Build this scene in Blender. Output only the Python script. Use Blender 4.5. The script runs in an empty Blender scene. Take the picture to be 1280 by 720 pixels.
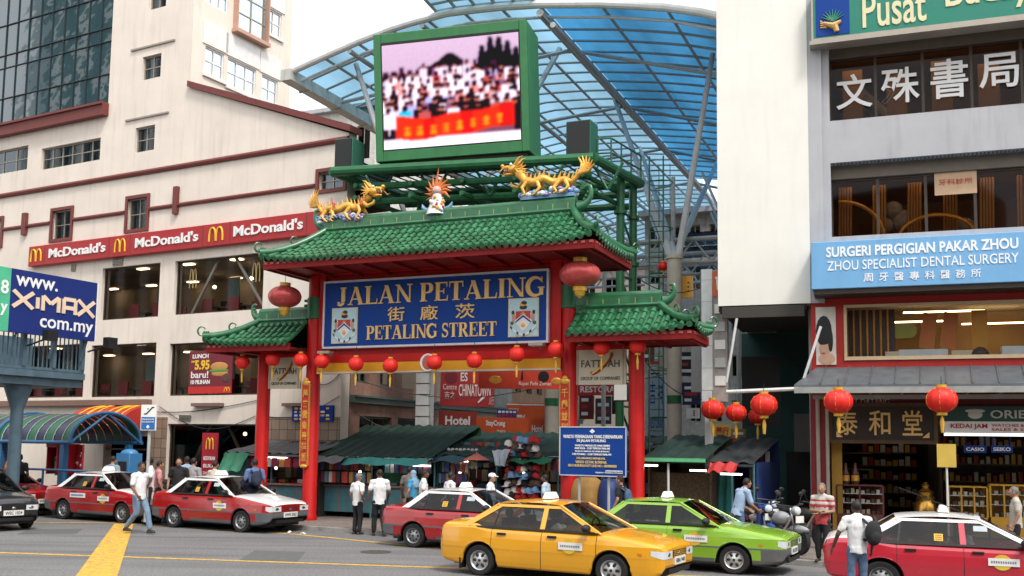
import bpy, math, random
from mathutils import Vector, Matrix
R = math.radians
random.seed(7)
scene = bpy.context.scene
col = scene.collection

# ------------------------------------------------------------------ camera
CAM_H, PITCH, ROLL, FPX = 2.3, R(5.5), 0.014, 1250.0
cam_data = bpy.data.cameras.new("camera")
cam = bpy.data.objects.new("camera", cam_data)
col.objects.link(cam)
CAM_M = Matrix.Rotation(R(90) + PITCH, 3, 'X') @ Matrix.Rotation(ROLL, 3, 'Z')
cam.matrix_world = Matrix.Translation((0, 0, CAM_H)) @ CAM_M.to_4x4()
cam_data.sensor_width = 36
cam_data.lens = FPX / 1280 * 36
cam_data.shift_y = 75 / 1280
cam_data.clip_start = 0.1
cam_data.clip_end = 2000
scene.camera = cam

# ------------------------------------------------------------------ light
SUN_EL, SUN_AZ = R(56), R(152)      # azimuth clockwise from +Y
world = bpy.data.worlds.new("World")
scene.world = world
world.use_nodes = True
nt = world.node_tree
nt.nodes.clear()
sky = nt.nodes.new('ShaderNodeTexSky')
sky.sky_type = 'NISHITA'
sky.sun_disc = False
sky.sun_elevation = SUN_EL
sky.sun_rotation = SUN_AZ
sky.air_density = 1.0
sky.dust_density = 4.0
hs = nt.nodes.new('ShaderNodeHueSaturation')
hs.inputs['Saturation'].default_value = 0.22
mixw = nt.nodes.new('ShaderNodeMix')
mixw.data_type = 'RGBA'
mixw.inputs['Factor'].default_value = 0.6
mixw.inputs['B'].default_value = (8.6, 8.7, 8.9, 1)
bgn = nt.nodes.new('ShaderNodeBackground')
bgn.inputs['Strength'].default_value = 0.14
wout = nt.nodes.new('ShaderNodeOutputWorld')
nt.links.new(sky.outputs[0], hs.inputs['Color'])
nt.links.new(hs.outputs[0], mixw.inputs['A'])
nt.links.new(mixw.outputs['Result'], bgn.inputs['Color'])
nt.links.new(bgn.outputs[0], wout.inputs[0])
sun_d = bpy.data.lights.new("sun", 'SUN')
sun_d.energy = 1.5
sun_d.angle = R(11)
sun_d.color = (1.0, 0.95, 0.87)
sun_o = bpy.data.objects.new("sun", sun_d)
col.objects.link(sun_o)
sdir = Vector((math.sin(SUN_AZ) * math.cos(SUN_EL), math.cos(SUN_AZ) * math.cos(SUN_EL), math.sin(SUN_EL)))
sun_o.rotation_euler = sdir.to_track_quat('Z', 'Y').to_euler()
sun_o.location = (0, -10, 40)
vs = scene.view_settings
vs.view_transform = 'Standard'
vs.look = 'None'
vs.gamma = 1
vs.use_curve_mapping = False
vs.exposure = 0.86
scene.cycles.max_bounces = 7
scene.cycles.transparent_max_bounces = 16
scene.cycles.caustics_reflective = False
scene.cycles.caustics_refractive = False
scene.cycles.sample_clamp_indirect = 6

# ------------------------------------------------------------------ placing
def ray(px, py):
    return CAM_M @ Vector(((px - 640) / FPX, -(py - 435) / FPX, -1))

def G(px, py, z=0.0):
    d = ray(px, py)
    k = (z - CAM_H) / d.z
    return Vector((d.x * k, d.y * k, z))

def at_depth(px, py, Y):
    d = ray(px, py)
    k = Y / d.y
    return Vector((d.x * k, Y, CAM_H + d.z * k))

class Frame:
    """a vertical plane: s runs along it, t away from the street, z up"""
    def __init__(self, origin, heading_deg):
        self.o = Vector((origin[0], origin[1], 0))
        h = R(heading_deg)
        self.rz = -h
        self.d = Vector((math.cos(h), -math.sin(h), 0))
        self.n = Vector((math.sin(h), math.cos(h), 0))
    def hit(self, px, py, t=0.0):
        d = ray(px, py)
        p0 = self.o + self.n * t - Vector((0, 0, CAM_H))
        k = p0.dot(self.n) / d.dot(self.n)
        p = d * k + Vector((0, 0, CAM_H))
        return (p - self.o).dot(self.d), p.z
    def w(self, s, t, z):
        return self.o + self.d * s + self.n * t + Vector((0, 0, z))
    def rect(self, xl, xr, yt, yb, t=0.0):
        ym, xm = (yt + yb) / 2, (xl + xr) / 2
        return (self.hit(xl, ym, t)[0], self.hit(xr, ym, t)[0], self.hit(xm, yb, t)[1], self.hit(xm, yt, t)[1])
    def loc(self, p):
        q = p - self.o
        return Vector((q.dot(self.d), q.dot(self.n), p.z))

# ------------------------------------------------------------------ things
def tag(o, label=None, cat=None, group=None, kind=None):
    if label: o['label'] = label
    if cat: o['category'] = cat
    if group: o['group'] = group
    if kind: o['kind'] = kind
    return o

def thing(name, label, cat, loc=(0, 0, 0), rz=0.0, group=None):
    o = bpy.data.objects.new(name, None)
    col.objects.link(o)
    o.location = loc
    o.rotation_euler = (0, 0, rz)
    o.empty_display_size = 0.2
    return tag(o, label, cat, group)

def copy_tree(o, parent=None):
    c = o.copy()
    col.objects.link(c)
    if parent is not None:
        c.parent = parent
    for ch in list(o.children):
        copy_tree(ch, c)
    return c

def dup(root, loc, rz, label, group=None):
    c = copy_tree(root)
    c.location = loc
    c.rotation_euler = (0, 0, rz)
    c['label'] = label
    if group: c['group'] = group
    return c

# ------------------------------------------------------------------ mesh builder
class MB:
    def __init__(self, T=None):
        self.v, self.f, self.m, self.s = [], [], [], []
        self.T = T
    def add(self, vs, fs, mat=0, smooth=False):
        b = len(self.v)
        if self.T is not None:
            vs = [self.T @ Vector(p) for p in vs]
        self.v += [tuple(p) for p in vs]
        for f in fs:
            self.f.append([b + i for i in f])
            self.m.append(mat)
            self.s.append(smooth)
        return self
    def box(self, x0, x1, y0, y1, z0, z1, mat=0):
        p = [(x, y, z) for z in (z0, z1) for y in (y0, y1) for x in (x0, x1)]
        return self.add(p, [(0, 2, 3, 1), (4, 5, 7, 6), (0, 1, 5, 4), (2, 6, 7, 3), (0, 4, 6, 2), (1, 3, 7, 5)], mat)
    def prism(self, pts, y0, y1, mat=0):
        n = len(pts)
        v = [(x, y0, z) for x, z in pts] + [(x, y1, z) for x, z in pts]
        f = [list(range(n)), list(range(2 * n - 1, n - 1, -1))]
        f += [(i, i + n, (i + 1) % n + n, (i + 1) % n) for i in range(n)]
        return self.add(v, f, mat)
    def hprism(self, pts, z0, z1, mat=0):
        n = len(pts)
        v = [(x, y, z0) for x, y in pts] + [(x, y, z1) for x, y in pts]
        f = [list(range(n - 1, -1, -1)), list(range(n, 2 * n))]
        f += [(i, (i + 1) % n, (i + 1) % n + n, i + n) for i in range(n)]
        return self.add(v, f, mat)
    def tube(self, pts, r, seg=8, mat=0, caps=True, smooth=True, flat=1.0):
        pts = [Vector(p) for p in pts]
        n = len(pts)
        rs = list(r) if isinstance(r, (list, tuple)) else [r] * n
        t0 = (pts[1] - pts[0]).normalized()
        up = Vector((0, 0, 1)) if abs(t0.z) < 0.9 else Vector((0, 1, 0))
        a = t0.cross(up).normalized()
        v = []
        for i, p in enumerate(pts):
            t = (pts[min(i + 1, n - 1)] - pts[max(i - 1, 0)]).normalized()
            a = (a - t * a.dot(t))
            a = a.normalized() if a.length > 1e-6 else t.orthogonal().normalized()
            b = t.cross(a)
            for k in range(seg):
                q = 2 * math.pi * k / seg
                v.append(p + (a * math.cos(q) * flat + b * math.sin(q)) * rs[i])
        f = []
        for i in range(n - 1):
            for k in range(seg):
                k2 = (k + 1) % seg
                f.append((i * seg + k, i * seg + k2, (i + 1) * seg + k2, (i + 1) * seg + k))
        self.add(v, f, mat, smooth)
        if caps:
            b = len(self.v) - len(v)
            self.f.append([b + k for k in range(seg - 1, -1, -1)]); self.m.append(mat); self.s.append(False)
            self.f.append([b + (n - 1) * seg + k for k in range(seg)]); self.m.append(mat); self.s.append(False)
        return self
    def lathe(self, prof, c=(0, 0, 0), seg=16, mat=0, axis='z', smooth=True, ribs=0, ribamp=0.0, caps=True):
        v, f = [], []
        n = len(prof)
        for r, h in prof:
            for k in range(seg):
                q = 2 * math.pi * k / seg
                rr = r * (1 + ribamp * math.cos(ribs * q)) if ribs else r
                x, y = rr * math.cos(q), rr * math.sin(q)
                if axis == 'z': p = (c[0] + x, c[1] + y, c[2] + h)
                elif axis == 'y': p = (c[0] + x, c[1] + h, c[2] - y)
                else: p = (c[0] + h, c[1] + x, c[2] + y)
                v.append(p)
        for i in range(n - 1):
            for k in range(seg):
                k2 = (k + 1) % seg
                f.append((i * seg + k, i * seg + k2, (i + 1) * seg + k2, (i + 1) * seg + k))
        self.add(v, f, mat, smooth)
        b = len(self.v) - len(v)
        if caps and prof[0][0] > 1e-4:
            self.f.append([b + k for k in range(seg - 1, -1, -1)]); self.m.append(mat); self.s.append(False)
        if caps and prof[-1][0] > 1e-4:
            self.f.append([b + (n - 1) * seg + k for k in range(seg)]); self.m.append(mat); self.s.append(False)
        return self
    def ell(self, c, r, seg=10, rings=7, mat=0, rot=None, smooth=True):
        if isinstance(r, (int, float)): r = (r, r, r)
        v = [Vector((0, 0, -1))]
        for i in range(1, rings):
            a = -math.pi / 2 + math.pi * i / rings
            for k in range(seg):
                q = 2 * math.pi * k / seg
                v.append(Vector((math.cos(a) * math.cos(q), math.cos(a) * math.sin(q), math.sin(a))))
        v.append(Vector((0, 0, 1)))
        f = [(0, 1 + (k + 1) % seg, 1 + k) for k in range(seg)]
        for i in range(rings - 2):
            for k in range(seg):
                k2 = (k + 1) % seg
                f.append((1 + i * seg + k, 1 + i * seg + k2, 1 + (i + 1) * seg + k2, 1 + (i + 1) * seg + k))
        L = len(v) - 1
        o = 1 + (rings - 2) * seg
        f += [(L, o + k, o + (k + 1) % seg) for k in range(seg)]
        out = []
        for p in v:
            q = Vector((p.x * r[0], p.y * r[1], p.z * r[2]))
            if rot is not None: q = rot @ q
            out.append(q + Vector(c))
        return self.add(out, f, mat, smooth)
    def text(self, body, x0, x1, z0, z1, y, mat=0, bold=0.0, th=0.012, shear=0.0, keep=False):
        vs, fs = text_mesh(body, bold, shear)
        xs = [p[0] for p in vs]; zs = [p[1] for p in vs]
        ax, bx, az, bz = min(xs), max(xs), min(zs), max(zs)
        kx, kz = (x1 - x0) / (bx - ax), (z1 - z0) / (bz - az)
        if keep:
            kx = kz = min(kx, kz)
            x0 = (x0 + x1) / 2 - kx * (bx - ax) / 2
            z0 = (z0 + z1) / 2 - kz * (bz - az) / 2
        return self.add([(x0 + (p[0] - ax) * kx, y - (th if p[2] > 0 else 0), z0 + (p[1] - az) * kz) for p in vs], fs, mat)
    def build(self, name, mats, parent=None, bevel=0.0, sharp=35, loc=None, rz=None, segs=1):
        me = bpy.data.meshes.new(name)
        me.from_pydata(self.v, [], self.f)
        for m in (mats if isinstance(mats, (list, tuple)) else [mats]):
            me.materials.append(m)
        me.polygons.foreach_set('material_index', self.m)
        me.polygons.foreach_set('use_smooth', self.s)
        me.update()
        if any(self.s):
            me.set_sharp_from_angle(angle=R(sharp))
        o = bpy.data.objects.new(name, me)
        col.objects.link(o)
        if parent is not None: o.parent = parent
        if loc is not None: o.location = loc
        if rz is not None: o.rotation_euler = (0, 0, rz)
        if bevel:
            md = o.modifiers.new("bevel", 'BEVEL')
            md.width = bevel
            md.segments = segs
            md.limit_method = 'ANGLE'
            md.angle_limit = R(40)
        return o

_text_cache = {}
def text_mesh(body, bold=0.0, shear=0.0):
    k = (body, bold, shear)
    if k not in _text_cache:
        cu = bpy.data.curves.new("lettering", 'FONT')
        cu.body = body
        cu.size = 1
        cu.extrude = 0.02
        cu.offset = bold
        cu.shear = shear
        cu.resolution_u = 3
        o = bpy.data.objects.new("lettering", cu)
        col.objects.link(o)
        dg = bpy.context.evaluated_depsgraph_get()
        me = o.evaluated_get(dg).to_mesh()
        vs = [tuple(p.co) for p in me.vertices]
        fs = [list(p.vertices) for p in me.polygons]
        o.evaluated_get(dg).to_mesh_clear()
        bpy.data.objects.remove(o)
        bpy.data.curves.remove(cu)
        _text_cache[k] = (vs, fs)
    return _text_cache[k]

# roman capitals with serifs, drawn as strokes
def _arc(cx, cy, rx, ry, a0, a1, w0, w1, n=9):
    out = []
    for i in range(n + 1):
        k = i / n
        a = R(a0 + (a1 - a0) * k)
        ww = w0 + (w1 - w0) * math.sin(math.pi * k)
        out.append((cx + rx * math.cos(a), cy + ry * math.sin(a), ww))
    return out
SER = {
 'I': (0.42, [[(.21, 0, .2), (.21, 1, .2)]], [(.04, .38, 0), (.04, .38, 1)]),
 'L': (0.72, [[(.2, 0, .2), (.2, 1, .2)], [(.2, .035, .07), (.7, .035, .07)], [(.66, .0, .05), (.7, .3, .03)]], [(.03, .37, 0), (.03, .37, 1)]),
 'E': (0.74, [[(.2, 0, .2), (.2, 1, .2)], [(.2, .035, .07), (.68, .035, .07)], [(.2, .965, .07), (.66, .965, .07)], [(.2, .51, .06), (.5, .51, .06)], [(.5, .38, .05), (.5, .64, .05)], [(.68, 0, .05), (.7, .28, .03)], [(.66, 1, .05), (.66, .74, .03)]], [(.03, .3, 0), (.03, .3, 1)]),
 'T': (0.76, [[(.38, 0, .2), (.38, 1, .2)], [(.04, .965, .07), (.72, .965, .07)], [(.05, 1, .05), (.04, .7, .03)], [(.71, 1, .05), (.72, .7, .03)]], [(.2, .56, 0)]),
 'N': (0.92, [[(.16, 0, .07), (.16, 1, .07)], [(.14, .98, .17), (.76, .02, .2)], [(.78, 0, .07), (.78, 1, .07)]], [(.03, .3, 0), (.0, .24, 1), (.64, .92, 1)]),
 'A': (0.92, [[(.14, 0, .07), (.45, 1, .07)], [(.45, 1, .2), (.76, 0, .2)], [(.22, .32, .06), (.64, .32, .06)]], [(.02, .28, 0), (.58, .92, 0)]),
 'P': (0.74, [[(.2, 0, .2), (.2, 1, .2)], [(.2, .965, .07), (.42, .965, .07)], _arc(.42, .72, .2, .245, 90, -90, .07, .2), [(.42, .475, .07), (.2, .475, .07)]], [(.03, .4, 0), (.03, .3, 1)]),
 'R': (0.86, [[(.2, 0, .2), (.2, 1, .2)], [(.2, .965, .07), (.42, .965, .07)], _arc(.42, .74, .2, .225, 90, -90, .07, .2), [(.42, .515, .07), (.2, .515, .07)], [(.42, .5, .17), (.72, .03, .2)]], [(.03, .37, 0), (.03, .3, 1), (.62, .86, 0)]),
 'J': (0.56, [[(.33, .2, .2), (.33, 1, .2)], _arc(.19, .16, .14, .14, 0, -150, .18, .13), [(.08, .12, .14), (.08, .2, .14)]], [(.16, .5, 1)]),
 'S': (0.62, [_arc(.31, .73, .2, .235, 25, 220, .06, .13), [(.17, .58, .14), (.46, .41, .16)], _arc(.31, .27, .21, .235, 40, -155, .13, .08), [(.5, 1.0, .05), (.52, .72, .03)], [(.1, .0, .05), (.08, .3, .03)]], []),
 'G': (0.88, [_arc(.46, .5, .37, .465, 35, 325, .07, .22, 16), [(.74, .06, .18), (.74, .4, .18)], [(.76, 1, .05), (.78, .7, .03)]], [(.58, .88, .42)]),
}
def serif_text(mb, body, x0, x1, z0, z1, y, mat=0, th=0.03):
    total = sum(SER[c][0] if c != ' ' else .34 for c in body) + 0.02 * len(body)
    kx, kz = (x1 - x0) / total, z1 - z0
    x, n = 0.0, 0
    for c in body:
        if c == ' ':
            x += .36
            continue
        w, strokes, serifs = SER[c]
        for st in strokes:
            L, Rr = [], []
            for i, (a, b, ww) in enumerate(st):
                p, q = st[max(i - 1, 0)], st[min(i + 1, len(st) - 1)]
                dx, dz = q[0] - p[0], q[1] - p[1]
                l = math.hypot(dx, dz) or 1
                nx, nz = -dz / l * ww / 2, dx / l * ww / 2
                if abs(dx) > abs(dz) * .3 and len(st) == 2 and abs(dz) > .5:
                    nx, nz = -ww / 2, 0
                L.append((a + nx, b + nz)); Rr.append((a - nx, b - nz))
            off = 0.0012 * (n % 7)
            for i in range(len(st) - 1):
                poly = [Rr[i], Rr[i + 1], L[i + 1], L[i]]
                mb.prism([(x0 + (x + px) * kx, z0 + pz * kz) for px, pz in poly], y - th - off, y, mat)
            n += 1
        for a, b, h in serifs:
            h0 = 0 if h == 0 else (h - .055 if h == 1 else h)
            mb.box(x0 + (x + a) * kx, x0 + (x + b) * kx, y - th - 0.0012 * (n % 7), y, z0 + h0 * kz, z0 + (h0 + .055) * kz, mat)
            n += 1
        x += w + .02

def wall_holes(mb, x0, x1, z0, z1, holes, y0, y1, mat=0):
    """a wall slab between y0 (street side) and y1 with rectangular openings"""
    xs = sorted({x0, x1, *[min(max(h[i], x0), x1) for h in holes for i in (0, 1)]})
    zs = sorted({z0, z1, *[min(max(h[i], z0), z1) for h in holes for i in (2, 3)]})
    def solid(i, j):
        if i < 0 or j < 0 or i >= len(xs) - 1 or j >= len(zs) - 1: return False
        cx, cz = (xs[i] + xs[i + 1]) / 2, (zs[j] + zs[j + 1]) / 2
        return not any(h[0] < cx < h[1] and h[2] < cz < h[3] for h in holes)
    for i in range(len(xs) - 1):
        for j in range(len(zs) - 1):
            if not solid(i, j): continue
            a, b, c, d = xs[i], xs[i + 1], zs[j], zs[j + 1]
            mb.add([(a, y0, c), (b, y0, c), (b, y0, d), (a, y0, d)], [(0, 1, 2, 3)], mat)
            mb.add([(a, y1, c), (b, y1, c), (b, y1, d), (a, y1, d)], [(3, 2, 1, 0)], mat)
            if not solid(i - 1, j): mb.add([(a, y0, c), (a, y0, d), (a, y1, d), (a, y1, c)], [(0, 1, 2, 3)], mat)
            if not solid(i + 1, j): mb.add([(b, y0, c), (b, y1, c), (b, y1, d), (b, y0, d)], [(0, 1, 2, 3)], mat)
            if not solid(i, j - 1): mb.add([(a, y0, c), (a, y1, c), (b, y1, c), (b, y0, c)], [(0, 1, 2, 3)], mat)
            if not solid(i, j + 1): mb.add([(a, y0, d), (b, y0, d), (b, y1, d), (a, y1, d)], [(0, 1, 2, 3)], mat)

# ------------------------------------------------------------------ materials
_mats = {}
def mat(key, c, rough=0.6, metal=0.0, var=0.12, scale=4.0, bump=0.0, bscale=40.0, spec=0.4, coat=0.0, streak=0.0, emit=0.0, trans=0.0):
    if key in _mats: return _mats[key]
    m = bpy.data.materials.new(key)
    m.use_nodes = True
    t = m.node_tree
    p = t.nodes['Principled BSDF']
    p.inputs['Roughness'].default_value = rough
    p.inputs['Metallic'].default_value = metal
    p.inputs['Specular IOR Level'].default_value = spec
    p.inputs['Coat Weight'].default_value = coat
    p.inputs['Coat Roughness'].default_value = 0.08
    c = tuple(c)
    p.inputs['Base Color'].default_value = (*c, 1)
    if emit:
        p.inputs['Emission Color'].default_value = (*c, 1)
        p.inputs['Emission Strength'].default_value = emit
    if trans:
        p.inputs['Transmission Weight'].default_value = trans
    if var or bump or streak:
        tc = t.nodes.new('ShaderNodeTexCoord')
        out = tc.outputs['Object']
        n1 = t.nodes.new('ShaderNodeTexNoise')
        n1.inputs['Scale'].default_value = scale
        n1.inputs['Detail'].default_value = 6
        n1.inputs['Roughness'].default_value = 0.62
        t.links.new(out, n1.inputs['Vector'])
        mr = t.nodes.new('ShaderNodeMapRange')
        mr.inputs['From Min'].default_value = 0.3
        mr.inputs['From Max'].default_value = 0.7
        mr.inputs['To Min'].default_value = 1 - var
        mr.inputs['To Max'].default_value = 1 + var * 0.5
        t.links.new(n1.outputs['Fac'], mr.inputs['Value'])
        fac = mr.outputs['Result']
        if streak:
            mp = t.nodes.new('ShaderNodeMapping')
            mp.inputs['Scale'].default_value = (2.2, 2.2, 0.22)
            t.links.new(out, mp.inputs['Vector'])
            n2 = t.nodes.new('ShaderNodeTexNoise')
            n2.inputs['Scale'].default_value = 2.0
            n2.inputs['Detail'].default_value = 5
            t.links.new(mp.outputs[0], n2.inputs['Vector'])
            m2 = t.nodes.new('ShaderNodeMapRange')
            m2.inputs['From Min'].default_value = 0.52
            m2.inputs['From Max'].default_value = 0.78
            m2.inputs['To Min'].default_value = 1
            m2.inputs['To Max'].default_value = 1 - streak
            t.links.new(n2.outputs['Fac'], m2.inputs['Value'])
            mu = t.nodes.new('ShaderNodeMath'); mu.operation = 'MULTIPLY'
            t.links.new(fac, mu.inputs[0]); t.links.new(m2.outputs['Result'], mu.inputs[1])
            fac = mu.outputs[0]
        vm = t.nodes.new('ShaderNodeVectorMath'); vm.operation = 'SCALE'
        vm.inputs[0].default_value = c
        t.links.new(fac, vm.inputs['Scale'])
        t.links.new(vm.outputs[0], p.inputs['Base Color'])
        r2 = t.nodes.new('ShaderNodeMapRange')
        r2.inputs['To Min'].default_value = max(0, rough - 0.1)
        r2.inputs['To Max'].default_value = min(1, rough + 0.12)
        t.links.new(n1.outputs['Fac'], r2.inputs['Value'])
        t.links.new(r2.outputs['Result'], p.inputs['Roughness'])
        if bump:
            n3 = t.nodes.new('ShaderNodeTexNoise')
            n3.inputs['Scale'].default_value = bscale
            n3.inputs['Detail'].default_value = 4
            t.links.new(out, n3.inputs['Vector'])
            b = t.nodes.new('ShaderNodeBump')
            b.inputs['Strength'].default_value = bump
            b.inputs['Distance'].default_value = 0.02
            t.links.new(n3.outputs['Fac'], b.inputs['Height'])
            t.links.new(b.outputs[0], p.inputs['Normal'])
    _mats[key] = m
    return m

def glass(key, tint, refl=0.35, rough=0.03, gcol=(1, 1, 1), wob=0.0, dirt=0.0):
    if key in _mats: return _mats[key]
    m = bpy.data.materials.new(key)
    m.use_nodes = True
    t = m.node_tree
    t.nodes.remove(t.nodes['Principled BSDF'])
    o = t.nodes['Material Output']
    a = t.nodes.new('ShaderNodeBsdfTransparent'); a.inputs[0].default_value = (*tint, 1)
    b = t.nodes.new('ShaderNodeBsdfGlossy'); b.inputs['Roughness'].default_value = rough
    b.inputs['Color'].default_value = (*gcol, 1)
    lw = t.nodes.new('ShaderNodeLayerWeight'); lw.inputs['Blend'].default_value = refl
    mx = t.nodes.new('ShaderNodeMixShader')
    t.links.new(lw.outputs['Fresnel'], mx.inputs[0])
    t.links.new(a.outputs[0], mx.inputs[1]); t.links.new(b.outputs[0], mx.inputs[2])
    t.links.new(mx.outputs[0], o.inputs[0])
    if dirt:
        tc = t.nodes.new('ShaderNodeTexCoord'); mp = t.nodes.new('ShaderNodeMapping'); mp.inputs['Scale'].default_value = (1, .35, 1)
        n = t.nodes.new('ShaderNodeTexNoise'); n.inputs['Scale'].default_value = .5; n.inputs['Detail'].default_value = 6
        t.links.new(tc.outputs['Object'], mp.inputs['Vector']); t.links.new(mp.outputs[0], n.inputs['Vector'])
        mr = t.nodes.new('ShaderNodeMapRange'); mr.inputs['From Min'].default_value = .35; mr.inputs['From Max'].default_value = .65; mr.inputs['To Min'].default_value = 1 - dirt; mr.inputs['To Max'].default_value = 1 + dirt * .5
        t.links.new(n.outputs['Fac'], mr.inputs['Value'])
        v = t.nodes.new('ShaderNodeVectorMath'); v.operation = 'SCALE'; v.inputs[0].default_value = tint
        t.links.new(mr.outputs[0], v.inputs['Scale']); t.links.new(v.outputs[0], a.inputs[0])
    if wob:
        tc = t.nodes.new('ShaderNodeTexCoord')
        n = t.nodes.new('ShaderNodeTexNoise'); n.inputs['Scale'].default_value = 1.3
        t.links.new(tc.outputs['Object'], n.inputs['Vector'])
        bu = t.nodes.new('ShaderNodeBump'); bu.inputs['Strength'].default_value = wob
        t.links.new(n.outputs['Fac'], bu.inputs['Height'])
        t.links.new(bu.outputs[0], b.inputs['Normal']); t.links.new(bu.outputs[0], lw.inputs['Normal'])
    _mats[key] = m
    return m

def emis(key, c, s=1.0):
    if key in _mats: return _mats[key]
    m = bpy.data.materials.new(key)
    m.use_nodes = True
    t = m.node_tree
    t.nodes.remove(t.nodes['Principled BSDF'])
    e = t.nodes.new('ShaderNodeEmission')
    e.inputs['Color'].default_value = (*c, 1)
    e.inputs['Strength'].default_value = s
    t.links.new(e.outputs[0], t.nodes['Material Output'].inputs[0])
    _mats[key] = m
    return m

cream = mat('cream_render', (.72, .64, .555), .85, var=.09, scale=.7, bump=.15, bscale=25, streak=.16)
white_wall = mat('white_render', (.76, .74, .68), .85, var=.06, scale=.6, bump=.1, bscale=30, streak=.06)
grey_paint = mat('grey_paint', (.41, .41, .43), .8, var=.1, scale=1, streak=.2)
maroon = mat('maroon_paint', (.16, .036, .03), .55, var=.15, streak=.1)
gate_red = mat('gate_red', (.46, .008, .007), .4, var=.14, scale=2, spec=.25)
gate_red_shaded = mat('gate_red_shaded', (.20, .011, .010), .6, var=.25, scale=2, spec=.2)  # gate red darkened, with the shade of the eaves put into the colour
gold = mat('gold_paint', (.78, .40, .075), .36, metal=.45, var=.3, scale=14, bump=.5, bscale=40)
letter_gold = mat('letter_gold', (.80, .52, .19), .5, var=.06)
tile_green = mat('tile_green', (.034, .16, .07), .3, var=.7, scale=2.6, spec=.6)
ridge_green = mat('ridge_green', (.024, .135, .055), .3, var=.4, scale=4, spec=.6)
steel_green = mat('steel_green', (.018, .12, .045), .42, var=.2, scale=3, streak=.1)
led_green = mat('cabinet_green', (.035, .17, .06), .5, var=.15, scale=2, streak=.2)
steel_grey = mat('steel_grey', (.40, .41, .41), .45, metal=.0, var=.15)
white_steel = mat('white_steel', (.62, .63, .62), .45, var=.1, streak=.1)
conc = mat('column_concrete', (.44, .40, .33), .8, var=.18, scale=2, bump=.1)
sign_blue = mat('sign_blue', (.008, .05, .26), .5, var=.06, scale=1, spec=.15)
white_p = mat('white_paint', (.78, .78, .76), .5, var=.06)
black_p = mat('black_paint', (.012, .012, .013), .5, var=.1)
dark_wood = mat('dark_wood', (.03, .02, .014), .5, var=.3, scale=6)
yellow_p = mat('yellow_beam', (.66, .30, .012), .55, var=.12, scale=2, streak=.1)
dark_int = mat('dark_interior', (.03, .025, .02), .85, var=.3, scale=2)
room_tan = mat('room_tan', (.46, .35, .25), .8, var=.2, scale=1)
room_floor = mat('room_floor', (.12, .08, .06), .6, var=.2)
win_glass = glass('window_glass', (.88, .9, .88), .2)
shop_glass = glass('shop_glass', (.9, .9, .88), .14)
dark_glass = glass('bronze_glass', (.42, .36, .30), .22)
alu = mat('aluminium', (.35, .31, .26), .45, metal=.5, var=.1)
bronze = mat('bronze_frame', (.055, .04, .03), .45, metal=.3, var=.15)
sky_blue_steel = mat('bridge_blue', (.085, .14, .18), .5, var=.2, streak=.2)
rail_blue = mat('railing_blue', (.03, .13, .27), .45, var=.15)
tube_on = emis('lit_tube', (1, .97, .88), 4.5)
bulb_on = emis('lit_bulb', (1, .82, .5), 6)
# ------------------------------------------------------------------ shared builders
def add_window(parent, r, nx, nz, y, fm, gm, fw=0.05, depth=0.07, bars=None, label=None):
    x0, x1, z0, z1 = r
    mb = MB()
    mb.box(x0, x0 + fw, y, y + depth, z0, z1); mb.box(x1 - fw, x1, y, y + depth, z0, z1)
    mb.box(x0 + fw, x1 - fw, y, y + depth, z0, z0 + fw); mb.box(x0 + fw, x1 - fw, y, y + depth, z1 - fw, z1)
    for i in range(1, nx):
        x = x0 + (x1 - x0) * i / nx
        mb.box(x - fw * .4, x + fw * .4, y + .006, y + depth - .006, z0 + fw, z1 - fw)
    for j in range(1, nz):
        z = z0 + (z1 - z0) * j / nz
        mb.box(x0 + fw, x1 - fw, y + .01, y + depth - .01, z - fw * .35, z + fw * .35)
    f = mb.build('window', fm, parent)
    p = MB()
    yy = y + depth * .55
    p.add([(x0 + fw * .5, yy, z0 + fw * .5), (x1 - fw * .5, yy, z0 + fw * .5), (x1 - fw * .5, yy, z1 - fw * .5), (x0 + fw * .5, yy, z1 - fw * .5)], [(0, 1, 2, 3)])
    p.build('pane', gm, f)
    if label: f['label'] = label
    return f

def add_room(mb, x0, x1, y0, y1, z0, z1, wall=0, floor=1, ceil=0):
    mb.add([(x0, y1, z0), (x1, y1, z0), (x1, y1, z1), (x0, y1, z1)], [(0, 1, 2, 3)], wall)
    mb.add([(x0, y0, z0), (x0, y1, z0), (x0, y1, z1), (x0, y0, z1)], [(0, 1, 2, 3)], wall)
    mb.add([(x1, y0, z0), (x1, y1, z0), (x1, y1, z1), (x1, y0, z1)], [(3, 2, 1, 0)], wall)
    mb.add([(x0, y0, z0), (x1, y0, z0), (x1, y1, z0), (x0, y1, z0)], [(0, 1, 2, 3)], floor)
    mb.add([(x0, y0, z1), (x1, y0, z1), (x1, y1, z1), (x0, y1, z1)], [(3, 2, 1, 0)], ceil)

def arch_logo(mb, cx, z0, w, h, y, m=0):
    """a rounded double-arch letter"""
    for sx in (-1, 1):
        pts = []
        for i in range(13):
            a = math.pi * i / 12
            pts.append((cx + sx * w * .25 + w * .235 * math.cos(a), y, z0 + h * math.sin(a) ** .62 * .97 + h * .02))
        mb.tube(pts, w * .055, 6, m, flat=1)

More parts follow.
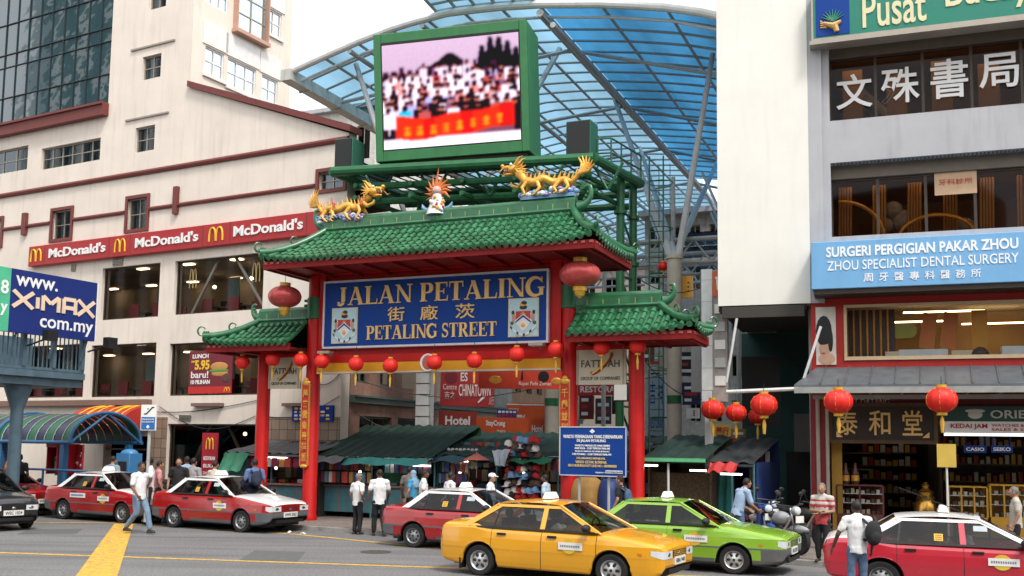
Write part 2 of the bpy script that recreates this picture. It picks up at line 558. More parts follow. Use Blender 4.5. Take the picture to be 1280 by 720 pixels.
# ------------------------------------------------------------------ ground
def asphalt_mat():
    m = mat('asphalt', (.15, .148, .148), .88, var=.14, scale=.35, bump=.45, bscale=60)
    t = m.node_tree
    p = t.nodes['Principled BSDF']
    src = p.inputs['Base Color'].links[0].from_socket
    tc = t.nodes.new('ShaderNodeTexCoord')
    n = t.nodes.new('ShaderNodeTexNoise'); n.inputs['Scale'].default_value = 22; n.inputs['Detail'].default_value = 8
    t.links.new(tc.outputs['Object'], n.inputs['Vector'])
    mr = t.nodes.new('ShaderNodeMapRange')
    mr.inputs['From Min'].default_value = .3; mr.inputs['From Max'].default_value = .7
    mr.inputs['To Min'].default_value = .62; mr.inputs['To Max'].default_value = 1.38
    t.links.new(n.outputs['Fac'], mr.inputs['Value'])
    # oil and tyre darkening with shapes of their own
    mp = t.nodes.new('ShaderNodeMapping'); mp.inputs['Rotation'].default_value = (0, 0, R(28)); mp.inputs['Scale'].default_value = (.12, 1.1, 1)
    t.links.new(tc.outputs['Object'], mp.inputs['Vector'])
    n2 = t.nodes.new('ShaderNodeTexNoise'); n2.inputs['Scale'].default_value = 1.2; n2.inputs['Detail'].default_value = 5
    t.links.new(mp.outputs[0], n2.inputs['Vector'])
    m2 = t.nodes.new('ShaderNodeMapRange')
    m2.inputs['From Min'].default_value = .45; m2.inputs['From Max'].default_value = .75
    m2.inputs['To Min'].default_value = 1.06; m2.inputs['To Max'].default_value = .62
    t.links.new(n2.outputs['Fac'], m2.inputs['Value'])
    a = t.nodes.new('ShaderNodeMath'); a.operation = 'MULTIPLY'
    t.links.new(mr.outputs[0], a.inputs[0]); t.links.new(m2.outputs[0], a.inputs[1])
    v = t.nodes.new('ShaderNodeVectorMath'); v.operation = 'SCALE'
    t.links.new(src, v.inputs[0]); t.links.new(a.outputs[0], v.inputs['Scale'])
    t.links.new(v.outputs[0], p.inputs['Base Color'])
    return m
def paver_mat():
    m = mat('paving', (.24, .205, .18), .85, var=.25, scale=1.2, bump=.2)
    t = m.node_tree
    p = t.nodes['Principled BSDF']
    src = p.inputs['Base Color'].links[0].from_socket
    tc = t.nodes.new('ShaderNodeTexCoord')
    br = t.nodes.new('ShaderNodeTexBrick')
    br.inputs['Scale'].default_value = 2.2
    br.inputs['Color1'].default_value = (1, 1, 1, 1); br.inputs['Color2'].default_value = (.78, .74, .74, 1)
    br.inputs['Mortar'].default_value = (.45, .43, .4, 1); br.inputs['Mortar Size'].default_value = .02
    mp = t.nodes.new('ShaderNodeMapping'); mp.inputs['Rotation'].default_value = (0, 0, R(28))
    t.links.new(tc.outputs['Object'], mp.inputs['Vector']); t.links.new(mp.outputs[0], br.inputs['Vector'])
    x = t.nodes.new('ShaderNodeMix'); x.data_type = 'RGBA'; x.blend_type = 'MULTIPLY'; x.inputs['Factor'].default_value = 1
    t.links.new(src, x.inputs['A']); t.links.new(br.outputs['Color'], x.inputs['B'])
    t.links.new(x.outputs['Result'], p.inputs['Base Color'])
    return m
asphalt, paving = asphalt_mat(), paver_mat()
kerb_conc = mat('kerb_concrete', (.30, .28, .26), .85, var=.35, scale=2.5, bump=.3)
road_yellow = mat('road_yellow', (.62, .36, .045), .8, var=.35, scale=7, bump=.3, bscale=60)
def wear(m):
    t = m.node_tree; p = t.nodes['Principled BSDF']; src = p.inputs['Base Color'].links[0].from_socket
    tc = t.nodes.new('ShaderNodeTexCoord'); n = t.nodes.new('ShaderNodeTexNoise'); n.inputs['Scale'].default_value = 9; n.inputs['Detail'].default_value = 8; n.inputs['Roughness'].default_value = .75
    t.links.new(tc.outputs['Object'], n.inputs['Vector'])
    mr = t.nodes.new('ShaderNodeMapRange'); mr.inputs['From Min'].default_value = .52; mr.inputs['From Max'].default_value = .62
    t.links.new(n.outputs['Fac'], mr.inputs['Value'])
    x = t.nodes.new('ShaderNodeMix'); x.data_type = 'RGBA'; x.inputs['B'].default_value = (.17, .15, .12, 1)
    t.links.new(mr.outputs[0], x.inputs['Factor']); t.links.new(src, x.inputs['A']); t.links.new(x.outputs['Result'], p.inputs['Base Color'])
wear(road_yellow)

mb = MB(); mb.add([(-300, -40, 0), (300, -40, 0), (300, 400, 0), (-300, 400, 0)], [(0, 1, 2, 3)])
tag(mb.build('road', asphalt), kind='structure')
k1, k2, k3 = G(30, 641), G(400, 664), G(1000, 707)
kd1, kd2 = (k1 - k2).normalized(), (k3 - k2).normalized()
K = [k2 + kd1 * 60, k2, k2 + kd2 * 60]
mb = MB()
mb.hprism([(K[0].x, K[0].y), (K[1].x, K[1].y), (K[2].x, K[2].y), (K[2].x + 40, K[2].y + 100), (60, 200), (-120, 200), (K[0].x - 40, K[0].y + 40)], -.05, .1)
tag(mb.build('pavement', paving), kind='structure')
mb = MB()
for a, b in ((K[0], K[1]), (K[1], K[2])):
    d = (b - a).normalized(); n = Vector((d.y, -d.x, 0))
    L = (b - a).length
    k = 0.0
    while k < L:
        p, q = a + d * k, a + d * min(k + .985, L)
        mb.hprism([((p + n * .03).x, (p + n * .03).y), ((q + n * .03).x, (q + n * .03).y), ((q - n * .16).x, (q - n * .16).y), ((p - n * .16).x, (p - n * .16).y)], -.02, .106 + random.uniform(0, .006))
        k += 1.0
tag(mb.build('kerb', kerb_conc, bevel=.015), kind='structure')
def strip(mb, pts, w, z=.004, mt=0):
    for a, b in zip(pts, pts[1:]):
        d = (b - a).normalized(); n = Vector((-d.y, d.x, 0)) * w / 2
        mb.add([(a - n).xy.to_3d() + Vector((0, 0, z)), (b - n).xy.to_3d() + Vector((0, 0, z)), (b + n).xy.to_3d() + Vector((0, 0, z)), (a + n).xy.to_3d() + Vector((0, 0, z))], [(0, 1, 2, 3)], mt)
mb = MB()
p0, p1 = G(0, 691), G(560, 710)
dd = (p1 - p0).normalized()
strip(mb, [p0 - dd * 14, p1 + dd * 14], .16)
q0, q1, q2, q3 = G(0, 652.5), G(150, 654), G(370, 668), G(480, 679)
strip(mb, [q0 - (q1 - q0).normalized() * 12, q1], .15)
strip(mb, [q1, q2, q3, q3 + (q3 - q2).normalized() * 7], .15, .0045)
c0, c1, c2, c3 = G(143, 654.8), G(167, 655.2), G(147, 720), G(95, 720)
mb.add([(p.x, p.y, .008) for p in (c3 + (c3 - c0) * .8, c2 + (c2 - c1) * .8, c1, c0)], [(0, 1, 2, 3)])
tag(mb.build('road_marking', road_yellow), kind='structure')
mb = MB()
for pts in (((300, 700), (372, 702), (382, 690), (318, 688)), ((20, 668), (96, 667), (104, 661), (36, 662))):
    mb.add([(p.x, p.y, .0035) for p in (G(*q) for q in pts)], [(0, 1, 2, 3)])
tag(mb.build('road_patch', mat('asphalt_new', (.105, .104, .106), .9, var=.2, scale=6, bump=.4, bscale=60)), kind='structure')
for k, (px, py, lab) in enumerate(((362, 666, 'crumpled white paper scrap on the road before the big left pillar'), (379, 668, 'small flat white paper scrap nearer the kerb by the big left pillar'))):
    m_ = MB(); v = [(.1 * math.cos(a) * random.uniform(.6, 1), .07 * math.sin(a), random.uniform(.005, .05)) for a in [i * .785 for i in range(8)]]
    m_.add(v + [(0, 0, .06)], [(i, (i + 1) % 8, 8) for i in range(8)]); tag(m_.build('paper_scrap', white_p, None, loc=G(px, py)), lab, 'litter')
# manhole covers and pavement litter-free patches
mb = MB(); mb.lathe([(.33, .003), (.33, .007), (0, .007)], G(470, 690), 20)
tag(mb.build('manhole_cover', mat('cast_iron', (.09, .085, .08), .6, metal=.4, var=.3, scale=20, bump=.4)), 'round iron manhole cover set in the grey road left of the yellow taxi', 'manhole cover')

# ------------------------------------------------------------------ left building with the restaurant
FM = Frame(at_depth(200, 600, 35.0), 28.5)
mc = thing('restaurant_building', 'cream office and restaurant building with brown bands and a tower, at the left', 'building', FM.o, FM.rz)
W2a, W2b = FM.rect(127, 199, 332, 398), FM.rect(218, 329, 321, 390)
W1a, W1b, W1c = FM.rect(113, 194, 430, 496), FM.rect(211, 325, 427, 494), FM.rect(8, 105, 432, 497)
W0b = FM.rect(208, 318, 530, 612); W0a = FM.rect(128, 186, 545, 628)
sx0, sx1, xT, xE = FM.hit(-420, 400)[0], FM.hit(432, 300)[0], FM.hit(237, 120)[0], FM.hit(437, 165)[0]
zA, zB = FM.hit(240, 109)[1], FM.hit(437, 166)[1]
ZT = 30.0
up_rects = [FM.rect(52, 125, 179, 206), FM.rect(-60, 34, 191, 220)]
small = [FM.rect(178, 201, 69, 98), FM.rect(169, 193, 158, 189), FM.rect(187, 208, -22, 10)]
red_w = [FM.rect(66, 89, 263, 298), FM.rect(160, 184, 248, 286), FM.rect(399, 430, 214, 236), FM.rect(-24, 2, 276, 308)]
gx1 = FM.hit(139, 60)[0]
curtain = (FM.hit(-200, 60)[0], gx1, FM.hit(70, 146)[1], ZT - 1)
holes = [W2a, W2b, W1a, W1b, W1c, W0a, W0b, curtain] + up_rects + small + red_w
TH = .35
mb = MB()
wall_holes(mb, sx0, xT, 0.1, ZT, holes, 0, TH)
wall_holes(mb, xT, sx1, 0.1, zB, holes, 0, TH)
mb.prism([(xT, zB), (sx1, zB), (xT, zA)], 0.0, TH)
mb.build('wall', cream, mc)
# side of the wing and the back, roof
mb = MB()
mb.box(sx1 - .3, sx1, TH, .42, .1, zB - .02)
mb.box(sx0, xT, 12, 12.3, .1, zB + 1)
mb.prism([(xT - .2, zB), (sx1, zB - .05), (sx1, zB + .1), (xT - .2, zA - .1)], TH, .42)
mb.build('side_wall', cream, mc)
# rooms
mb = MB()
zs = [(.1, W0b[3] + .25), (W1a[2] - .35, W1a[3] + .2), (W2a[2] - .3, W2a[3] + .25)]
for i, (a, b) in enumerate(zs):
    add_room(mb, sx0 + .4, sx1 - .4, TH + .002, 5.2, a, b, 0 if i else 2, 1, 0)
for zz in (up_rects[0], ):
    add_room(mb, sx0 + .4, xT - .4, TH + .002, 5, zz[2] - 1, zz[3] + .6, 2, 2, 2)
for r in small + red_w:
    add_room(mb, r[0] - .4, r[1] + .4, TH + .004, 2.0, r[2] - .4, r[3] + .3, 2, 2, 2)
mb.build('interior', [room_tan, room_floor, dark_int], mc)
mb = MB()
for (a, b) in zs[1:]:
    for k in range(7):
        x = sx1 - 1.6 - 2.4 * k
        mb.box(x, x + .5, 1.5, 1.7, b - .05, b - .02); mb.box(x - .6, x - .1, 4.6, 4.8, b - .05, b - .02)
mb.build('ceiling_light', emis('ceiling_glow', (1, .76, .48), 3), mc)
# furniture silhouettes
mb = MB()
for r, z0 in ((W2a, zs[2][0]), (W2b, zs[2][0]), (W1a, zs[1][0]), (W1b, zs[1][0]), (W1c, zs[1][0])):
    x = r[0] + .3
    while x < r[1] - .5:
        mb.box(x, x + .7, 1.2, 1.9, z0 + .70, z0 + .74, 0)
        mb.box(x + .32, x + .38, 1.5, 1.56, z0, z0 + .70, 1)
        for yy in (.95, 2.1):
            mb.box(x + .1, x + .6, yy, yy + .06, z0 + .45, z0 + .98, 2)
            mb.box(x + .1, x + .6, yy - .2 if yy < 1 else yy, yy + .25 if yy > 1 else yy, z0 + .42, z0 + .47, 2)
        x += 1.25
    mb.box(r[0] + .2, r[0] + .75, 2.4, 2.46, z0 + .1, z0 + 2.0, 3)
    mb.box(r[1] - 1.4, r[1] - .9, 4.4, 5.1, z0, z0 + 1.5, 1)
f = mb.build('dining_furniture', [mat('table_top', (.3, .2, .13), .4), black_p, mat('seat_red', (.22, .03, .03), .6), mat('poster_teal', (.2, .3, .34), .6)], mc)
mb = MB()
for r, z0 in ((W2b, zs[2]), (W1a, zs[1]), (W2a, zs[2]), (W0b, zs[0])):
    for k in range(2):
        mb.ell((r[0] + (r[1] - r[0]) * (.28 + .4 * k), 2.6 + k, z0[1] - .55), .07, 8, 6)
f = mb.build('pendant_lamp', bulb_on, mc)
# window frames
for r in (W2a, W2b, W1a, W1b, W1c):
    add_window(mc, r, 1, 1, .12, bronze, win_glass, .05)
add_window(mc, W0b, 1, 1, .12, bronze, dark_glass, .06)
mb = MB()
mb.box(W0a[0], W0a[1], .1, .16, W0a[3] - .5, W0a[3] - .44); mb.box((W0a[0] + W0a[1]) / 2 - .03, (W0a[0] + W0a[1]) / 2 + .03, .1, .16, .1, W0a[3])
mb.build('entrance_door', bronze, mc)
# diagonal braces behind glass
mb = MB()
for r in (W2b, W0b):
    w = r[1] - r[0]
    for x0, x1 in ((r[0] + .08 * w, r[0] + .42 * w), (r[1] - .02 * w, r[1] - .42 * w)):
        mb.tube([(x0, .42, r[2] - .15), (x1, .42, r[3] + .1)], .06, 6)
mb.build('brace', mat('brace_paint', (.5, .44, .38), .6), mc)
upper_glass = glass('upper_glass', (.6, .68, .7), .52, .04, (.75, .85, .9), .25)
mb = MB()
for r in up_rects + small + red_w:
    k = r[0] + .1
    while k < r[1] - .15:
        mb.add([(k, .3, r[2]), (k + random.uniform(.12, .3), .3, r[2]), (k + random.uniform(.1, .22), .3, r[3]), (k, .3, r[3])], [(0, 1, 2, 3)]); k += random.uniform(.45, .8)
mb.build('curtain', mat('curtain_pale', (.5, .52, .52), .8), mc)
for r, (nx, nz) in zip(up_rects, ((6, 2), (6, 2))):
    add_window(mc, r, nx, nz, .1, alu, upper_glass, .05)
for r in small:
    add_window(mc, r, 2, 2, .1, alu, upper_glass, .05)
for r in red_w:
    w = add_window(mc, r, 2, 2, .1, alu, upper_glass, .04)
    s = MB(); e = .12
    for a in ((r[0] - e, r[1] + e, r[3], r[3] + e), (r[0] - e, r[1] + e, r[2] - e, r[2]), (r[0] - e, r[0], r[2], r[3]), (r[1], r[1] + e, r[2], r[3])):
        s.box(a[0], a[1], -.06, .05, a[2], a[3])
    s.build('surround', maroon, w)
# glass curtain wall, panels tilted a hair each so that reflections break up
mb = MB(); fr = MB()
nx, nz = 26, 22
cw, chh = (curtain[1] - curtain[0]) / nx, 1.05
z = curtain[2]
rows = []
while z < curtain[3]:
    h = .55 if len(rows) % 3 == 2 else 1.3
    rows.append((z, min(z + h, curtain[3]))); z += h
for (za, zb) in rows:
    for i in range(nx):
        xa, xb = curtain[0] + cw * i, curtain[0] + cw * (i + 1)
        j0, j1, j2 = (random.uniform(-.0035, .0035) for _ in range(3)); j = [j0, j0 + j1, j0 + j1 + j2, j0 + j2]
        mb.add([(xa, .12 + j[0], za), (xb, .12 + j[1], za), (xb, .12 + j[2], zb), (xa, .12 + j[3], zb)], [(0, 1, 2, 3)], 0, False)
    fr.box(curtain[0], curtain[1], .07, .125, za - .012, za + .012)
for i in range(nx + 1):
    xa = curtain[0] + cw * i
    fr.box(xa - .012, xa + .012, .075, .12, curtain[2], curtain[3])
def curtain_mat():
    m = mat('curtain_glass', (.012, .045, .055), .03, var=0, spec=1.0, coat=.8)
    t = m.node_tree; p = t.nodes['Principled BSDF']
    tc = t.nodes.new('ShaderNodeTexCoord')
    n = t.nodes.new('ShaderNodeTexNoise'); n.inputs['Scale'].default_value = 1.0; n.inputs['Detail'].default_value = 2
    mp = t.nodes.new('ShaderNodeMapping'); mp.inputs['Scale'].default_value = (.8, .8, 1.5)
    t.links.new(tc.outputs['Object'], mp.inputs['Vector']); t.links.new(mp.outputs[0], n.inputs['Vector'])
    b = t.nodes.new('ShaderNodeBump'); b.inputs['Strength'].default_value = .055; b.inputs['Distance'].default_value = .22
    t.links.new(n.outputs['Fac'], b.inputs['Height']); t.links.new(b.outputs[0], p.inputs['Normal'])
    return m
c_ = mb.build('curtain_wall', curtain_mat(), mc)
fr.build('mullion', mat('mullion', (.03, .04, .045), .4, metal=.3), c_)
mb = MB(); mb.box(curtain[0], curtain[1], .9, 1, curtain[2], curtain[3]); mb.build('backing', dark_int, mc)
# brown bands, cornice, coping
mb = MB()
zc = curtain[2]
mb.box(sx0, gx1 + .05, -.28, .02, zc - .42, zc - .02)
mb.box(sx0, gx1 + .05, -.36, .02, zc - .02, zc + .07)
mb.build('cornice', maroon, mc)
mb = MB()
zb1 = FM.hit(215, 210)[1]; zb2 = FM.hit(240, 254)[1]
mb.tube([(sx0, -.03, zb1), (sx1 + .02, -.03, zb1)], .10, 8)
edges = sorted([(r[0] - .17, r[1] + .17) for r in red_w])
x = sx0
for a, b in edges + [(sx1, 0)]:
    if a > x: mb.tube([(x, -.03, zb2), (a, -.03, zb2)], .075, 8)
    x = b
for px, ya, yb in ((32, 267, 294), (221, 234, 268)):
    r = FM.rect(px - 2, px + 3, ya, yb)
    mb.box(r[0], r[1], -.13, .0, r[2], r[3])
mb.build('band', maroon, mc)
mb = MB()
for px0, px1, py in ((165, 219, 57), (158, 211, 146)):
    r = FM.rect(px0, px1, py - 1, py + 1)
    mb.box(r[0], r[1], -.06, .01, r[2], r[3])
mb.build('ledge', alu, mc)
mb = MB()
a, b = Vector((xT - .02, -.08, zA)), Vector((xE + .3, -.08, zB - .06))
mb.prism([(xT, zA), (sx1 + .15, zB), (sx1 + .15, zB + .22), (xT, zA + .22)], -.15, .5)
mb.build('coping', maroon, mc)
mb = MB()
zl = FM.hit(150, 504)[1]
mb.box(sx0, FM.hit(190, 500)[0], -.25, .01, zl - .08, zl + .12)
for px in (262, 375):
    r = FM.rect(px - 18, px + 18, 504, 508); mb.box(r[0], r[1], -.2, .01, r[2], r[3])
mb.build('ground_floor_ledge', mat('ledge_brown', (.2, .12, .09), .7), mc)
# tiled plinth columns
piers = []
for a, b in ((W0a[1] + .02, W0b[0] - .02), (W0b[1] + .02, sx1)):
    mb = MB(); mb.box(a, b, -.03, .01, .1, zl - .5); piers.append(mb)
def tile_wall_mat():
    m = mat('tan_tiles', (.3, .22, .16), .45, var=.1, scale=3)
    t = m.node_tree; p = t.nodes['Principled BSDF']; src = p.inputs['Base Color'].links[0].from_socket
    tc = t.nodes.new('ShaderNodeTexCoord'); mp = t.nodes.new('ShaderNodeMapping'); mp.inputs['Rotation'].default_value = (R(90), 0, 0)
    br = t.nodes.new('ShaderNodeTexBrick'); br.offset = 0; br.inputs['Scale'].default_value = 3; br.inputs['Brick Width'].default_value = 1; br.inputs['Row Height'].default_value = 1
    br.inputs['Color1'].default_value = (1, 1, 1, 1); br.inputs['Color2'].default_value = (.88, .86, .84, 1); br.inputs['Mortar'].default_value = (.5, .46, .42, 1); br.inputs['Mortar Size'].default_value = .03
    t.links.new(tc.outputs['Object'], mp.inputs['Vector']); t.links.new(mp.outputs[0], br.inputs['Vector'])
    x = t.nodes.new('ShaderNodeMix'); x.data_type = 'RGBA'; x.blend_type = 'MULTIPLY'; x.inputs['Factor'].default_value = 1
    t.links.new(src, x.inputs['A']); t.links.new(br.outputs['Color'], x.inputs['B']); t.links.new(x.outputs['Result'], p.inputs['Base Color'])
    return m
for mb in piers: mb.build('tiled_pier', tile_wall_mat(), mc)
# small vents and cable
mb = MB()
for px0, px1, y0, y1 in ((142, 154, 324, 332), (90, 95, 331, 339), (225, 239, 519, 526)):
    r = FM.rect(px0, px1, y0, y1); mb.box(r[0], r[1], -.05, .01, r[2], r[3])
    for k in range(4):
        z = r[2] + (r[3] - r[2]) * (k + .5) / 4; mb.box(r[0] + .02, r[1] - .02, -.06, -.045, z, z + .02, 1)
mb.build('vent', [alu, black_p], mc)
mb = MB()
for (xa, ya, xb, yb, sag) in ((125, 505, 325, 500, .35), (200, 508, 320, 520, .6), (330, 520, 425, 495, .3), (395, 480, 430, 462, .2)):
    a, b = FM.hit(xa, ya), FM.hit(xb, yb)
    pts = [(a[0] + (b[0] - a[0]) * k / 10, -.03, a[1] + (b[1] - a[1]) * k / 10 - sag * math.sin(math.pi * k / 10)) for k in range(11)]
    mb.tube(pts, .012, 5)
mb.build('cable', black_p, mc)
# tower's side wall, receding from the corner
FS = Frame(FM.w(xT, 0, 0), 28.5 - 90)
ts = thing('tower_side', None, None); ts.parent = mc
ts.location = (xT, 0, 0); ts.rotation_euler = (0, 0, R(90)); ts.name = 'tower_side'
sw = [FS.rect(256, 280, 62, 96), FS.rect(284, 320, 79, 114), FS.rect(327, 347, 97, 128), FS.rect(333, 352, 13, 44), FS.rect(256, 286, -25, 10)]
bay = FS.rect(293, 331, -20, 46)
Ls = FS.hit(362, 120)[0]
mb = MB()
wall_holes(mb, TH, Ls, zB - 1, ZT, sw + [bay], 0, .3)
mb.box(0.0, Ls, .3, .32, zB - 1, zB - .9)
mb.build('side_wall', cream, ts)
mb = MB()
for r in sw + [bay]:
    add_room(mb, r[0] - .2, r[1] + .2, .305, 1.5, r[2] - .3, r[3] + .3)
mb.build('interior', mat('pale_room', (.5, .5, .5), .8), ts)
wfr = mat('white_frame', (.7, .7, .7), .5)
pale_glass = glass('pale_glass', (.75, .85, .9), .93, .03, (.8, .92, 1))
for r, n in zip(sw, (2, 3, 2, 2, 3)):
    add_window(ts, r, n, 2, .05, wfr, pale_glass, .06)
w = add_window(ts, bay, 2, 3, -.1, alu, pale_glass, .06)
mb = MB(); mb.box(bay[0] - .1, bay[1] + .1, -.3, .02, bay[2] - .16, bay[2] - .02); mb.box(bay[0] - .05, bay[0], -.25, .02, bay[2] - .02, bay[3] + 1); mb.box(bay[1], bay[1] + .05, -.25, .02, bay[2] - .02, bay[3] + 1)
mb.build('surround', mat('bay_trim', (.5, .3, .22), .7), w)
for r in sw[:4]:
    mb = MB(); mb.box(r[0] - .15, r[1] + .15, -.04, .01, r[3] + .06, r[3] + .9); mb.build('panel', mat('white_panel', (.72, .7, .68), .8), ts)
    mb = MB(); mb.box(r[0] - .1, r[1] + .1, -.08, .01, r[2] - .14, r[2] - .02); mb.build('sill', mat('white_panel', (.72, .7, .68), .8), ts)
mb = MB(); mb.box(xT - 14, xT - .3, TH, Ls, ZT - .2, ZT); mb.box(xT - 14, xT - .31, Ls - .3, Ls - .002, zB, ZT - .21); mb.build('roof', grey_paint, mc)
# long red fascia sign
SG = FM.rect(43, 410, 287, 314)
mb = MB(); mb.box(SG[0], SG[1], -.22, 0, SG[2], SG[3]); 
sgn = mb.build('shop_sign', mat('sign_red', (.36, .018, .02), .4, var=.06), mc, bevel=.02)
mb = MB()
sh = SG[3] - SG[2]
def sxp(px): return FM.hit(px, 300)[0]
for a, b in ((69, 139), (176, 254), (298, 384)):
    mb.text("McDonald's", sxp(a), sxp(b), SG[2] + sh * .3, SG[2] + sh * .78, -.225, 0, bold=.022, th=.03)
for a, b in ((44, 62), (148, 166), (264, 288)):
    arch_logo(mb, (sxp(a) + sxp(b)) / 2, SG[2] + sh * .2, (sxp(b) - sxp(a)) * .72, sh * .62, -.235, 1)
for px in (63, 143, 169, 259, 293, 388):
    mb.box(sxp(px) - .015, sxp(px) + .015, -.226, -.218, SG[2], SG[3], 2)
mb.build('lettering', [white_p, mat('arch_yellow', (.75, .47, .03), .5), maroon], sgn)
mb = MB()
for a, b, y0, y1 in ((231, 246, 333, 360), (309, 326, 325, 352)):
    r = FM.rect(a, b, y0, y1); arch_logo(mb, (r[0] + r[1]) / 2, r[2], (r[1] - r[0]) * .55, (r[3] - r[2]) * .9, .11, 0)
mb.build('window_logo', mat('arch_faded', (.36, .27, .10), .5), mc)
# promotional poster in the window
r = FM.rect(238, 292, 438, 492, .1)
mb = MB(); mb.box(r[0], r[1], .03, .06, r[2], r[3], 0)
w, h = r[1] - r[0], r[3] - r[2]
mb.box(r[0], r[1], .024, .029, r[2], r[2] + .16 * h, 1)
mb.text('LUNCH', r[0] + .08 * w, r[0] + .45 * w, r[2] + .82 * h, r[2] + .92 * h, .03, 2, bold=.02)
mb.text('RM', r[0] + .06 * w, r[0] + .14 * w, r[2] + .72 * h, r[2] + .77 * h, .03, 3, bold=.02)
mb.text('5.95', r[0] + .14 * w, r[0] + .48 * w, r[2] + .55 * h, r[2] + .78 * h, .03, 3, bold=.035)
mb.text('baru!', r[0] + .06 * w, r[0] + .46 * w, r[2] + .36 * h, r[2] + .52 * h, .03, 2, bold=.01)
mb.text('10 PILIHAN', r[0] + .06 * w, r[0] + .5 * w, r[2] + .22 * h, r[2] + .32 * h, .03, 2, bold=.02)
mb.ell((r[0] + .7 * w, .03, r[2] + .62 * h), (.2 * w, .012, .1 * h), 12, 8, 4)
mb.ell((r[0] + .7 * w, .03, r[2] + .52 * h), (.22 * w, .014, .05 * h), 12, 8, 5)
mb.ell((r[0] + .72 * w, .03, r[2] + .46 * h), (.19 * w, .012, .07 * h), 12, 8, 4)
mb.ell((r[0] + .86 * w, .03, r[2] + .36 * h), (.1 * w, .012, .12 * h), 12, 8, 6)
arch_logo(mb, r[0] + .9 * w, r[2] + .04 * h, .12 * w, .09 * h, .022, 3)
mb.build('promotional_poster', [mat('poster_maroon', (.16, .012, .02), .5), mat('poster_red', (.5, .02, .015), .5), white_p, mat('arch_yellow', (.75, .47, .03), .5), mat('bun', (.5, .25, .07), .5), mat('lettuce', (.1, .25, .04), .5), mat('cup_brown', (.1, .04, .03), .5)], mc)
# red entrance awning
aw = thing('entrance_awning', 'red curved shop awning with yellow arches above the restaurant entrance', 'awning', FM.o, FM.rz)
r = FM.rect(120, 200, 508, 536)
mb = MB(); n = 10
prof = [(-.02 - 1.35 * math.sin(math.pi / 2 * i / n), r[2] + (r[3] - r[2]) * math.cos(math.pi / 2 * i / n)) for i in range(n + 1)]
xs0, xs1 = r[0] + .1, r[1] - .4
v = [(x, y, z) for y, z in prof for x in (xs0, xs1)]
mb.add(v, [(2 * i, 2 * i + 1, 2 * i + 3, 2 * i + 2) for i in range(n)], 0, True)
mb.add([(xs1, y, z) for y, z in prof] + [(xs1, -.02, prof[-1][1])], [list(range(n + 2))], 0)
mb.add([(xs0, y, z) for y, z in prof] + [(xs0, -.02, prof[-1][1])], [list(range(n + 1, -1, -1))], 0)
mb.box(xs0, xs1, prof[-1][0] - .01, prof[-1][0] + .01, prof[-1][1] - .2, prof[-1][1], 0)
mb.build('canopy', mat('awning_red', (.42, .03, .02), .6, var=.1), aw)
mb = MB()
for cx in (xs0 + (xs1 - xs0) * .3, xs0 + (xs1 - xs0) * .78):
    for sx in (-1, 1):
        pts = []
        for i in range(13):
            a = math.pi * i / 12
            k = math.sin(a) ** .62
            j = (1 - k) * 9 + .6
            i0 = min(int(j), n - 1); q = j - i0
            y = prof[i0][0] * (1 - q) + prof[i0 + 1][0] * q; z = prof[i0][1] * (1 - q) + prof[i0 + 1][1] * q
            pts.append((cx + sx * .22 + .2 * math.cos(a), y - .02, z + .02))
        mb.tube(pts, .022, 6)
mb.build('arches', mat('arch_yellow', (.75, .47, .03), .5), aw)
# red standing banner by the entrance
r = FM.rect(252, 272, 541, 592, -1.2)
bn = thing('pull_up_banner', 'narrow red pull-up banner with yellow arches and white text before dark glass', 'banner', FM.w((r[0] + r[1]) / 2, -1.2, .1), FM.rz)
w, h = (r[1] - r[0]) / 2, r[3] - .1
mb = MB(); mb.box(-w, w, 0, .02, .12, h); mb.box(-w, w, -.1, .12, 0, .1); mb.build('sheet', mat('poster_red2', (.38, .015, .03), .5), bn)
mb = MB(); arch_logo(mb, 0, h * .78, w * .9, h * .15, -.012, 1)
for k, t_ in enumerate(('RESTORAN', 'BUKA', '24 JAM', 'SETIAP', 'HARI')):
    mb.text(t_, -w * .7, w * .7, h * (.64 - .1 * k), h * (.69 - .1 * k), -.001, 0, bold=.01)
mb.build('lettering', [white_p, mat('arch_yellow', (.75, .47, .03), .5)], bn)
# blue and white street plaque on the cream wall
r = FM.rect(367, 418, 507, 527)
mb = MB(); mb.box(r[0], r[1], -.08, 0, r[2], r[3]); pl = mb.build('wall_sign', sign_blue)
pl.location = FM.o; pl.rotation_euler = (0, 0, FM.rz)
tag(pl, 'small blue wall sign with pale lines of writing on the cream wall', 'sign')
mb = MB(); h = r[3] - r[2]; w = r[1] - r[0]
for k in range(4):
    for j in range(7):
        if random.random() < .85:
            a = r[0] + w * (.06 + .13 * j)
            mb.box(a, a + w * random.uniform(.06, .11), -.086, -.079, r[2] + h * (.1 + .22 * k), r[2] + h * (.22 + .22 * k), 0 if (j + k) % 3 else 1)
mb.build('lettering', [white_p, gold], pl)
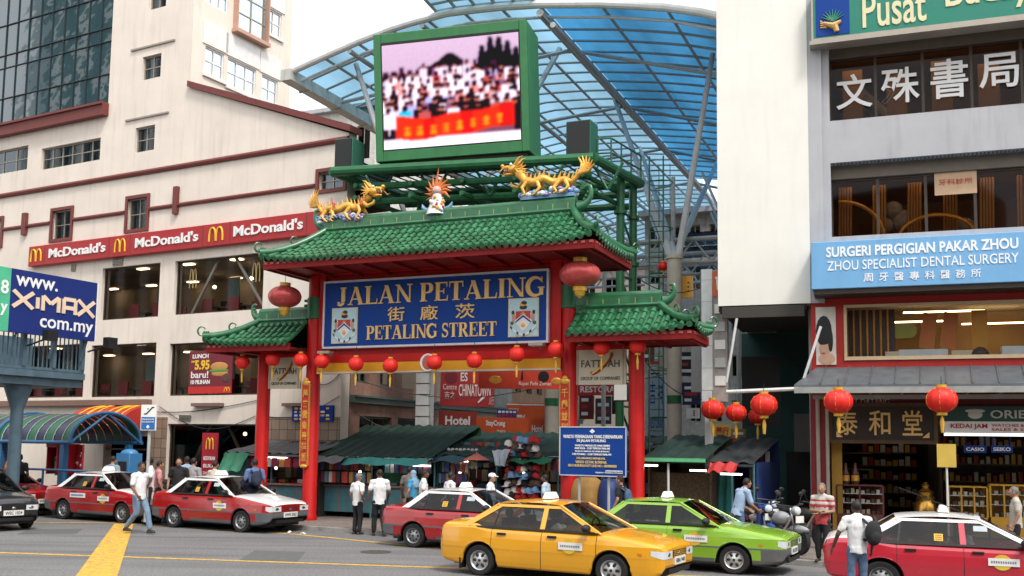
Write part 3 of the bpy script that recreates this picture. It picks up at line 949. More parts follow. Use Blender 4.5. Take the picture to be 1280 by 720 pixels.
# ------------------------------------------------------------------ right building with shops
FB = Frame(at_depth(1014, 600, 25.0), 20)
rb = thing('shop_building', 'white and grey shop building with bookshop, dental surgery and red jewellery store', 'building', FB.o, FB.rz)
sL, sR, sEnd = FB.hit(897, 250)[0], FB.hit(1032, 250)[0], FB.hit(1520, 300)[0]
zu = FB.hit(950, 381)[1]
T1 = .55
W1 = FB.rect(1037, 1345, 69, 140, T1); W1 = (W1[0], W1[1], FB.hit(1157, 147, T1)[1], FB.hit(1157, 63, T1)[1])
W2 = (W1[0], W1[1], FB.hit(1160, 294, T1)[1], FB.hit(1160, 218, T1)[1])
mb = MB()
mb.box(sL, sR - .4, -.02, 9, zu, 22)
mb.build('white_wall', white_wall, rb)
mb = MB(); mb.box(sR - .4, sR - .06, 0.0, 1.5, zu, 22); mb.build('pilaster', grey_paint, rb)
zr = FB.hit(1150, 368, T1)[1]
zlint1, zlint2 = FB.hit(1157, 47, T1)[1], FB.hit(1160, 200, T1)[1]
mb = MB()
wall_holes(mb, sR - .06, sEnd, zr, 22, [(W1[0], sEnd - .2, W1[2], zlint1), (W2[0], sEnd - .2, W2[2], zlint2)], .12, .45)
mb.build('wall', grey_paint, rb)
lint = mat('window_lintel', (.16, .13, .10), .7, var=.15)
mb = MB()
for W, zl_ in ((W1, zlint1), (W2, zlint2)):
    mb.box(W[0], sEnd - .2, .46, .8, W[3] + .02, zl_)
    for k in range(60):
        x = W[0] + .06 + k * .09
        mb.box(x, x + .04, .2, .45, zl_ - .03, zl_ - .005)
mb.build('lintel', lint, rb)
mb = MB()
add_room(mb, sR, sEnd, .9, 5, W1[2] - .4, W1[3] + .3, 0, 0, 0)
add_room(mb, sR, sEnd, .9, 5, W2[2] - .4, W2[3] + .3, 0, 0, 0)
mb.build('interior', mat('brown_room', (.34, .21, .13), .8, var=.3, scale=.8), rb)
brown_glass = glass('brown_glass', (.56, .46, .38), .2)
for W in (W1, W2):
    x0 = W[0]
    wd = (FB.hit(1278, 120, T1)[0] - x0) / 4
    for k in range(int((sEnd - .25 - x0) / wd)):
        f = add_window(rb, (x0 + wd * k, x0 + wd * (k + 1), W[2], W[3]), 1, 1, T1, bronze, brown_glass, .035)
# contents behind the middle windows: curtains, shelves, plants
mb = MB()
for k in range(7):
    x = W2[0] + .15 + k * .85
    for j in range(5):
        mb.tube([(x + j * .07, 1.3, W2[2] + .05), (x + j * .07 + .03, 1.3, W2[3])], .03, 6, 0)
for x, z, rr in ((W2[0] + 1.5, .9, .25), (W2[0] + 1.75, .6, .3), (W2[0] + 1.3, .5, .22), (W2[0] + 3.2, .35, .25)):
    mb.ell((x, 1.5, W2[2] + z), (rr, .15, rr), 10, 7, 1)
pts = [(W2[0] + .15 + 1.1 * math.sin(a), 1.0, W2[2] + .1 + 1.0 * math.cos(a)) for a in [i * math.pi / 16 for i in range(9)]]
mb.tube(pts, .05, 6, 2)
pts = [(W2[0] + 2.5 - .9 * math.cos(a), 1.0, W2[2] + .6 * math.sin(a)) for a in [i * math.pi / 12 for i in range(13)]]
mb.tube(pts, .05, 6, 2)
for k in range(5):
    x = W1[0] + .3 + k * 1.1
    mb.box(x, x + .5, 1.4, 1.5, W1[2], W1[3] - .2 * (k % 2), 0)
mb.build('window_contents', [mat('curtain_amber', (.42, .22, .07), .7), mat('stone_pale', (.3, .28, .25), .8, var=.4, scale=9), gold], rb)
# bookshop characters on the upper window
mb = MB()
for ch, a, b, yt, yb in (('文', 1045, 1090, 93, 136), ('殊', 1101, 1149, 85, 129), ('書', 1163, 1210, 74, 123), ('局', 1224, 1274, 67, 110)):
    xa, xb = FB.hit(a, 100, T1)[0], FB.hit(b, 100, T1)[0]
    xm = (a + b) / 2
    mb.text(ch, xa, xb, FB.hit(xm, yb, T1)[1], FB.hit(xm, yt, T1)[1], T1 - .01, 0, bold=.011, th=.03)
mb.build('window_lettering', white_p, rb)
# small paper notice in the middle window
mb = MB()
for W in (W1, W2):
    for k in range(5): mb.box(W[0] + .3 + 1.6 * k, W[0] + 1.3 + 1.6 * k, .95, 1.05, W[3] + .2, W[3] + .24)
mb.build('ceiling_light', emis('shelf_glow', (1, .74, .45), 5), rb)
r = FB.rect(1168, 1221, 215, 243, T1)
mb = MB(); mb.box(r[0], r[1], T1 - .02, T1 - .012, r[2], r[3], 0)
w = r[1] - r[0]
mb.text('牙科診所', r[0] + .1 * w, r[1] - .1 * w, r[2] + .25, r[3] - .17, T1 - .021, 1)
mb.build('paper_notice', [mat('paper_peach', (.55, .36, .22), .7), mat('notice_red', (.5, .06, .03), .6)], rb)
# green fascia sign at the top
TS = -.35
a0 = FB.hit(1014, 30, TS)[0]
zb_, zt_ = FB.hit(1147, 36, TS)[1], FB.hit(1147, -28, TS)[1]
gs = thing('green_shop_sign', 'large green fascia sign with pale handwritten lettering and a blue hand emblem', 'sign', FB.o, FB.rz)
mb = MB(); mb.box(a0, sEnd, TS, 0.1, zb_, zt_, 0)
mb.build('board', [mat('sign_teal', (.012, .19, .13), .45, var=.06)], gs, bevel=.02)
mb = MB()
mb.box(a0, sEnd, TS - .02, TS, zb_, zb_ + .05); mb.box(a0, a0 + .05, TS - .02, TS, zb_ + .05, zt_)
mb.box(a0 - .05, sEnd, TS - .03, .1, zb_ - .1, zb_ - .002)
mb.build('trim', alu, gs)
xa, xb = FB.hit(1020, 30, TS)[0], FB.hit(1062, 30, TS)[0]
mb = MB(); mb.box(xa, xb, TS - .015, TS - .002, zb_ + .1, zt_ - .1, 0)
xm, zm = (xa + xb) / 2, zb_ + (xb - xa) * .55
mb.tube([(xm - .22, TS - .04, zm - .02), (xm, TS - .04, zm - .12), (xm + .2, TS - .04, zm - .02)], [.04, .09, .04], 8, 1)
mb.tube([(xm + .05, TS - .04, zm - .1), (xm + .1, TS - .04, zm - .28)], [.08, .06], 8, 1)
for k in range(4): mb.tube([(xm - .2 + .02 * k, TS - .03, zm - .05 - .03 * k), (xm - .3, TS - .03, zm + .05 - .06 * k)], .018, 6, 1)
for k in range(9):
    a = R(20 + 17.5 * k); mb.tube([(xm, TS - .03, zm + .0), (xm + .3 * math.cos(a), TS - .03, zm + .05 + .28 * math.sin(a))], [.03, .006], 6, 2)
mb.build('emblem', [sign_blue, mat('hand_tan', (.6, .35, .12), .5), mat('leaf_teal', (.03, .2, .13), .5)], gs)
mb = MB()
mb.text('Pusat', FB.hit(1078, 20, TS)[0], FB.hit(1158, 20, TS)[0], FB.hit(1118, 31, TS)[1], FB.hit(1118, -12, TS)[1], TS - .002, 0, bold=.012, th=.02)
mb.text('Budaya', FB.hit(1182, 10, TS)[0], FB.hit(1310, 10, TS)[0], FB.hit(1240, 13, TS)[1], FB.hit(1240, -34, TS)[1], TS - .002, 0, bold=.012, th=.02)
mb.build('lettering', mat('letter_cream', (.68, .62, .38), .5), gs)
# pale blue dental sign
TS = -.75
a0 = FB.hit(1014, 335, TS)[0]
zb_, zt_ = FB.hit(1147, 357, TS)[1], FB.hit(1147, 296, TS)[1]
ds = thing('dental_sign', 'long pale blue fascia sign with white dental surgery lettering', 'sign', FB.o, FB.rz)
mb = MB(); mb.box(a0, sEnd, TS, .1, zb_, zt_); mb.build('board', mat('sign_sky', (.16, .38, .64), .5, var=.08, scale=1, streak=.1), ds, bevel=.015)
H = zt_ - zb_
xs = lambda p: FB.hit(p, 335, TS)[0]
mb = MB()
mb.text('SURGERI PERGIGIAN PAKAR ZHOU', xs(1033), xs(1274), zb_ + .66 * H, zb_ + .88 * H, TS - .001, 0, bold=.03)
mb.text('ZHOU SPECIALIST DENTAL SURGERY', xs(1034), xs(1274), zb_ + .38 * H, zb_ + .58 * H, TS - .001, 0, bold=.006)
for k, ch in enumerate('周牙醫專科醫務所'):
    x = xs(1079 + 19.2 * k); mb.text(ch, x, x + (xs(1093) - xs(1079)) * .85, zb_ + .12 * H, zb_ + .29 * H, TS - .001, 0, bold=.01)
mb.build('lettering', mat('letter_white', (.78, .82, .86), .5), ds)
mb = MB(); mb.box(a0 + .05, sEnd, TS + .05, .1, zb_ - .12, zb_ - .003); mb.build('underside', dark_wood, ds)
# ---- red jewellery store front
TR = .1
shop_red = mat('shop_red', (.40, .02, .015), .4, var=.12)
zc0 = FB.hit(1140, 462, TR)[1]
RW = (FB.hit(1055, 415, TR)[0], sEnd - .3, FB.hit(1167, 449, TR)[1], FB.hit(1167, 378, TR)[1])
xr0 = FB.hit(1014, 420, TR)[0]
mb = MB(); wall_holes(mb, xr0, sEnd, zc0 - .1, zr, [RW], TR, TR + .25); mb.build('shop_front', shop_red, rb)
mb = MB(); e = .07
for a in ((RW[0], RW[1], RW[3] - e, RW[3]), (RW[0], RW[1], RW[2], RW[2] + e * 1.3), (RW[0], RW[0] + e, RW[2] + e * 1.3, RW[3] - e)):
    mb.box(a[0], a[1], TR - .05, TR + .05, a[2], a[3])
f = mb.build('window', mat('beige_frame', (.6, .45, .28), .5), rb)
p = MB(); p.add([(RW[0], TR + .03, RW[2]), (RW[1], TR + .03, RW[2]), (RW[1], TR + .03, RW[3]), (RW[0], TR + .03, RW[3])], [(0, 1, 2, 3)]); p.build('pane', shop_glass, f)
mb = MB(); add_room(mb, xr0 + .1, sEnd - .1, TR + .26, 4.2, RW[2] - .05, RW[3] + .25, 0, 1, 2)
mb.build('interior', [mat('shop_wall', (.50, .33, .18), .7, var=.2, scale=.8), mat('shop_floor', (.3, .2, .12), .5), mat('shop_ceiling', (.4, .34, .27), .7)], rb)
mb = MB()
for (x0, x1, y, z) in ((.26, .55, 2.2, .22), (.62, .95, 3.2, .2), (.3, .7, 1.2, .1)):
    L = RW[1] - RW[0]
    mb.box(RW[0] + L * x0 * .62, RW[0] + L * x1 * .62, y, y + .09, RW[3] - z, RW[3] - z + .03)
mb.build('lit_tube', emis('warm_tube', (1, .72, .36), 6), rb)
mb = MB()
L = FB.hit(1278, 415, TR)[0] - RW[0]; zf = RW[2]; hh = RW[3] - RW[2]
mb.box(RW[0] + .05, RW[0] + .30 * L, .6, .66, zf, zf + hh * .95, 0)
for k in range(7): mb.tube([(RW[0] + .06 + .045 * L * k * .9, .58, zf), (RW[0] + .06 + .045 * L * k * .9, .58, zf + hh * .95)], .03, 6, 1)
for (a, b, h, m) in ((.24, .32, .16, 2), (.32, .6, .19, 3), (.62, .8, .16, 2), (.9, 1.05, .22, 3)):
    mb.box(RW[0] + a * L, RW[0] + b * L, .5, .9, zf + .02, zf + .02 + hh * h, m)
for sx, rr in ((.33, .2), (.38, .19)):
    mb.lathe([(.0, 0), (rr, .01), (rr, .04), (rr * .55, .05), (0, .05)], (RW[0] + sx * L, .6, zf + hh * .55), 18, 4, 'y')
for (a, b, c_, d) in ((.5, .36, .2, .5), (.62, .7, .2, .5)):
    mb.prism([(RW[0] + a * L - .25, zf + c_ * hh * 1.3), (RW[0] + a * L + .1, zf + c_ * hh), (RW[0] + a * L + .2, zf + .85 * hh), (RW[0] + a * L - .12, zf + .9 * hh)], .8, .84, 5)
mb.box(RW[0] + .74 * L, RW[0] + .83 * L, .7, .8, zf, zf + hh * .9, 1)
mb.ell((RW[0] + .78 * L, .5, zf + .12), (.2, .15, .2), 10, 7, 0)
mb.build('display', [mat('disp_dark', (.06, .04, .04), .6), mat('disp_gold', (.5, .24, .04), .4, metal=.3), mat('disp_cream', (.6, .55, .4), .6), mat('disp_white', (.6, .68, .7), .5), mat('disp_olive', (.28, .27, .05), .4), mat('disp_orange', (.5, .17, .05), .5)], rb)
# hair salon poster on the red column
r = FB.rect(1020, 1045, 384, 456, TR)
mb = MB(); y = TR - .03
mb.box(r[0], r[1], y, TR - .003, r[2], r[3], 0)
w, h = r[1] - r[0], r[3] - r[2]; cx = r[0] + .42 * w
mb.ell((cx, y, r[2] + .3 * h), (.27 * w, .012, .2 * h), 14, 8, 1)
mb.ell((cx + .1 * w, y, r[2] + .1 * h), (.42 * w, .01, .11 * h), 14, 8, 1)
mb.ell((cx - .02 * w, y - .004, r[2] + .58 * h), (.4 * w, .016, .27 * h), 16, 8, 2)
mb.ell((cx + .3 * w, y - .004, r[2] + .42 * h), (.13 * w, .016, .2 * h), 12, 8, 2)
mb.ell((cx - .06 * w, y - .012, r[2] + .2 * h), (.09 * w, .008, .014 * h), 8, 6, 3)
mb.build('poster', [mat('poster_ivory', (.62, .6, .54), .6), mat('skin_print', (.55, .33, .22), .6), black_p, mat('lip_print', (.4, .08, .08), .5)], rb)
# canopy over the pavement
TC = -1.25
ca = thing('metal_canopy', 'grey sloping metal canopy above the medicine hall entrance', 'canopy', FB.o, FB.rz)
zt_, zb_ = zc0 + .08, FB.hit(1140, 480, TC)[1]
x0 = FB.hit(998, 480, TC)[0]
mb = MB()
mb.add([(x0 - .1, TC, zb_), (sEnd, TC, zb_), (sEnd, TR, zt_), (x0 + .35, TR, zt_), (x0 - .1, TC, zb_ - .05), (sEnd, TC, zb_ - .05), (sEnd, TR, zt_ - .05), (x0 + .35, TR, zt_ - .05)], [(0, 1, 2, 3), (7, 6, 5, 4), (0, 4, 5, 1), (1, 5, 6, 2), (3, 2, 6, 7), (0, 3, 7, 4)])
x = x0 + .5
while x < sEnd:
    mb.tube([(x, TC, zb_ + .015), (x + .08, TR, zt_ + .015)], .018, 5); x += .55
mb.build('roof_sheet', mat('canopy_grey', (.13, .145, .16), .45, metal=.3, var=.2, streak=.2), ca)
mb = MB(); mb.box(x0 - .1, sEnd, TC - .03, TC + .08, zb_ - .2, zb_ - .055); mb.box(x0 + .3, sEnd, TC + .5, TC + .56, zb_ - .32, zb_ - .22)
for k in range(12):
    x = x0 + .2 + k * .7
    mb.box(x, x + .04, TC + .08, TR, zb_ - .2, zb_ - .1)
mb.build('valance', mat('valance_grey', (.30, .31, .30), .5, var=.2), ca)
# ground floor of the two shops
TG = .3
zg = zb_ - .22
xc0, xc1 = FB.hit(1014, 560, TG)[0], FB.hit(1036, 560, TG)[0]
xm_ = FB.hit(1172, 560, TG)[0]
mb = MB()
mb.box(xc0, xc1, TG - .15, TG + .4, .1, zc0 - .12)
mb.box(xc0, sEnd, TG, TG + .3, FB.hit(1100, 508, TG)[1], zc0 - .12)
mb.build('shop_column', mat('column_maroon', (.23, .02, .022), .45, var=.15), rb)
mb = MB(); mb.tube([(xc0 + .18, TG - .2, .1), (xc0 + .18, TG - .2, 3.6)], .05, 8); mb.tube([(xc1 - .02, TG - .2, .1), (xc1 - .02, TG - .2, 3.3)], .045, 8)
mb.build('downpipe', mat('pipe_beige', (.4, .34, .28), .6), rb)
mb = MB()
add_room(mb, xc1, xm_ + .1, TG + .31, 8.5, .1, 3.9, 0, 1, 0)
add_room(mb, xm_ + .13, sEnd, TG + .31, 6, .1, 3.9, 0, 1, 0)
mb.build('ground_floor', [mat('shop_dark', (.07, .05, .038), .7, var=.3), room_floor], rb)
# wooden board with golden characters
r = FB.rect(1040, 1167, 508, 550, TG - .1)
wb = thing('wooden_name_board', 'carved black wooden shop board with three large golden Chinese characters', 'sign', FB.o, FB.rz)
y = TG - .1
mb = MB(); mb.box(r[0], r[1], y, TG - .005, r[2], r[3]); mb.build('board', dark_wood, wb)
mb = MB(); e = .09
for a in ((r[0] - e, r[1] + e, r[3], r[3] + e), (r[0] - e, r[1] + e, r[2] - e, r[2]), (r[0] - e, r[0], r[2], r[3]), (r[1], r[1] + e, r[2], r[3])):
    mb.box(a[0], a[1], y - .04, TG - .005, a[2], a[3])
mb.build('frame', mat('brown_wood', (.09, .045, .02), .5, var=.3, scale=8), wb)
mb = MB(); h = r[3] - r[2]
for ch, a, b in (('泰', 1047, 1072), ('和', 1086, 1113), ('堂', 1128, 1153)):
    mb.text(ch, FB.hit(a, 530, y)[0], FB.hit(b, 530, y)[0], r[2] + .14 * h, r[2] + .88 * h, y - .001, 0, bold=.008, th=.03)
for sx, q in ((r[0] + .1, 1), (r[1] - .1, -1)): mb.prism([(sx, r[2] + .06), (sx + q * .16, r[2] + .06), (sx, r[2] + .2)], y - .02, y - .001)
mb.build('lettering', letter_gold, wb)
mb = MB()
xa, xb = FB.hit(1037, 503, TG)[0], FB.hit(1112, 503, TG)[0]
zz = FB.hit(1080, 503, TG)[1]
mb.text('SELAMAT DATANG', xa, xb, zz - .07, zz + .1, TG - .003, 0, bold=.01)
mb.build('welcome_lettering', white_p, rb)
# watch shop signs
ws = thing('watch_shop_sign', 'green and white watch shop sign with red lettering above the display', 'sign', FB.o, FB.rz)
y = TG - .35
r1, r2 = FB.rect(1181, 1400, 508, 527, y), FB.rect(1181, 1400, 528, 542, y)
mb = MB(); mb.box(r1[0], sEnd, y, TG - .002, r1[2], r1[3], 0); mb.box(r2[0], sEnd, y + .02, TG - .002, r2[2], r1[2] - .002, 1)
mb.box(r2[0], sEnd, y + .1, TG - .01, r2[2] - .06, r2[2] - .003, 2)
mb.build('board', [mat('sign_dark_green', (.012, .06, .045), .4), white_p, emis('sign_strip_light', (1, .98, .9), 1.4)], ws)
mb = MB(); h = r1[3] - r1[2]
xs = lambda p: FB.hit(p, 520, y)[0]
mb.text('ORIENT', xs(1238), xs(1312), r1[2] + .2 * h, r1[2] + .75 * h, y - .001, 0, bold=.015)
mb.ell((xs(1219), y, r1[2] + .45 * h), (.16, .015, .1), 12, 8, 0); mb.ell((xs(1219), y, r1[2] + .7 * h), (.22, .012, .05), 12, 6, 0)
h = r1[2] - r2[2]
mb.text('KEDAI JAM', xs(1188), xs(1234), r2[2] + .3 * h, r2[2] + .8 * h, y + .019, 1, bold=.02)
mb.text('WATCHES & CLOCKS', xs(1239), xs(1310), r2[2] + .55 * h, r2[2] + .8 * h, y + .019, 1, bold=.01)
mb.text('SALES & SERVICE', xs(1239), xs(1310), r2[2] + .2 * h, r2[2] + .45 * h, y + .019, 1, bold=.01)
mb.build('lettering', [mat('letter_grey', (.5, .52, .5), .5), mat('letter_red', (.35, .02, .02), .5)], ws)
for t_, a, b, lab in (('CASIO', 1205, 1233, 'small blue hanging sign reading CASIO in the watch shop'), ('SEIKO', 1239, 1266, 'small blue hanging sign reading SEIKO in the watch shop')):
    r = FB.rect(a, b, 557, 566, TG + .6)
    o = thing('hanging_sign', lab, 'sign', FB.w((r[0] + r[1]) / 2, TG + .6, r[2]), FB.rz)
    w, h = (r[1] - r[0]) / 2, r[3] - r[2]
    m_ = MB(); m_.box(-w, w, 0, .04, 0, h); m_.tube([(-w * .8, .02, h), (-w * .8, .02, h + .8)], .01, 5); m_.tube([(w * .8, .02, h), (w * .8, .02, h + .8)], .01, 5); m_.build('board', sign_blue, o)
    m_ = MB(); m_.text(t_, -w * .8, w * .8, h * .25, h * .75, -.001, 0, bold=.02); m_.build('lettering', white_p, o)
# display cases
def display_case(label, px0, px1, yt, yb, T, frame, n, goods):
    s0, s1 = FB.hit(px0, 620, T)[0], FB.hit(px1, 620, T)[0]
    zt_ = FB.hit((px0 + px1) / 2, yt, T)[1]
    o = thing('display_case', label, 'display case', FB.w((s0 + s1) / 2, T, .1), FB.rz)
    w, h = (s1 - s0) / 2, zt_ - .1
    m_ = MB(); b = h * .45
    m_.box(-w, w, 0, .6, 0, b, 0); m_.box(-w, w, .55, .6, b, h, 0); m_.box(-w, w, 0, .6, h - .03, h, 0)
    for k in range(n + 1): m_.box(-w + 2 * w * k / n - .02, -w + 2 * w * k / n + .02, -.002, .03, b, h - .03, 0)
    for z in (b + (h - b) * .36, b + (h - b) * .68): m_.box(-w, w, .03, .55, z, z + .012, 1)
    m_.build('case', [frame, white_p], o)
    m_ = MB()
    for z in (b, b + (h - b) * .36 + .012, b + (h - b) * .68 + .012):
        x = -w + .1
        while x < w - .1:
            m_.box(x, x + .08, .1, .3, z, z + random.uniform(.07, .13), random.randrange(3)); x += .12
    m_.build('goods', goods, o)
    m_ = MB(); m_.add([(-w, .004, b), (w, .004, b), (w, .004, h - .03), (-w, .004, h - .03)], [(0, 1, 2, 3)]); m_.build('pane', shop_glass, o)
    return o
gd = [mat('goods_white', (.6, .6, .56), .5), mat('goods_cream', (.5, .42, .3), .5), mat('goods_dark', (.08, .06, .05), .5)]
display_case('glass counter with rows of white packets at the medicine hall entrance', 1046, 1104, 606, 655, TG + .3, mat('case_maroon', (.14, .04, .03), .5), 2, gd)
display_case('yellow framed watch display case in the shop at the right', 1186, 1234, 608, 652, TG + .3, mat('case_yellow', (.5, .27, .03), .5), 3, [gd[2], gd[1], gd[0]])
display_case('wide yellow display case beside the smaller one, at the right edge', 1238, 1290, 606, 652, TG + .3, mat('case_yellow', (.5, .27, .03), .5), 3, [gd[2], gd[0], gd[1]])
# brass urn, bottles, yellow board on a pole
p = FB.w(FB.hit(1158, 650, TG + .6)[0], TG + .6, .1)
mb = MB(); zt_ = FB.hit(1158, 606, TG + .6)[1] - .1
mb.lathe([(.22, 0), (.3, .05), (.2, .15), (.34, .35), (.42, .65), (.38, .9), (.3, 1.0), (.33, 1.04), (.24, 1.12), (.26, 1.2), (.12, 1.3), (.14, 1.36), (.05, 1.45), (.03, zt_)], (0, 0, 0), 20)
o = mb.build('brass_urn', mat('brass', (.55, .30, .06), .25, metal=.9, var=.15), None, loc=p)
o.scale = (.72, .72, .97)
tag(o, 'golden brass tea urn with a tiered lid in the medicine hall doorway', 'urn')
for a, lab in ((1057, 'dark amber bottle with gold band, left of two on the counter'), (1069, 'dark amber bottle with gold band, right of two on the counter')):
    s = FB.hit(a, 590, TG + .55)[0]; z0 = FB.hit(a, 606, TG + .55)[1]
    mb = MB(); mb.lathe([(.1, 0), (.1, .3), (.05, .42), (.04, .55), (0, .55)], (0, 0, 0), 12, 0); mb.lathe([(.103, .1), (.103, .24)], (0, 0, 0), 12, 1)
    tag(mb.build('bottle', [mat('amber', (.08, .03, .01), .2), gold], None, loc=FB.w(s, TG + .55, z0)), lab, 'bottle')
s = FB.hit(1183, 570, TC)[0]; r = FB.rect(1173, 1193, 555, 584, TC)
o = thing('notice_post', 'yellow square notice board on a thin white post outside the shops', 'sign', FB.w(s, TC, .1), FB.rz)
mb = MB(); mb.tube([(0, 0, 0), (0, 0, r[3] - .1)], .025, 8); mb.lathe([(.16, 0), (.16, .03), (.03, .05)], (0, 0, 0), 12); mb.build('post', white_steel, o)
mb = MB(); mb.box(-.2, .2, -.05, -.03, r[2] - .1, r[3] - .1); mb.build('board', mat('board_yellow', (.6, .42, .08), .5, var=.1), o)
# shutter columns and shelves deep in the shops
mb = MB()
for k in range(6):
    z = .5 + .42 * k
    mb.box(xc1 + .3, xc1 + 1.0, 1.6, 1.9, z, z + .03, 0)
    mb.box(xc1 + .6, xm_ - .2, 7.6, 8.2, z, z + .04, 0)
    x = xc1 + .7
    while x < xm_ - .3:
        hgt = random.uniform(.12, .3); mb.box(x, x + .14, 7.6, 7.9, z + .04, z + .04 + hgt, random.randrange(1, 4)); x += .18
sh_m = [mat('shelf_wood', (.12, .07, .04), .6), mat('pack_red', (.3, .04, .03), .6), mat('pack_yellow', (.5, .3, .05), .6), mat('pack_white', (.5, .48, .42), .6)]
mb.build('shelving', sh_m, rb)
mb = MB(); mb.box(xc1 + .05, xc1 + .3, TG + .32, TG + .5, .1, 3.2, 2); mb.build('door_panel', sh_m, rb)
mb = MB()
for k in range(5): mb.box(xm_ - 1.4 + .2 * k, xm_ - 1.28 + .2 * k, 5, 5.1, 2.6, 3.0, 3)
for k in range(5):
    z = .4 + .5 * k; mb.box(xm_ + .3, sEnd - .3, 5.2, 5.6, z, z + .04, 0)
    x = xm_ + .4
    while x < sEnd - .5:
        mb.box(x, x + .1, 5.2, 5.4, z + .04, z + .04 + random.uniform(.1, .3), random.randrange(1, 4)); x += .16
mb.build('shelving', [mat('shelf_wood', (.12, .07, .04), .6), mat('pack_red', (.3, .04, .03), .6), mat('pack_yellow', (.5, .3, .05), .6), mat('pack_white', (.5, .48, .42), .6)], rb)
mb = MB()
mb.box(xc1 + .8, xc1 + 1.9, 3.0, 3.08, 3.5, 3.55); mb.box(xm_ + .8, xm_ + 1.9, 2.0, 2.08, 3.55, 3.6); mb.box(xc1 + 1.2, xc1 + 2.2, 6.5, 6.58, 3.4, 3.45)
mb.build('lit_tube', emis('shop_tube', (1, .85, .6), 4), rb)
# body of the building behind the fronts
mb = MB(); mb.box(sR, sEnd, 9, 9.3, .1, 22); mb.box(sL, sEnd, -.02, 9, 22, 22.2); mb.box(sEnd, sEnd + .3, 0, 9, .1, 22); mb.box(xc0 - .05, xc0 + .02, TG + .41, 9, .1, zu - .02)
mb.build('back_wall', grey_paint, rb)
# ------------------------------------------------------------------ the gate
FG = Frame(G(385, 650, .1), 23)
gate = thing('chinese_gate', 'big red Chinese street gate with green tiled roofs and a blue name board', 'gate', FG.w(0, 0, .1) - Vector((0, 0, .1)), FG.rz)
S = lambda px, py, t=0: FG.hit(px, py, t)[0]
Z = lambda px, py, t=0: FG.hit(px, py, t)[1]

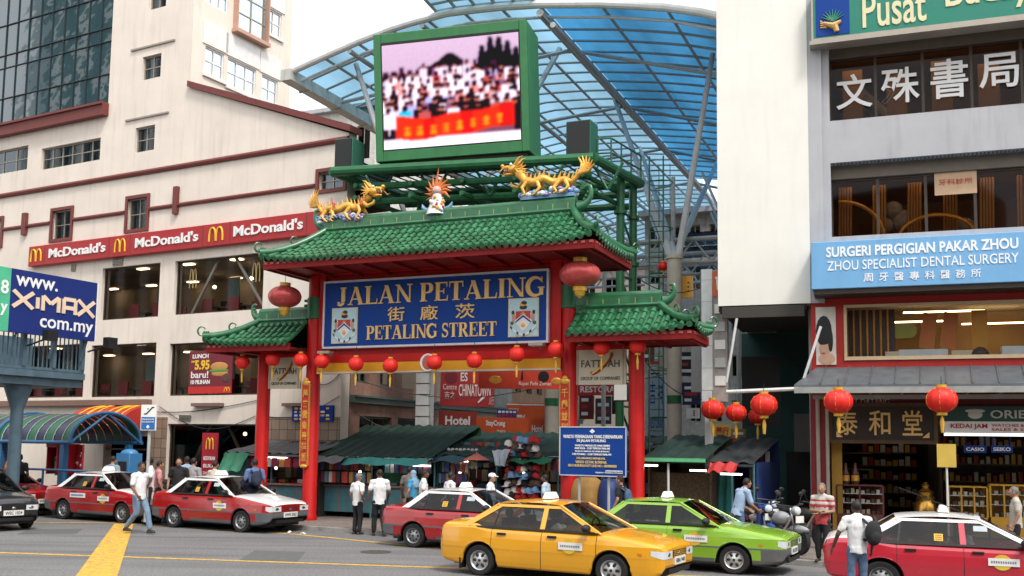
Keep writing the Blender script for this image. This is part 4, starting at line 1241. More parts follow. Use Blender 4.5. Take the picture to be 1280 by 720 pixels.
def make_roof(parent, s0, s1, e, ze, r0, r1, zr, label=None, cut0=False, cut1=False, side_overhang=True):
    """hip roof: eaves s0..s1, half depth e, eave height ze, ridge r0..r1 at zr; cut = plain gable end"""
    rise = zr - ze
    def h(k): return ze + rise * (.62 * k + .38 * k * k)      # concave profile
    def lift(s, k):
        d0 = 1e9 if cut0 else (s - s0); d1 = 1e9 if cut1 else (s1 - s)
        d = min(d0, d1)
        return .16 * max(0, 1 - d / 1.2) ** 2 * (1 - k)
    mb = MB()
    pitch = .215
    def column(pts, U, N, rad=.068):
        nseg = max(1, int((pts[-1] - pts[0]).length / .27))
        def at(q):
            x = q * (len(pts) - 1); i = min(int(x), len(pts) - 2); return pts[i].lerp(pts[i + 1], x - i)
        v, f = [], []
        K = 6
        for j in range(nseg):
            for q, rr, dz in ((j / nseg, rad * 1.08, .012), ((j + 1) / nseg, rad * .9, 0)):
                c = at(q)
                for k in range(K + 1):
                    a = math.pi * k / K
                    v.append(c + U * (rr * math.cos(a)) + N * (rr * math.sin(a) + dz))
            b = len(v) - 2 * (K + 1)
            for k in range(K): f.append((b + k, b + k + 1, b + K + 2 + k, b + K + 1 + k))
        mb.add(v, f, 0, True)
        # round end tile
        c = at(0)
        ring = [c + U * (rad * 1.15 * math.cos(2 * math.pi * k / 10)) + N * (rad * 1.15 * math.sin(2 * math.pi * k / 10)) for k in range(10)]
        out = (at(0) - at(.2)).normalized() * .02
        mb.add([p + out for p in ring], [list(range(10))], 0)
        mb.add([p for p in ring] + [p + out for p in ring], [(k, (k + 1) % 10, 10 + (k + 1) % 10, 10 + k) for k in range(10)], 0)
    for side in (-1, 1):
        s = s0 + pitch * .5
        while s < s1:
            if s < r0 and not cut0: km = (s - s0) / (r0 - s0)
            elif s > r1 and not cut1: km = (s1 - s) / (s1 - r1)
            else: km = 1
            if km > .06:
                pts = [Vector((s, side * e * (1 - km * i / 5), h(km * i / 5) + lift(s, km * i / 5))) for i in range(6)]
                column(pts, Vector((1, 0, 0)), Vector((0, side * .45, .9)))
            s += pitch
        # pan sheet
        n = 24
        v, f = [], []
        for i in range(n + 1):
            s = s0 + (s1 - s0) * i / n
            if s < r0 and not cut0: km = (s - s0) / (r0 - s0)
            elif s > r1 and not cut1: km = (s1 - s) / (s1 - r1)
            else: km = 1
            for j in range(5):
                k = km * j / 4
                v.append((s, side * e * (1 - k), h(k) + lift(s, k) - .01))
        for i in range(n):
            for j in range(4):
                a = i * 5 + j; f.append((a, a + 1, a + 6, a + 5))
        mb.add(v, f, 1)
    for end, cut in ((0, cut0), (1, cut1)):
        if cut: continue
        se, re, sg = (s0, r0, -1) if end == 0 else (s1, r1, 1)
        y = -e + pitch * .5
        while y < e:
            km = 1 - abs(y) / e
            if km > .06:
                pts = []
                for i in range(6):
                    k = km * i / 5
                    pts.append(Vector((se + (re - se) * k, y, h(k) + .16 * (1 - k) * max(0, 1 - (e - abs(y)) / 1.2) ** 2 )))
                column(pts, Vector((0, 1, 0)), Vector((sg * .5, 0, .87)))
            y += pitch
        mb.add([(se, -e, ze + .15), (se, -e * .5, ze - .01), (se, 0, ze - .01), (se, e * .5, ze - .01), (se, e, ze + .15), (re, 0, zr - .01)], [(0, 1, 5), (1, 2, 5), (2, 3, 5), (3, 4, 5)], 1)
    rf = mb.build('roof', [tile_green, ridge_green], parent, sharp=60)
    # ridge, hip ridges and curls
    mb = MB()
    a0, a1 = r0 - (.0 if cut0 else .12), r1 + (.0 if cut1 else .12)
    mb.box(a0, a1, -.13, .13, zr - .12, zr + .26)
    mb.tube([(a0, 0, zr + .28), (a1, 0, zr + .28)], .11, 8)
    mb.tube([(a0, -.13, zr + .02), (a1, -.13, zr + .02)], .05, 6); mb.tube([(a0, .13, zr + .02), (a1, .13, zr + .02)], .05, 6)
    x = a0 + .3
    while x < a1: 
        mb.box(x - .012, x + .012, -.139, .139, zr + .03, zr + .2, 1); x += .42
    for end, cut in ((0, cut0), (1, cut1)):
        if cut: continue
        sg = -1 if end == 0 else 1
        se, re = (s0, r0) if end == 0 else (s1, r1)
        x0 = a0 if end == 0 else a1
        K_ = .72 if r1 - r0 > 5 else .55
        pts = []
        for i in range(11):
            a = i / 10
            pts.append((x0 + sg * K_ * (.05 + .5 * math.sin(a * 1.9)), 0, zr + .1 + K_ * (.62 * a * a + .1 * a)))
        pts.append((x0 + sg * .40 * K_, 0, zr + .1 + .76 * K_)); pts.append((x0 + sg * .32 * K_, 0, zr + .1 + .70 * K_))
        mb.tube(pts, [.14, .125, .11, .1, .09, .08, .075, .07, .065, .06, .055, .05, .035], 8, 0, flat=.7)
        for k in range(3): mb.ell((x0 + sg * K_ * (.3 + .07 * k), 0, zr + .1 + K_ * (.25 + .13 * k)), (.05, .05, .05), 6, 5)
        for side in (-1, 1):
            pts = []
            for i in range(7):
                k = 1 - i / 6
                pts.append(Vector((se + (re - se) * k, side * e * (1 - k), h(k) + .16 * (1 - k) ** 3 + .09)))
            mb.tube(pts, .1, 8, 0)
            # curl on the hip, two thirds down, and at the tip
            for q, sz in ((3, .4), (6, .42)):
                c = pts[q]; d = (pts[q] - pts[q - 1]).normalized(); d.z = 0; d.normalize()
                cu = [c + d * (sz * (.05 + .26 * math.sin(a))) + Vector((0, 0, sz * (.05 + .3 * (1 - math.cos(a))))) for a in [i * 4.3 / 9 for i in range(10)]]
                mb.tube(cu, [.085 * sz * (1 - .05 * i) for i in range(10)], 6)
                for k in range(3): mb.ell(c - d * (.12 + .14 * k) * sz + Vector((0, 0, .12)), (.07 * sz, .07 * sz, .1 * sz), 6, 5)
    mb.build('ridge', [ridge_green, mat('ridge_joint', (.25, .33, .1), .5)], rf, sharp=50)
    # soffit, fascia and rafter ends
    mb = MB()
    q = .1
    x0, x1 = s0 + (0 if cut0 else q), s1 - (0 if cut1 else q)
    zf = ze - .06
    mb.box(x0, x1, -e + q, e - q, zf - .12, zf - .06, 0)
    for sd in (-1, 1):
        mb.box(x0, x1, sd * (e - q) - .03, sd * (e - q) + .03, zf - .16, zf + .05, 0)
    if not cut0: mb.box(x0 - .03, x0 + .03, -e + q + .03, e - q - .03, zf - .16, zf + .05, 0)
    if not cut1: mb.box(x1 - .03, x1 + .03, -e + q + .03, e - q - .03, zf - .16, zf + .05, 0)
    s = x0 + .1
    while s < x1:
        for sd in (-1, 1): mb.box(s - .05, s + .05, sd * (e - q) - .05, sd * (e - q) + .05, zf - .03, zf + .03, 1)
        s += .2
    y = -e + .25
    while y < e - .2:
        if not cut1: mb.box(x1 - .05, x1 + .05, y - .05, y + .05, zf - .03, zf + .03, 1)
        if not cut0: mb.box(x0 - .05, x0 + .05, y - .05, y + .05, zf - .03, zf + .03, 1)
        y += .2
    # inner struts
    s = x0 + .4
    while s < x1:
        mb.box(s - .04, s + .04, -e + q + .04, e - q - .04, zf - .2, zf - .122, 0); s += .9
    mb.build('eaves', [gate_red_shaded, mat('rafter_pink', (.36, .07, .06), .6)], rf)
    return rf

# pillars
sA, sB = 0.02, S(711, 600)
sO0, sO1 = S(327, 560), S(796, 560)
z_eave = Z(745, 297, -1.7)
zp = z_eave - .2
z_small = Z(868, 411, -1.0)
def pillar(s, r, ztop, collar):
    mb = MB(); mb.lathe([(r * 1.12, .1), (r * 1.12, .22), (r, .26), (r, ztop)], (s, 0, 0), 20)
    p = mb.build('pillar', gate_red, gate)
    if collar:
        mb = MB(); z = collar
        mb.lathe([(r + .005, z - .32), (r + .03, z - .3), (r + .03, z + .3), (r + .005, z + .32)], (s, 0, 0), 20)
        for k in range(4): mb.box(s - r - .14, s + r + .14, -.07, .07, z - .22 + .14 * k, z - .15 + .14 * k)
        mb.build('collar', steel_green, p)
zcol = Z(393, 386)
for s in (sA, sB): pillar(s, .205, zp, zcol)
for s in (sO0, sO1): pillar(s, .19, z_small - .1, None)
# roofs
make_roof(gate, S(323, 336, -1.7), S(745, 296, -1.7), 1.7, z_eave, S(412, 290), S(715, 262), Z(715, 264))
make_roof(gate, sB + .2, S(869, 411, -1.0), 1.0, z_small, sB + .2, S(822, 375), Z(790, 383), cut0=True)
make_roof(gate, S(252, 438, -1.0), sA - .2, 1.0, z_small, S(330, 412), sA - .2, Z(790, 383), cut1=True)
# beams and the board
zb0, zb1 = Z(555, 441), Z(555, 337)
xb0, xb1 = S(411, 400), S(687, 380)
bz0, bz1 = Z(549, 430.5), Z(549, 348)
mb = MB()
mb.box(sA, sB, -.16, .16, zb1, zb1 + .38); mb.box(sA, sB, -.16, .16, zb0 - .22, zb0)
mb.box(sA + .2, xb0 - .06, -.12, .12, zb0, zb1); mb.box(xb1 + .06, sB - .2, -.12, .12, zb0, zb1)
mb.box(xb0 - .06, xb1 + .06, -.02, .12, zb0, zb1)
mb.box(sA, sB, -.1, .1, zb1 + .6, zp)
mb.build('beam', gate_red, gate, bevel=.01)
mb = MB()
mb.tube([(sA + .25, -.35, zb1 + .28), (xb0 + 3.0, -.35, zb1 + .34)], .045, 8); mb.tube([(xb0 + 3.2, -.35, zb1 + .3), (sB - .3, -.35, zb1 + .34)], .045, 8)
mb.build('light_tube', mat('unlit_tube', (.45, .42, .4), .4), gate)
mb = MB(); mb.box(sA + .2, sB - .2, -.14, .1, Z(549, 463) , Z(549, 445)); mb.build('yellow_beam', yellow_p, gate)
mb = MB(); mb.box(sA + .2, sB - .2, -.15, .11, Z(549, 445) + .002, Z(549, 445) + .05); mb.box(sA + .2, sB - .2, -.15, .11, Z(549, 463) - .05, Z(549, 463) - .002); mb.build('beam_trim', mat('trim_pale', (.6, .5, .38), .5), gate)
mb = MB(); mb.box(xb0, xb1, -.2, -.02, bz0, bz1); board = mb.build('name_board', sign_blue, gate)
mb = MB(); e = .055
for a in ((xb0 - e, xb1 + e, bz1, bz1 + e), (xb0 - e, xb1 + e, bz0 - e, bz0), (xb0 - e, xb0, bz0, bz1), (xb1, xb1 + e, bz0, bz1)): mb.box(a[0], a[1], -.23, -.03, a[2], a[3])
mb.build('frame', mat('frame_pale', (.62, .6, .62), .4), board)
H = bz1 - bz0; W = xb1 - xb0
bs = lambda px: S(px, 385, -.2)
mb = MB()
serif_text(mb, 'JALAN PETALING', bs(422), bs(681), bz0 + .64 * H, bz0 + .92 * H, -.2, 0)
for ch, a, b in (('街', 485, 506), ('廠', 526, 548), ('茨', 570, 594)):
    mb.text(ch, bs(a), bs(b), bz0 + .36 * H, bz0 + .58 * H, -.2, 0, bold=.006, th=.03)
serif_text(mb, 'PETALING STREET', bs(459), bs(622), bz0 + .09 * H, bz0 + .30 * H, -.2, 0)
mb.build('lettering', letter_gold, board)
# two coats of arms
arms_m = [mat('arms_sky', (.45, .66, .72), .5, var=.05), mat('arms_frame', (.65, .55, .35), .5), mat('arms_red', (.50, .05, .04), .5), white_p, sign_blue, mat('arms_dark', (.05, .035, .03), .6), gold, mat('arms_green', (.05, .15, .06), .6), mat('arms_pink', (.55, .3, .26), .6)]
for xa, xb in ((416, 448), (636, 674)):
    a, b = bs(xa), bs(xb); z0, z1 = bz0 + .045 * H, bz0 + .60 * H
    if xa > 600: z0, z1 = bz0 + .06 * H, bz0 + .62 * H
    w, h = b - a, z1 - z0; cx = (a + b) / 2; y = -.201
    P = lambda u, v: (a + u * w, z0 + v * h)
    mb = MB()
    mb.box(a, b, y - .03, y, z0, z1, 1); mb.box(a + .04 * w, b - .04 * w, y - .034, y - .029, z0 + .03 * h, z1 - .03 * h, 0)
    y2 = y - .036
    mb.prism([P(.24, .62), P(.76, .62), P(.78, .4), P(.5, .14), P(.22, .4)], y2 - .008, y2, 3)
    mb.prism([P(.26, .66), P(.74, .66), P(.74, .44), P(.5, .60), P(.26, .44)], y2 - .016, y2 - .008, 2)
    mb.prism([P(.25, .40), P(.5, .56), P(.75, .40), P(.75, .36), P(.5, .51), P(.25, .36)], y2 - .019, y2 - .012, 4)
    mb.prism([P(.4, .58), P(.5, .64), P(.6, .58), P(.56, .58), P(.5, .61), P(.44, .58)], y2 - .02, y2 - .016, 6)
    mb.ell((P(.5, .3)[0], y2 - .01, P(.5, .3)[1]), (.07 * w, .008, .06 * h), 8, 6, 6)
    for i in range(12):
        t0, t1 = i / 12, (i + 1) / 12
        f1 = lambda t: (.08 + .84 * t, .30 - .22 * math.sin(math.pi * t))
        p, q = f1(t0), f1(t1)
        mb.prism([P(p[0], p[1]), P(q[0], q[1]), P(q[0], q[1] - .06), P(p[0], p[1] - .06)], y2 - .022, y2 - .012 - .0005 * i, 3 if i % 3 else 5)
    mb.ell((P(.5, .76)[0], y2, P(.5, .76)[1]), (.13 * w, .012, .06 * h), 10, 6, 5)
    mb.ell((P(.49, .84)[0], y2, P(.49, .84)[1]), (.11 * w, .014, .075 * h), 10, 6, 6)
    mb.ell((P(.52, .87)[0], y2 - .004, P(.52, .87)[1]), (.1 * w, .014, .055 * h), 10, 6, 5)
    for sgx in (-1, 1):
        mb.ell((P(.5 + .3 * sgx, .5)[0], y2, P(.5, .5)[1]), (.08 * w, .012, .13 * h), 8, 6, 8)
        mb.ell((P(.5 + .34 * sgx, .62)[0], y2, P(.5, .63)[1]), (.05 * w, .012, .06 * h), 8, 6, 5)
        mb.ell((P(.5 + .37 * sgx, .36)[0], y2, P(.5, .36)[1]), (.06 * w, .012, .05 * h), 8, 6, 7)
    mb.build('coat_of_arms', arms_m, board)
# couplet boards on the main pillars
def couplet(sx, px, yt, yb, chars, name):
    z0, z1 = Z(px, yb, -.25), Z(px, yt, -.25)
    mb = MB(); w = .125
    mb.box(sx - w, sx + w, -.26, -.21, z0, z1); c = mb.build('couplet_board', mat('couplet_red', (.45, .03, .02), .4), gate)
    mb = MB()
    mb.box(sx - w - .008, sx - w + .008, -.275, -.205, z0, z1); mb.box(sx + w - .008, sx + w + .008, -.275, -.205, z0, z1)
    mb.ell((sx, -.25, z1 + .03), (w * 1.15, .05, .09), 10, 6); mb.ell((sx, -.25, z1 + .11), (w * .6, .05, .07), 10, 6)
    mb.ell((sx, -.25, z0 - .02), (w * 1.05, .05, .06), 10, 6)
    n = len(chars); st = (z1 - z0 - .2) / n
    for k, ch in enumerate(chars):
        mb.text(ch, sx - w * .7, sx + w * .7, z1 - .12 - st * (k + .86), z1 - .12 - st * (k + .1), -.262, 0, bold=.02)
    mb.build('lettering', gold, c)
couplet(sA - .06, 382, 480, 582, '萬客雲集豪超悉', '')
couplet(S(706, 500, -.25), 706, 478, 590, '千攤並列好風光', '')
# grey FATTUAH boards hung under the small roofs
for a, b, yt, yb, s_lo, s_hi in ((337, 377, 446, 486, sO0, sA), (720, 783, 433, 481, sB, sO1)):
    x0, x1 = S(a, 466), S(b, 455); z0, z1 = Z((a + b) / 2, yb), Z((a + b) / 2, yt)
    mb = MB(); mb.box(x0, x1, -.05, .02, z0, z1, 0)
    for xx in (x0 + .05 * (x1 - x0), x1 - .05 * (x1 - x0)): mb.box(xx - .02, xx + .02, -.06, -.05, z0, z1, 1)
    sb = mb.build('sponsor_board', [mat('board_beige', (.52, .46, .36), .5, var=.08), mat('board_edge', (.36, .30, .24), .5)], gate)
    w, h = x1 - x0, z1 - z0
    mb = MB()
    mb.text('FATTUAH', x0 + .12 * w, x1 - .12 * w, z0 + .45 * h, z0 + .64 * h, -.051, 0, bold=.008)
    mb.text('GROUP OF COMPANIES', x0 + .11 * w, x1 - .11 * w, z0 + .12 * h, z0 + .21 * h, -.051, 0)
    for k, (dx, m_) in enumerate(((0, 1), (.035, 2))):
        pts = [(x0 + w * (.5 + dx + .28 * math.cos(a) * .75), -.06 - .002 * k, z0 + h * (.55 + .28 * math.cos(a) * .9 + .12 * math.sin(a))) for a in [R(-200 + 26 * i) for i in range(10)]]
        mb.tube(pts, [.006 + .03 * math.sin(math.pi * i / 9) for i in range(10)], 6, m_, flat=1)
    mb.build('lettering', [mat('letter_dark_green', (.03, .07, .05), .5), gold, mat('swoosh_brown', (.22, .06, .02), .5)], sb)
    mb = MB(); mb.box(s_lo, s_hi, -.06, .06, z_small - .34, z_small - .22); mb.build('side_beam', gate_red, gate)
# spotlights on the gate beam
for px, py in ((408, 441), (672, 431)):
    s, z = FG.hit(px, py, -.45)
    mb = MB(); mb.box(s - .19, s + .19, -.62, -.38, z - .03, z + .04); mb.tube([(s, -.4, z - .02), (s, -.1, z - .1)], .02, 6)
    mb.add([(s - .17, -.6, z - .034), (s + .17, -.6, z - .034), (s + .17, -.4, z - .034), (s - .17, -.4, z - .034)], [(0, 1, 2, 3)], 1)
    mb.build('spotlight', [alu, white_p], gate)

# ------------------------------------------------------------------ lanterns
lan_red = mat('lantern_red', (.72, .020, .013), .5, var=.08)
lan_big = mat('lantern_silk', (.50, .075, .07), .32, metal=.35, var=.15, scale=3)
lan_gold = mat('lantern_gold', (.72, .42, .06), .4, metal=.3)
def lantern(label, p, r, hgt, big=False, cord=.35, group='small red lanterns along the gate', tassel=.35, m_=None):
    o = thing('lantern', label, 'lantern', p, 0, group)
    mb = MB(); n = 12
    prof = []
    for i in range(n + 1):
        a = -math.pi / 2 + math.pi * i / n
        prof.append((max(.28 * r, r * math.cos(a) ** .8), hgt / 2 * math.sin(a)))
    mb.lathe(prof, (0, 0, 0), 72 if big else 48, ribs=24 if big else 12, ribamp=.012 if big else .02)
    mb.build('lantern_body', m_ or (lan_big if big else lan_red), o, sharp=80)
    mb = MB()
    for sg in (-1, 1):
        z = sg * hgt / 2
        mc_ = MB(); mc_.lathe([(.34 * r, min(z, z + sg * .2 * r)), (.34 * r, max(z, z + sg * .2 * r))], (0, 0, 0), 14); mc_.build('cap', lan_gold, o)
    if not big:
        mb.lathe([(.1 * r, -hgt / 2 - .2 * r - tassel), (.16 * r, -hgt / 2 - .2 * r - tassel * .4), (.05 * r, -hgt / 2 - .2 * r)], (0, 0, 0), 8)
        for k in range(0 if r < .215 else 6):
            q = 2 * math.pi * k / 6
            pts = [((pr * 1.024 + .002) * math.cos(q), (pr * 1.024 + .002) * math.sin(q), ph) for pr, ph in prof[1:-1:2]]
            mb.tube(pts, .0035 * r / .2, 4)
    else:
        mb.lathe([(.2 * r, -hgt / 2 - .45 * r), (.3 * r, -hgt / 2 - .2 * r)], (0, 0, 0), 12)
        mb.ell((0, 0, -hgt / 2 - .45 * r), .12 * r, 8, 6)
    mb.build('tassel', lan_gold, o)
    if cord:
        mb = MB(); mb.tube([(0, 0, hgt / 2), (0, 0, hgt / 2 + cord)], .008, 5); mb.build('cord', black_p, o)
    return o
small = [(303, 453), (341, 449), (376, 450), (402, 452), (445, 455), (488, 457), (543, 453), (593, 451), (646, 443), (695, 437), (752, 434), (797, 432)]
desc = ['under the left tip of the small left roof', 'left of the left hanging sponsor board', 'at the right edge of the left sponsor board', 'against the left main pillar',
        'at the left end of the yellow beam', 'second along the yellow beam from the left pillar', 'before the round white badge of the yellow beam', 'at the middle of the yellow beam',
        'near the right end of the yellow beam', 'against the right main pillar', 'in front of the right sponsor board', 'before the right outer pillar']
for k, ((px, py), d) in enumerate(zip(small, desc)):
    s, z = FG.hit(px, py, -.55)
    lantern('small red lantern hanging ' + d, FG.w(s, -.55, z), .205, .38, cord=.3 if 3 < k < 10 else .22)
s, z = FG.hit(356, 371, -.9)
lantern('large dull red oval lantern above the small left roof', FG.w(s, -.9, z), .46, .60, True, .35, 'large oval lanterns under the main roof')
s, z = FG.hit(725, 343, -.9)
lantern('large dull red oval lantern beside the right main pillar', FG.w(s, -.9, z), .51, .62, True, .3, 'large oval lanterns under the main roof')
s, z = FG.hit(535, 453, -.17)
mb = MB(); mb.lathe([(.24, 0), (.24, .03)], (0, 0, 0), 20, 0, 'y'); mb.ell((0, -.005, 0), (.17, .012, .2), 12, 6, 1)
o = mb.build('round_badge', [white_p, mat('badge_red', (.5, .12, .08), .5)], None, loc=FG.w(s, -.185, z), rz=FG.rz)
tag(o, 'round white badge on the yellow beam behind a lantern', 'badge')

# ------------------------------------------------------------------ dragons on the ridge
def dragon(label, px_tail, px_head, y_base, hs):
    s_t, s_h = S(px_tail, y_base), S(px_head, y_base)
    zb = Z((px_tail + px_head) / 2, y_base)
    L = abs(s_h - s_t)
    f = 1 if s_h > s_t else -1
    o = thing('dragon_statue', label, 'statue', FG.w((s_t + s_h) / 2, 0, zb), FG.rz if f > 0 else FG.rz + math.pi)
    mb = MB()
    H = hs
    body = [(-.40, .62), (-.30, .40), (-.20, .50), (-.08, .44), (.04, .56), (.14, .46), (.24, .52), (.31, .70), (.36, .84)]
    pts = []
    for i in range(len(body) - 1):
        for q in range(4):
            k = q / 4; a, b = body[i], body[i + 1]
            kk = k * k * (3 - 2 * k)
            pts.append((L * (a[0] + (b[0] - a[0]) * k), .06 * math.sin(9 * (a[0] + (b[0] - a[0]) * k)), H * (a[1] + (b[1] - a[1]) * kk)))
    n = len(pts)
    mb.tube(pts, [H * (.05 + .07 * math.sin(math.pi * min(1, (i + 3) / (n * .75)) * .5)) for i in range(n)], 10, 0)
    # tail flames
    for k in range(6):
        a = R(95 + 16 * k)
        t = [(L * -.40, 0, H * .62), (L * -.40 + H * .3 * math.cos(a), .03 * (k - 2), H * .62 + H * .3 * math.sin(a)), (L * -.40 + H * .5 * math.cos(a - .3), .05 * (k - 2), H * .62 + H * .52 * math.sin(a - .3))]
        mb.tube(t, [.07 * H, .05 * H, .008], 6, 0)
    # spine
    for i in range(2, n - 2, 2):
        x, y, z = pts[i]; mb.tube([(x, y, z + H * .1), (x - H * .05, y, z + H * .28)], [.04 * H, .006], 5, 0)
    # legs
    for (x, z, d) in ((-.24, .42, 1), (-.16, .42, -1), (.1, .46, 1), (.22, .5, -1)):
        for sy in (-1, 1):
            mb.tube([(L * x, sy * .1 * H, H * z), (L * x - d * .12 * H, sy * .2 * H, H * (z - .2)), (L * x + .02 * H, sy * .22 * H, H * .1)], [.075 * H, .055 * H, .035 * H], 7, 0)
            for q in (-1, 0, 1): mb.tube([(L * x + .02 * H, sy * .22 * H, H * .1), (L * x + .12 * H, sy * .22 * H + .05 * H * q, H * .04)], [.035 * H, .008], 5, 0)
    # head
    hx, hz = L * .40, H * .92
    mb.ell((hx, 0, hz), (.2 * H, .15 * H, .15 * H), 10, 7, 0)
    mb.ell((hx + .2 * H, 0, hz + .06 * H), (.2 * H, .11 * H, .07 * H), 10, 6, 0)
    mb.ell((hx + .15 * H, 0, hz - .14 * H), (.18 * H, .09 * H, .05 * H), 10, 6, 0)
    mb.ell((hx + .36 * H, 0, hz + .12 * H), (.06 * H, .09 * H, .06 * H), 8, 6, 0)
    for sy in (-1, 1):
        mb.ell((hx + .06 * H, sy * .1 * H, hz + .13 * H), .045 * H, 7, 5, 2)
        mb.tube([(hx - .05 * H, sy * .07 * H, hz + .12 * H), (hx - .2 * H, sy * .12 * H, hz + .3 * H), (hx - .32 * H, sy * .12 * H, hz + .34 * H)], [.04 * H, .03 * H, .006], 6, 0)
        for k in range(5):
            a = R(130 + 22 * k); mb.tube([(hx - .08 * H, sy * .1 * H, hz), (hx + .34 * H * math.cos(a), sy * .18 * H, hz + .34 * H * math.sin(a))], [.06 * H, .006], 5, 0)
        mb.tube([(hx + .3 * H, sy * .08 * H, hz + .05 * H), (hx + .42 * H, sy * .16 * H, hz - .1 * H), (hx + .5 * H, sy * .2 * H, hz - .04 * H)], [.02 * H, .015 * H, .004], 5, 0)
    for k in range(4):
        mb.ell((hx + (.1 + .06 * k) * H, 0, hz - .02 * H), (.015 * H, .09 * H, .035 * H), 5, 4, 2)
    mb.tube([(hx + .05 * H, 0, hz - .08 * H), (hx + .3 * H, 0, hz - .06 * H)], [.05 * H, .02 * H], 6, 1)
    # reaching fore claw
    mb.tube([(L * .3, -.1 * H, H * .55), (L * .38, -.2 * H, H * .42), (L * .46, -.2 * H, H * .5), (L * .47, -.2 * H, H * .6)], [.08 * H, .06 * H, .05 * H, .02], 7, 0)
    # red ribbons
    for x, z in ((-.12, .62), (.28, .6)):
        mb.tube([(L * x, -.14 * H, H * z), (L * x + .03, -.2 * H, H * (z - .12)), (L * x - .08, -.2 * H, H * (z + .2))], [.03, .035, .008], 6, 1)
    mb.build('dragon_body', [gold, mat('ribbon_red', (.45, .04, .02), .5), white_p], o, sharp=70)
    mb = MB()
    rnd = random.Random(3)
    for k in range(34):
        x = L * (-.34 + .64 * k / 33)
        mb.ell((x, rnd.uniform(-.14, .14), rnd.uniform(.05, .22) * H), (rnd.uniform(.07, .12), .08, rnd.uniform(.05, .09)), 8, 6, k % 3)
        if k % 3 == 0:
            c = (x, -.2, rnd.uniform(.1, .2) * H)
            mb.tube([(c[0] + .07 * math.cos(a) * (1 - a / 9), c[1], c[2] + .07 * math.sin(a) * (1 - a / 9)) for a in [i * .6 for i in range(9)]], .018, 5, (k // 3) % 3)
    mb.box(-L * .34, L * .3, -.1, .1, -.03, .06, 0)
    mb.build('cloud_base', [mat('cloud_blue', (.18, .32, .52), .4), mat('cloud_white', (.68, .68, .70), .4), mat('cloud_violet', (.30, .22, .42), .4)], o)
    return o
dragon('golden dragon statue on blue clouds at the left end of the ridge', 388, 474, 279, .92)
dragon('golden dragon statue on blue clouds at the right end of the ridge', 736, 632, 247, .92)
s, z = FG.hit(546, 269)
o = thing('flaming_pearl', 'flaming pearl ornament with pink ball on a painted base at the middle of the ridge', 'ornament', FG.w(s, 0, z), FG.rz)
mb = MB()
mb.lathe([(.3, 0), (.26, .12), (.2, .3), (.13, .52), (.12, .58)], (0, 0, 0), 12, 0)
rnd = random.Random(5)
for k in range(40):
    a = rnd.uniform(0, 6.28); h_ = rnd.uniform(.03, .5); r_ = .3 - .32 * h_
    mb.ell((r_ * math.cos(a), r_ * math.sin(a), h_), rnd.uniform(.035, .06), 6, 5, rnd.randrange(4))
for sg in (-1, 1):
    for k in range(3):
        mb.tube([(sg * .2, 0, .12), (sg * (.34 + .05 * k), 0, .12 + .06 * k), (sg * (.4 + .03 * k), 0, .28 + .03 * k)], [.06, .04, .015], 6, 1)
mb.build('base', [mat('cloud_white', (.68, .68, .70), .4), mat('cloud_blue', (.18, .32, .52), .4), gold, mat('ribbon_red', (.45, .04, .02), .5)], o)
mb = MB(); mb.ell((0, -.03, .68), .13, 14, 10); mb.build('pearl', mat('pearl_pink', (.62, .36, .33), .25), o)
mb = MB()
for k in range(11):
    a = R(-30 + 24 * k)
    l = .32 if k != 5 else .5
    mb.tube([(.1 * math.cos(a), .05, .68 + .1 * math.sin(a)), (.24 * math.cos(a + .25), .05, .68 + .24 * math.sin(a + .25)), ((.1 + l) * math.cos(a), .05, .70 + (.14 + l) * math.sin(a))], [.07, .05, .005], 6)
mb.build('flame', mat('flame_orange', (.55, .14, .03), .4), o)

# ------------------------------------------------------------------ steel platform, screen and loudspeakers
A, B = at_depth(415, 215, 30.2), at_depth(742, 197, 28.3)
zpf = (A.z + B.z) / 2
A.z = B.z = zpf
uf = (B - A).normalized()
C = at_depth(801, 232, 31.1); C.z = zpf
bk = (C - B)
D = A + bk
fr = thing('steel_platform', 'green steel pipe platform carrying the video screen above the gate', 'platform', (A.x, A.y, .1))
o3 = Vector((A.x, A.y, .1))
L_ = lambda p: p - o3
mb = MB()
for p, q, r_ in ((A, B, .15), (B, C, .15), (A, D, .15), (D, C, .15)): mb.tube([L_(p), L_(q)], r_, 10)
for dz in (-.42, -.8):
    k0 = .25 if dz < -.6 else .12
    P_ = lambda a, b: A + (B - A) * a + bk * b + Vector((0, 0, dz))
    mb.tube([L_(P_(.06, k0)), L_(P_(.97, k0))], .11, 8); mb.tube([L_(P_(.06, .9)), L_(P_(.97, .9))], .11, 8)
    for a in (.08, .3, .5, .7, .95): mb.tube([L_(P_(a, .05)), L_(P_(a, .95))], .08, 8)
for i in range(0, 9, 2):
    a = .08 + .11 * i
    p = A + (B - A) * a + bk * .2; q = A + (B - A) * (a + .055) + bk * .2
    mb.tube([L_(p), L_(q + Vector((0, 0, -.8)))], .045, 6); mb.tube([L_(q + Vector((0, 0, -.8))), L_(A + (B - A) * (a + .11) + bk * .2)], .045, 6)
mb.build('pipe_frame', steel_green, fr)
for (a, b) in ((.97, .72), (.97, 1.0)):
    p = A + (B - A) * a + bk * b
    mb = MB(); mb.tube([L_(Vector((p.x, p.y, zpf))), L_(Vector((p.x, p.y, .1)))], .13, 10)
    for z in (zpf - 1.1, zpf - 2.6, zpf - 4.2): mb.lathe([(.2, -.06), (.2, .06)], L_(Vector((p.x, p.y, z))), 10)
    mb.build('column', steel_green, fr)
mb = MB()
p, q = A + (B - A) * .97 + bk * .72, A + (B - A) * .97 + bk
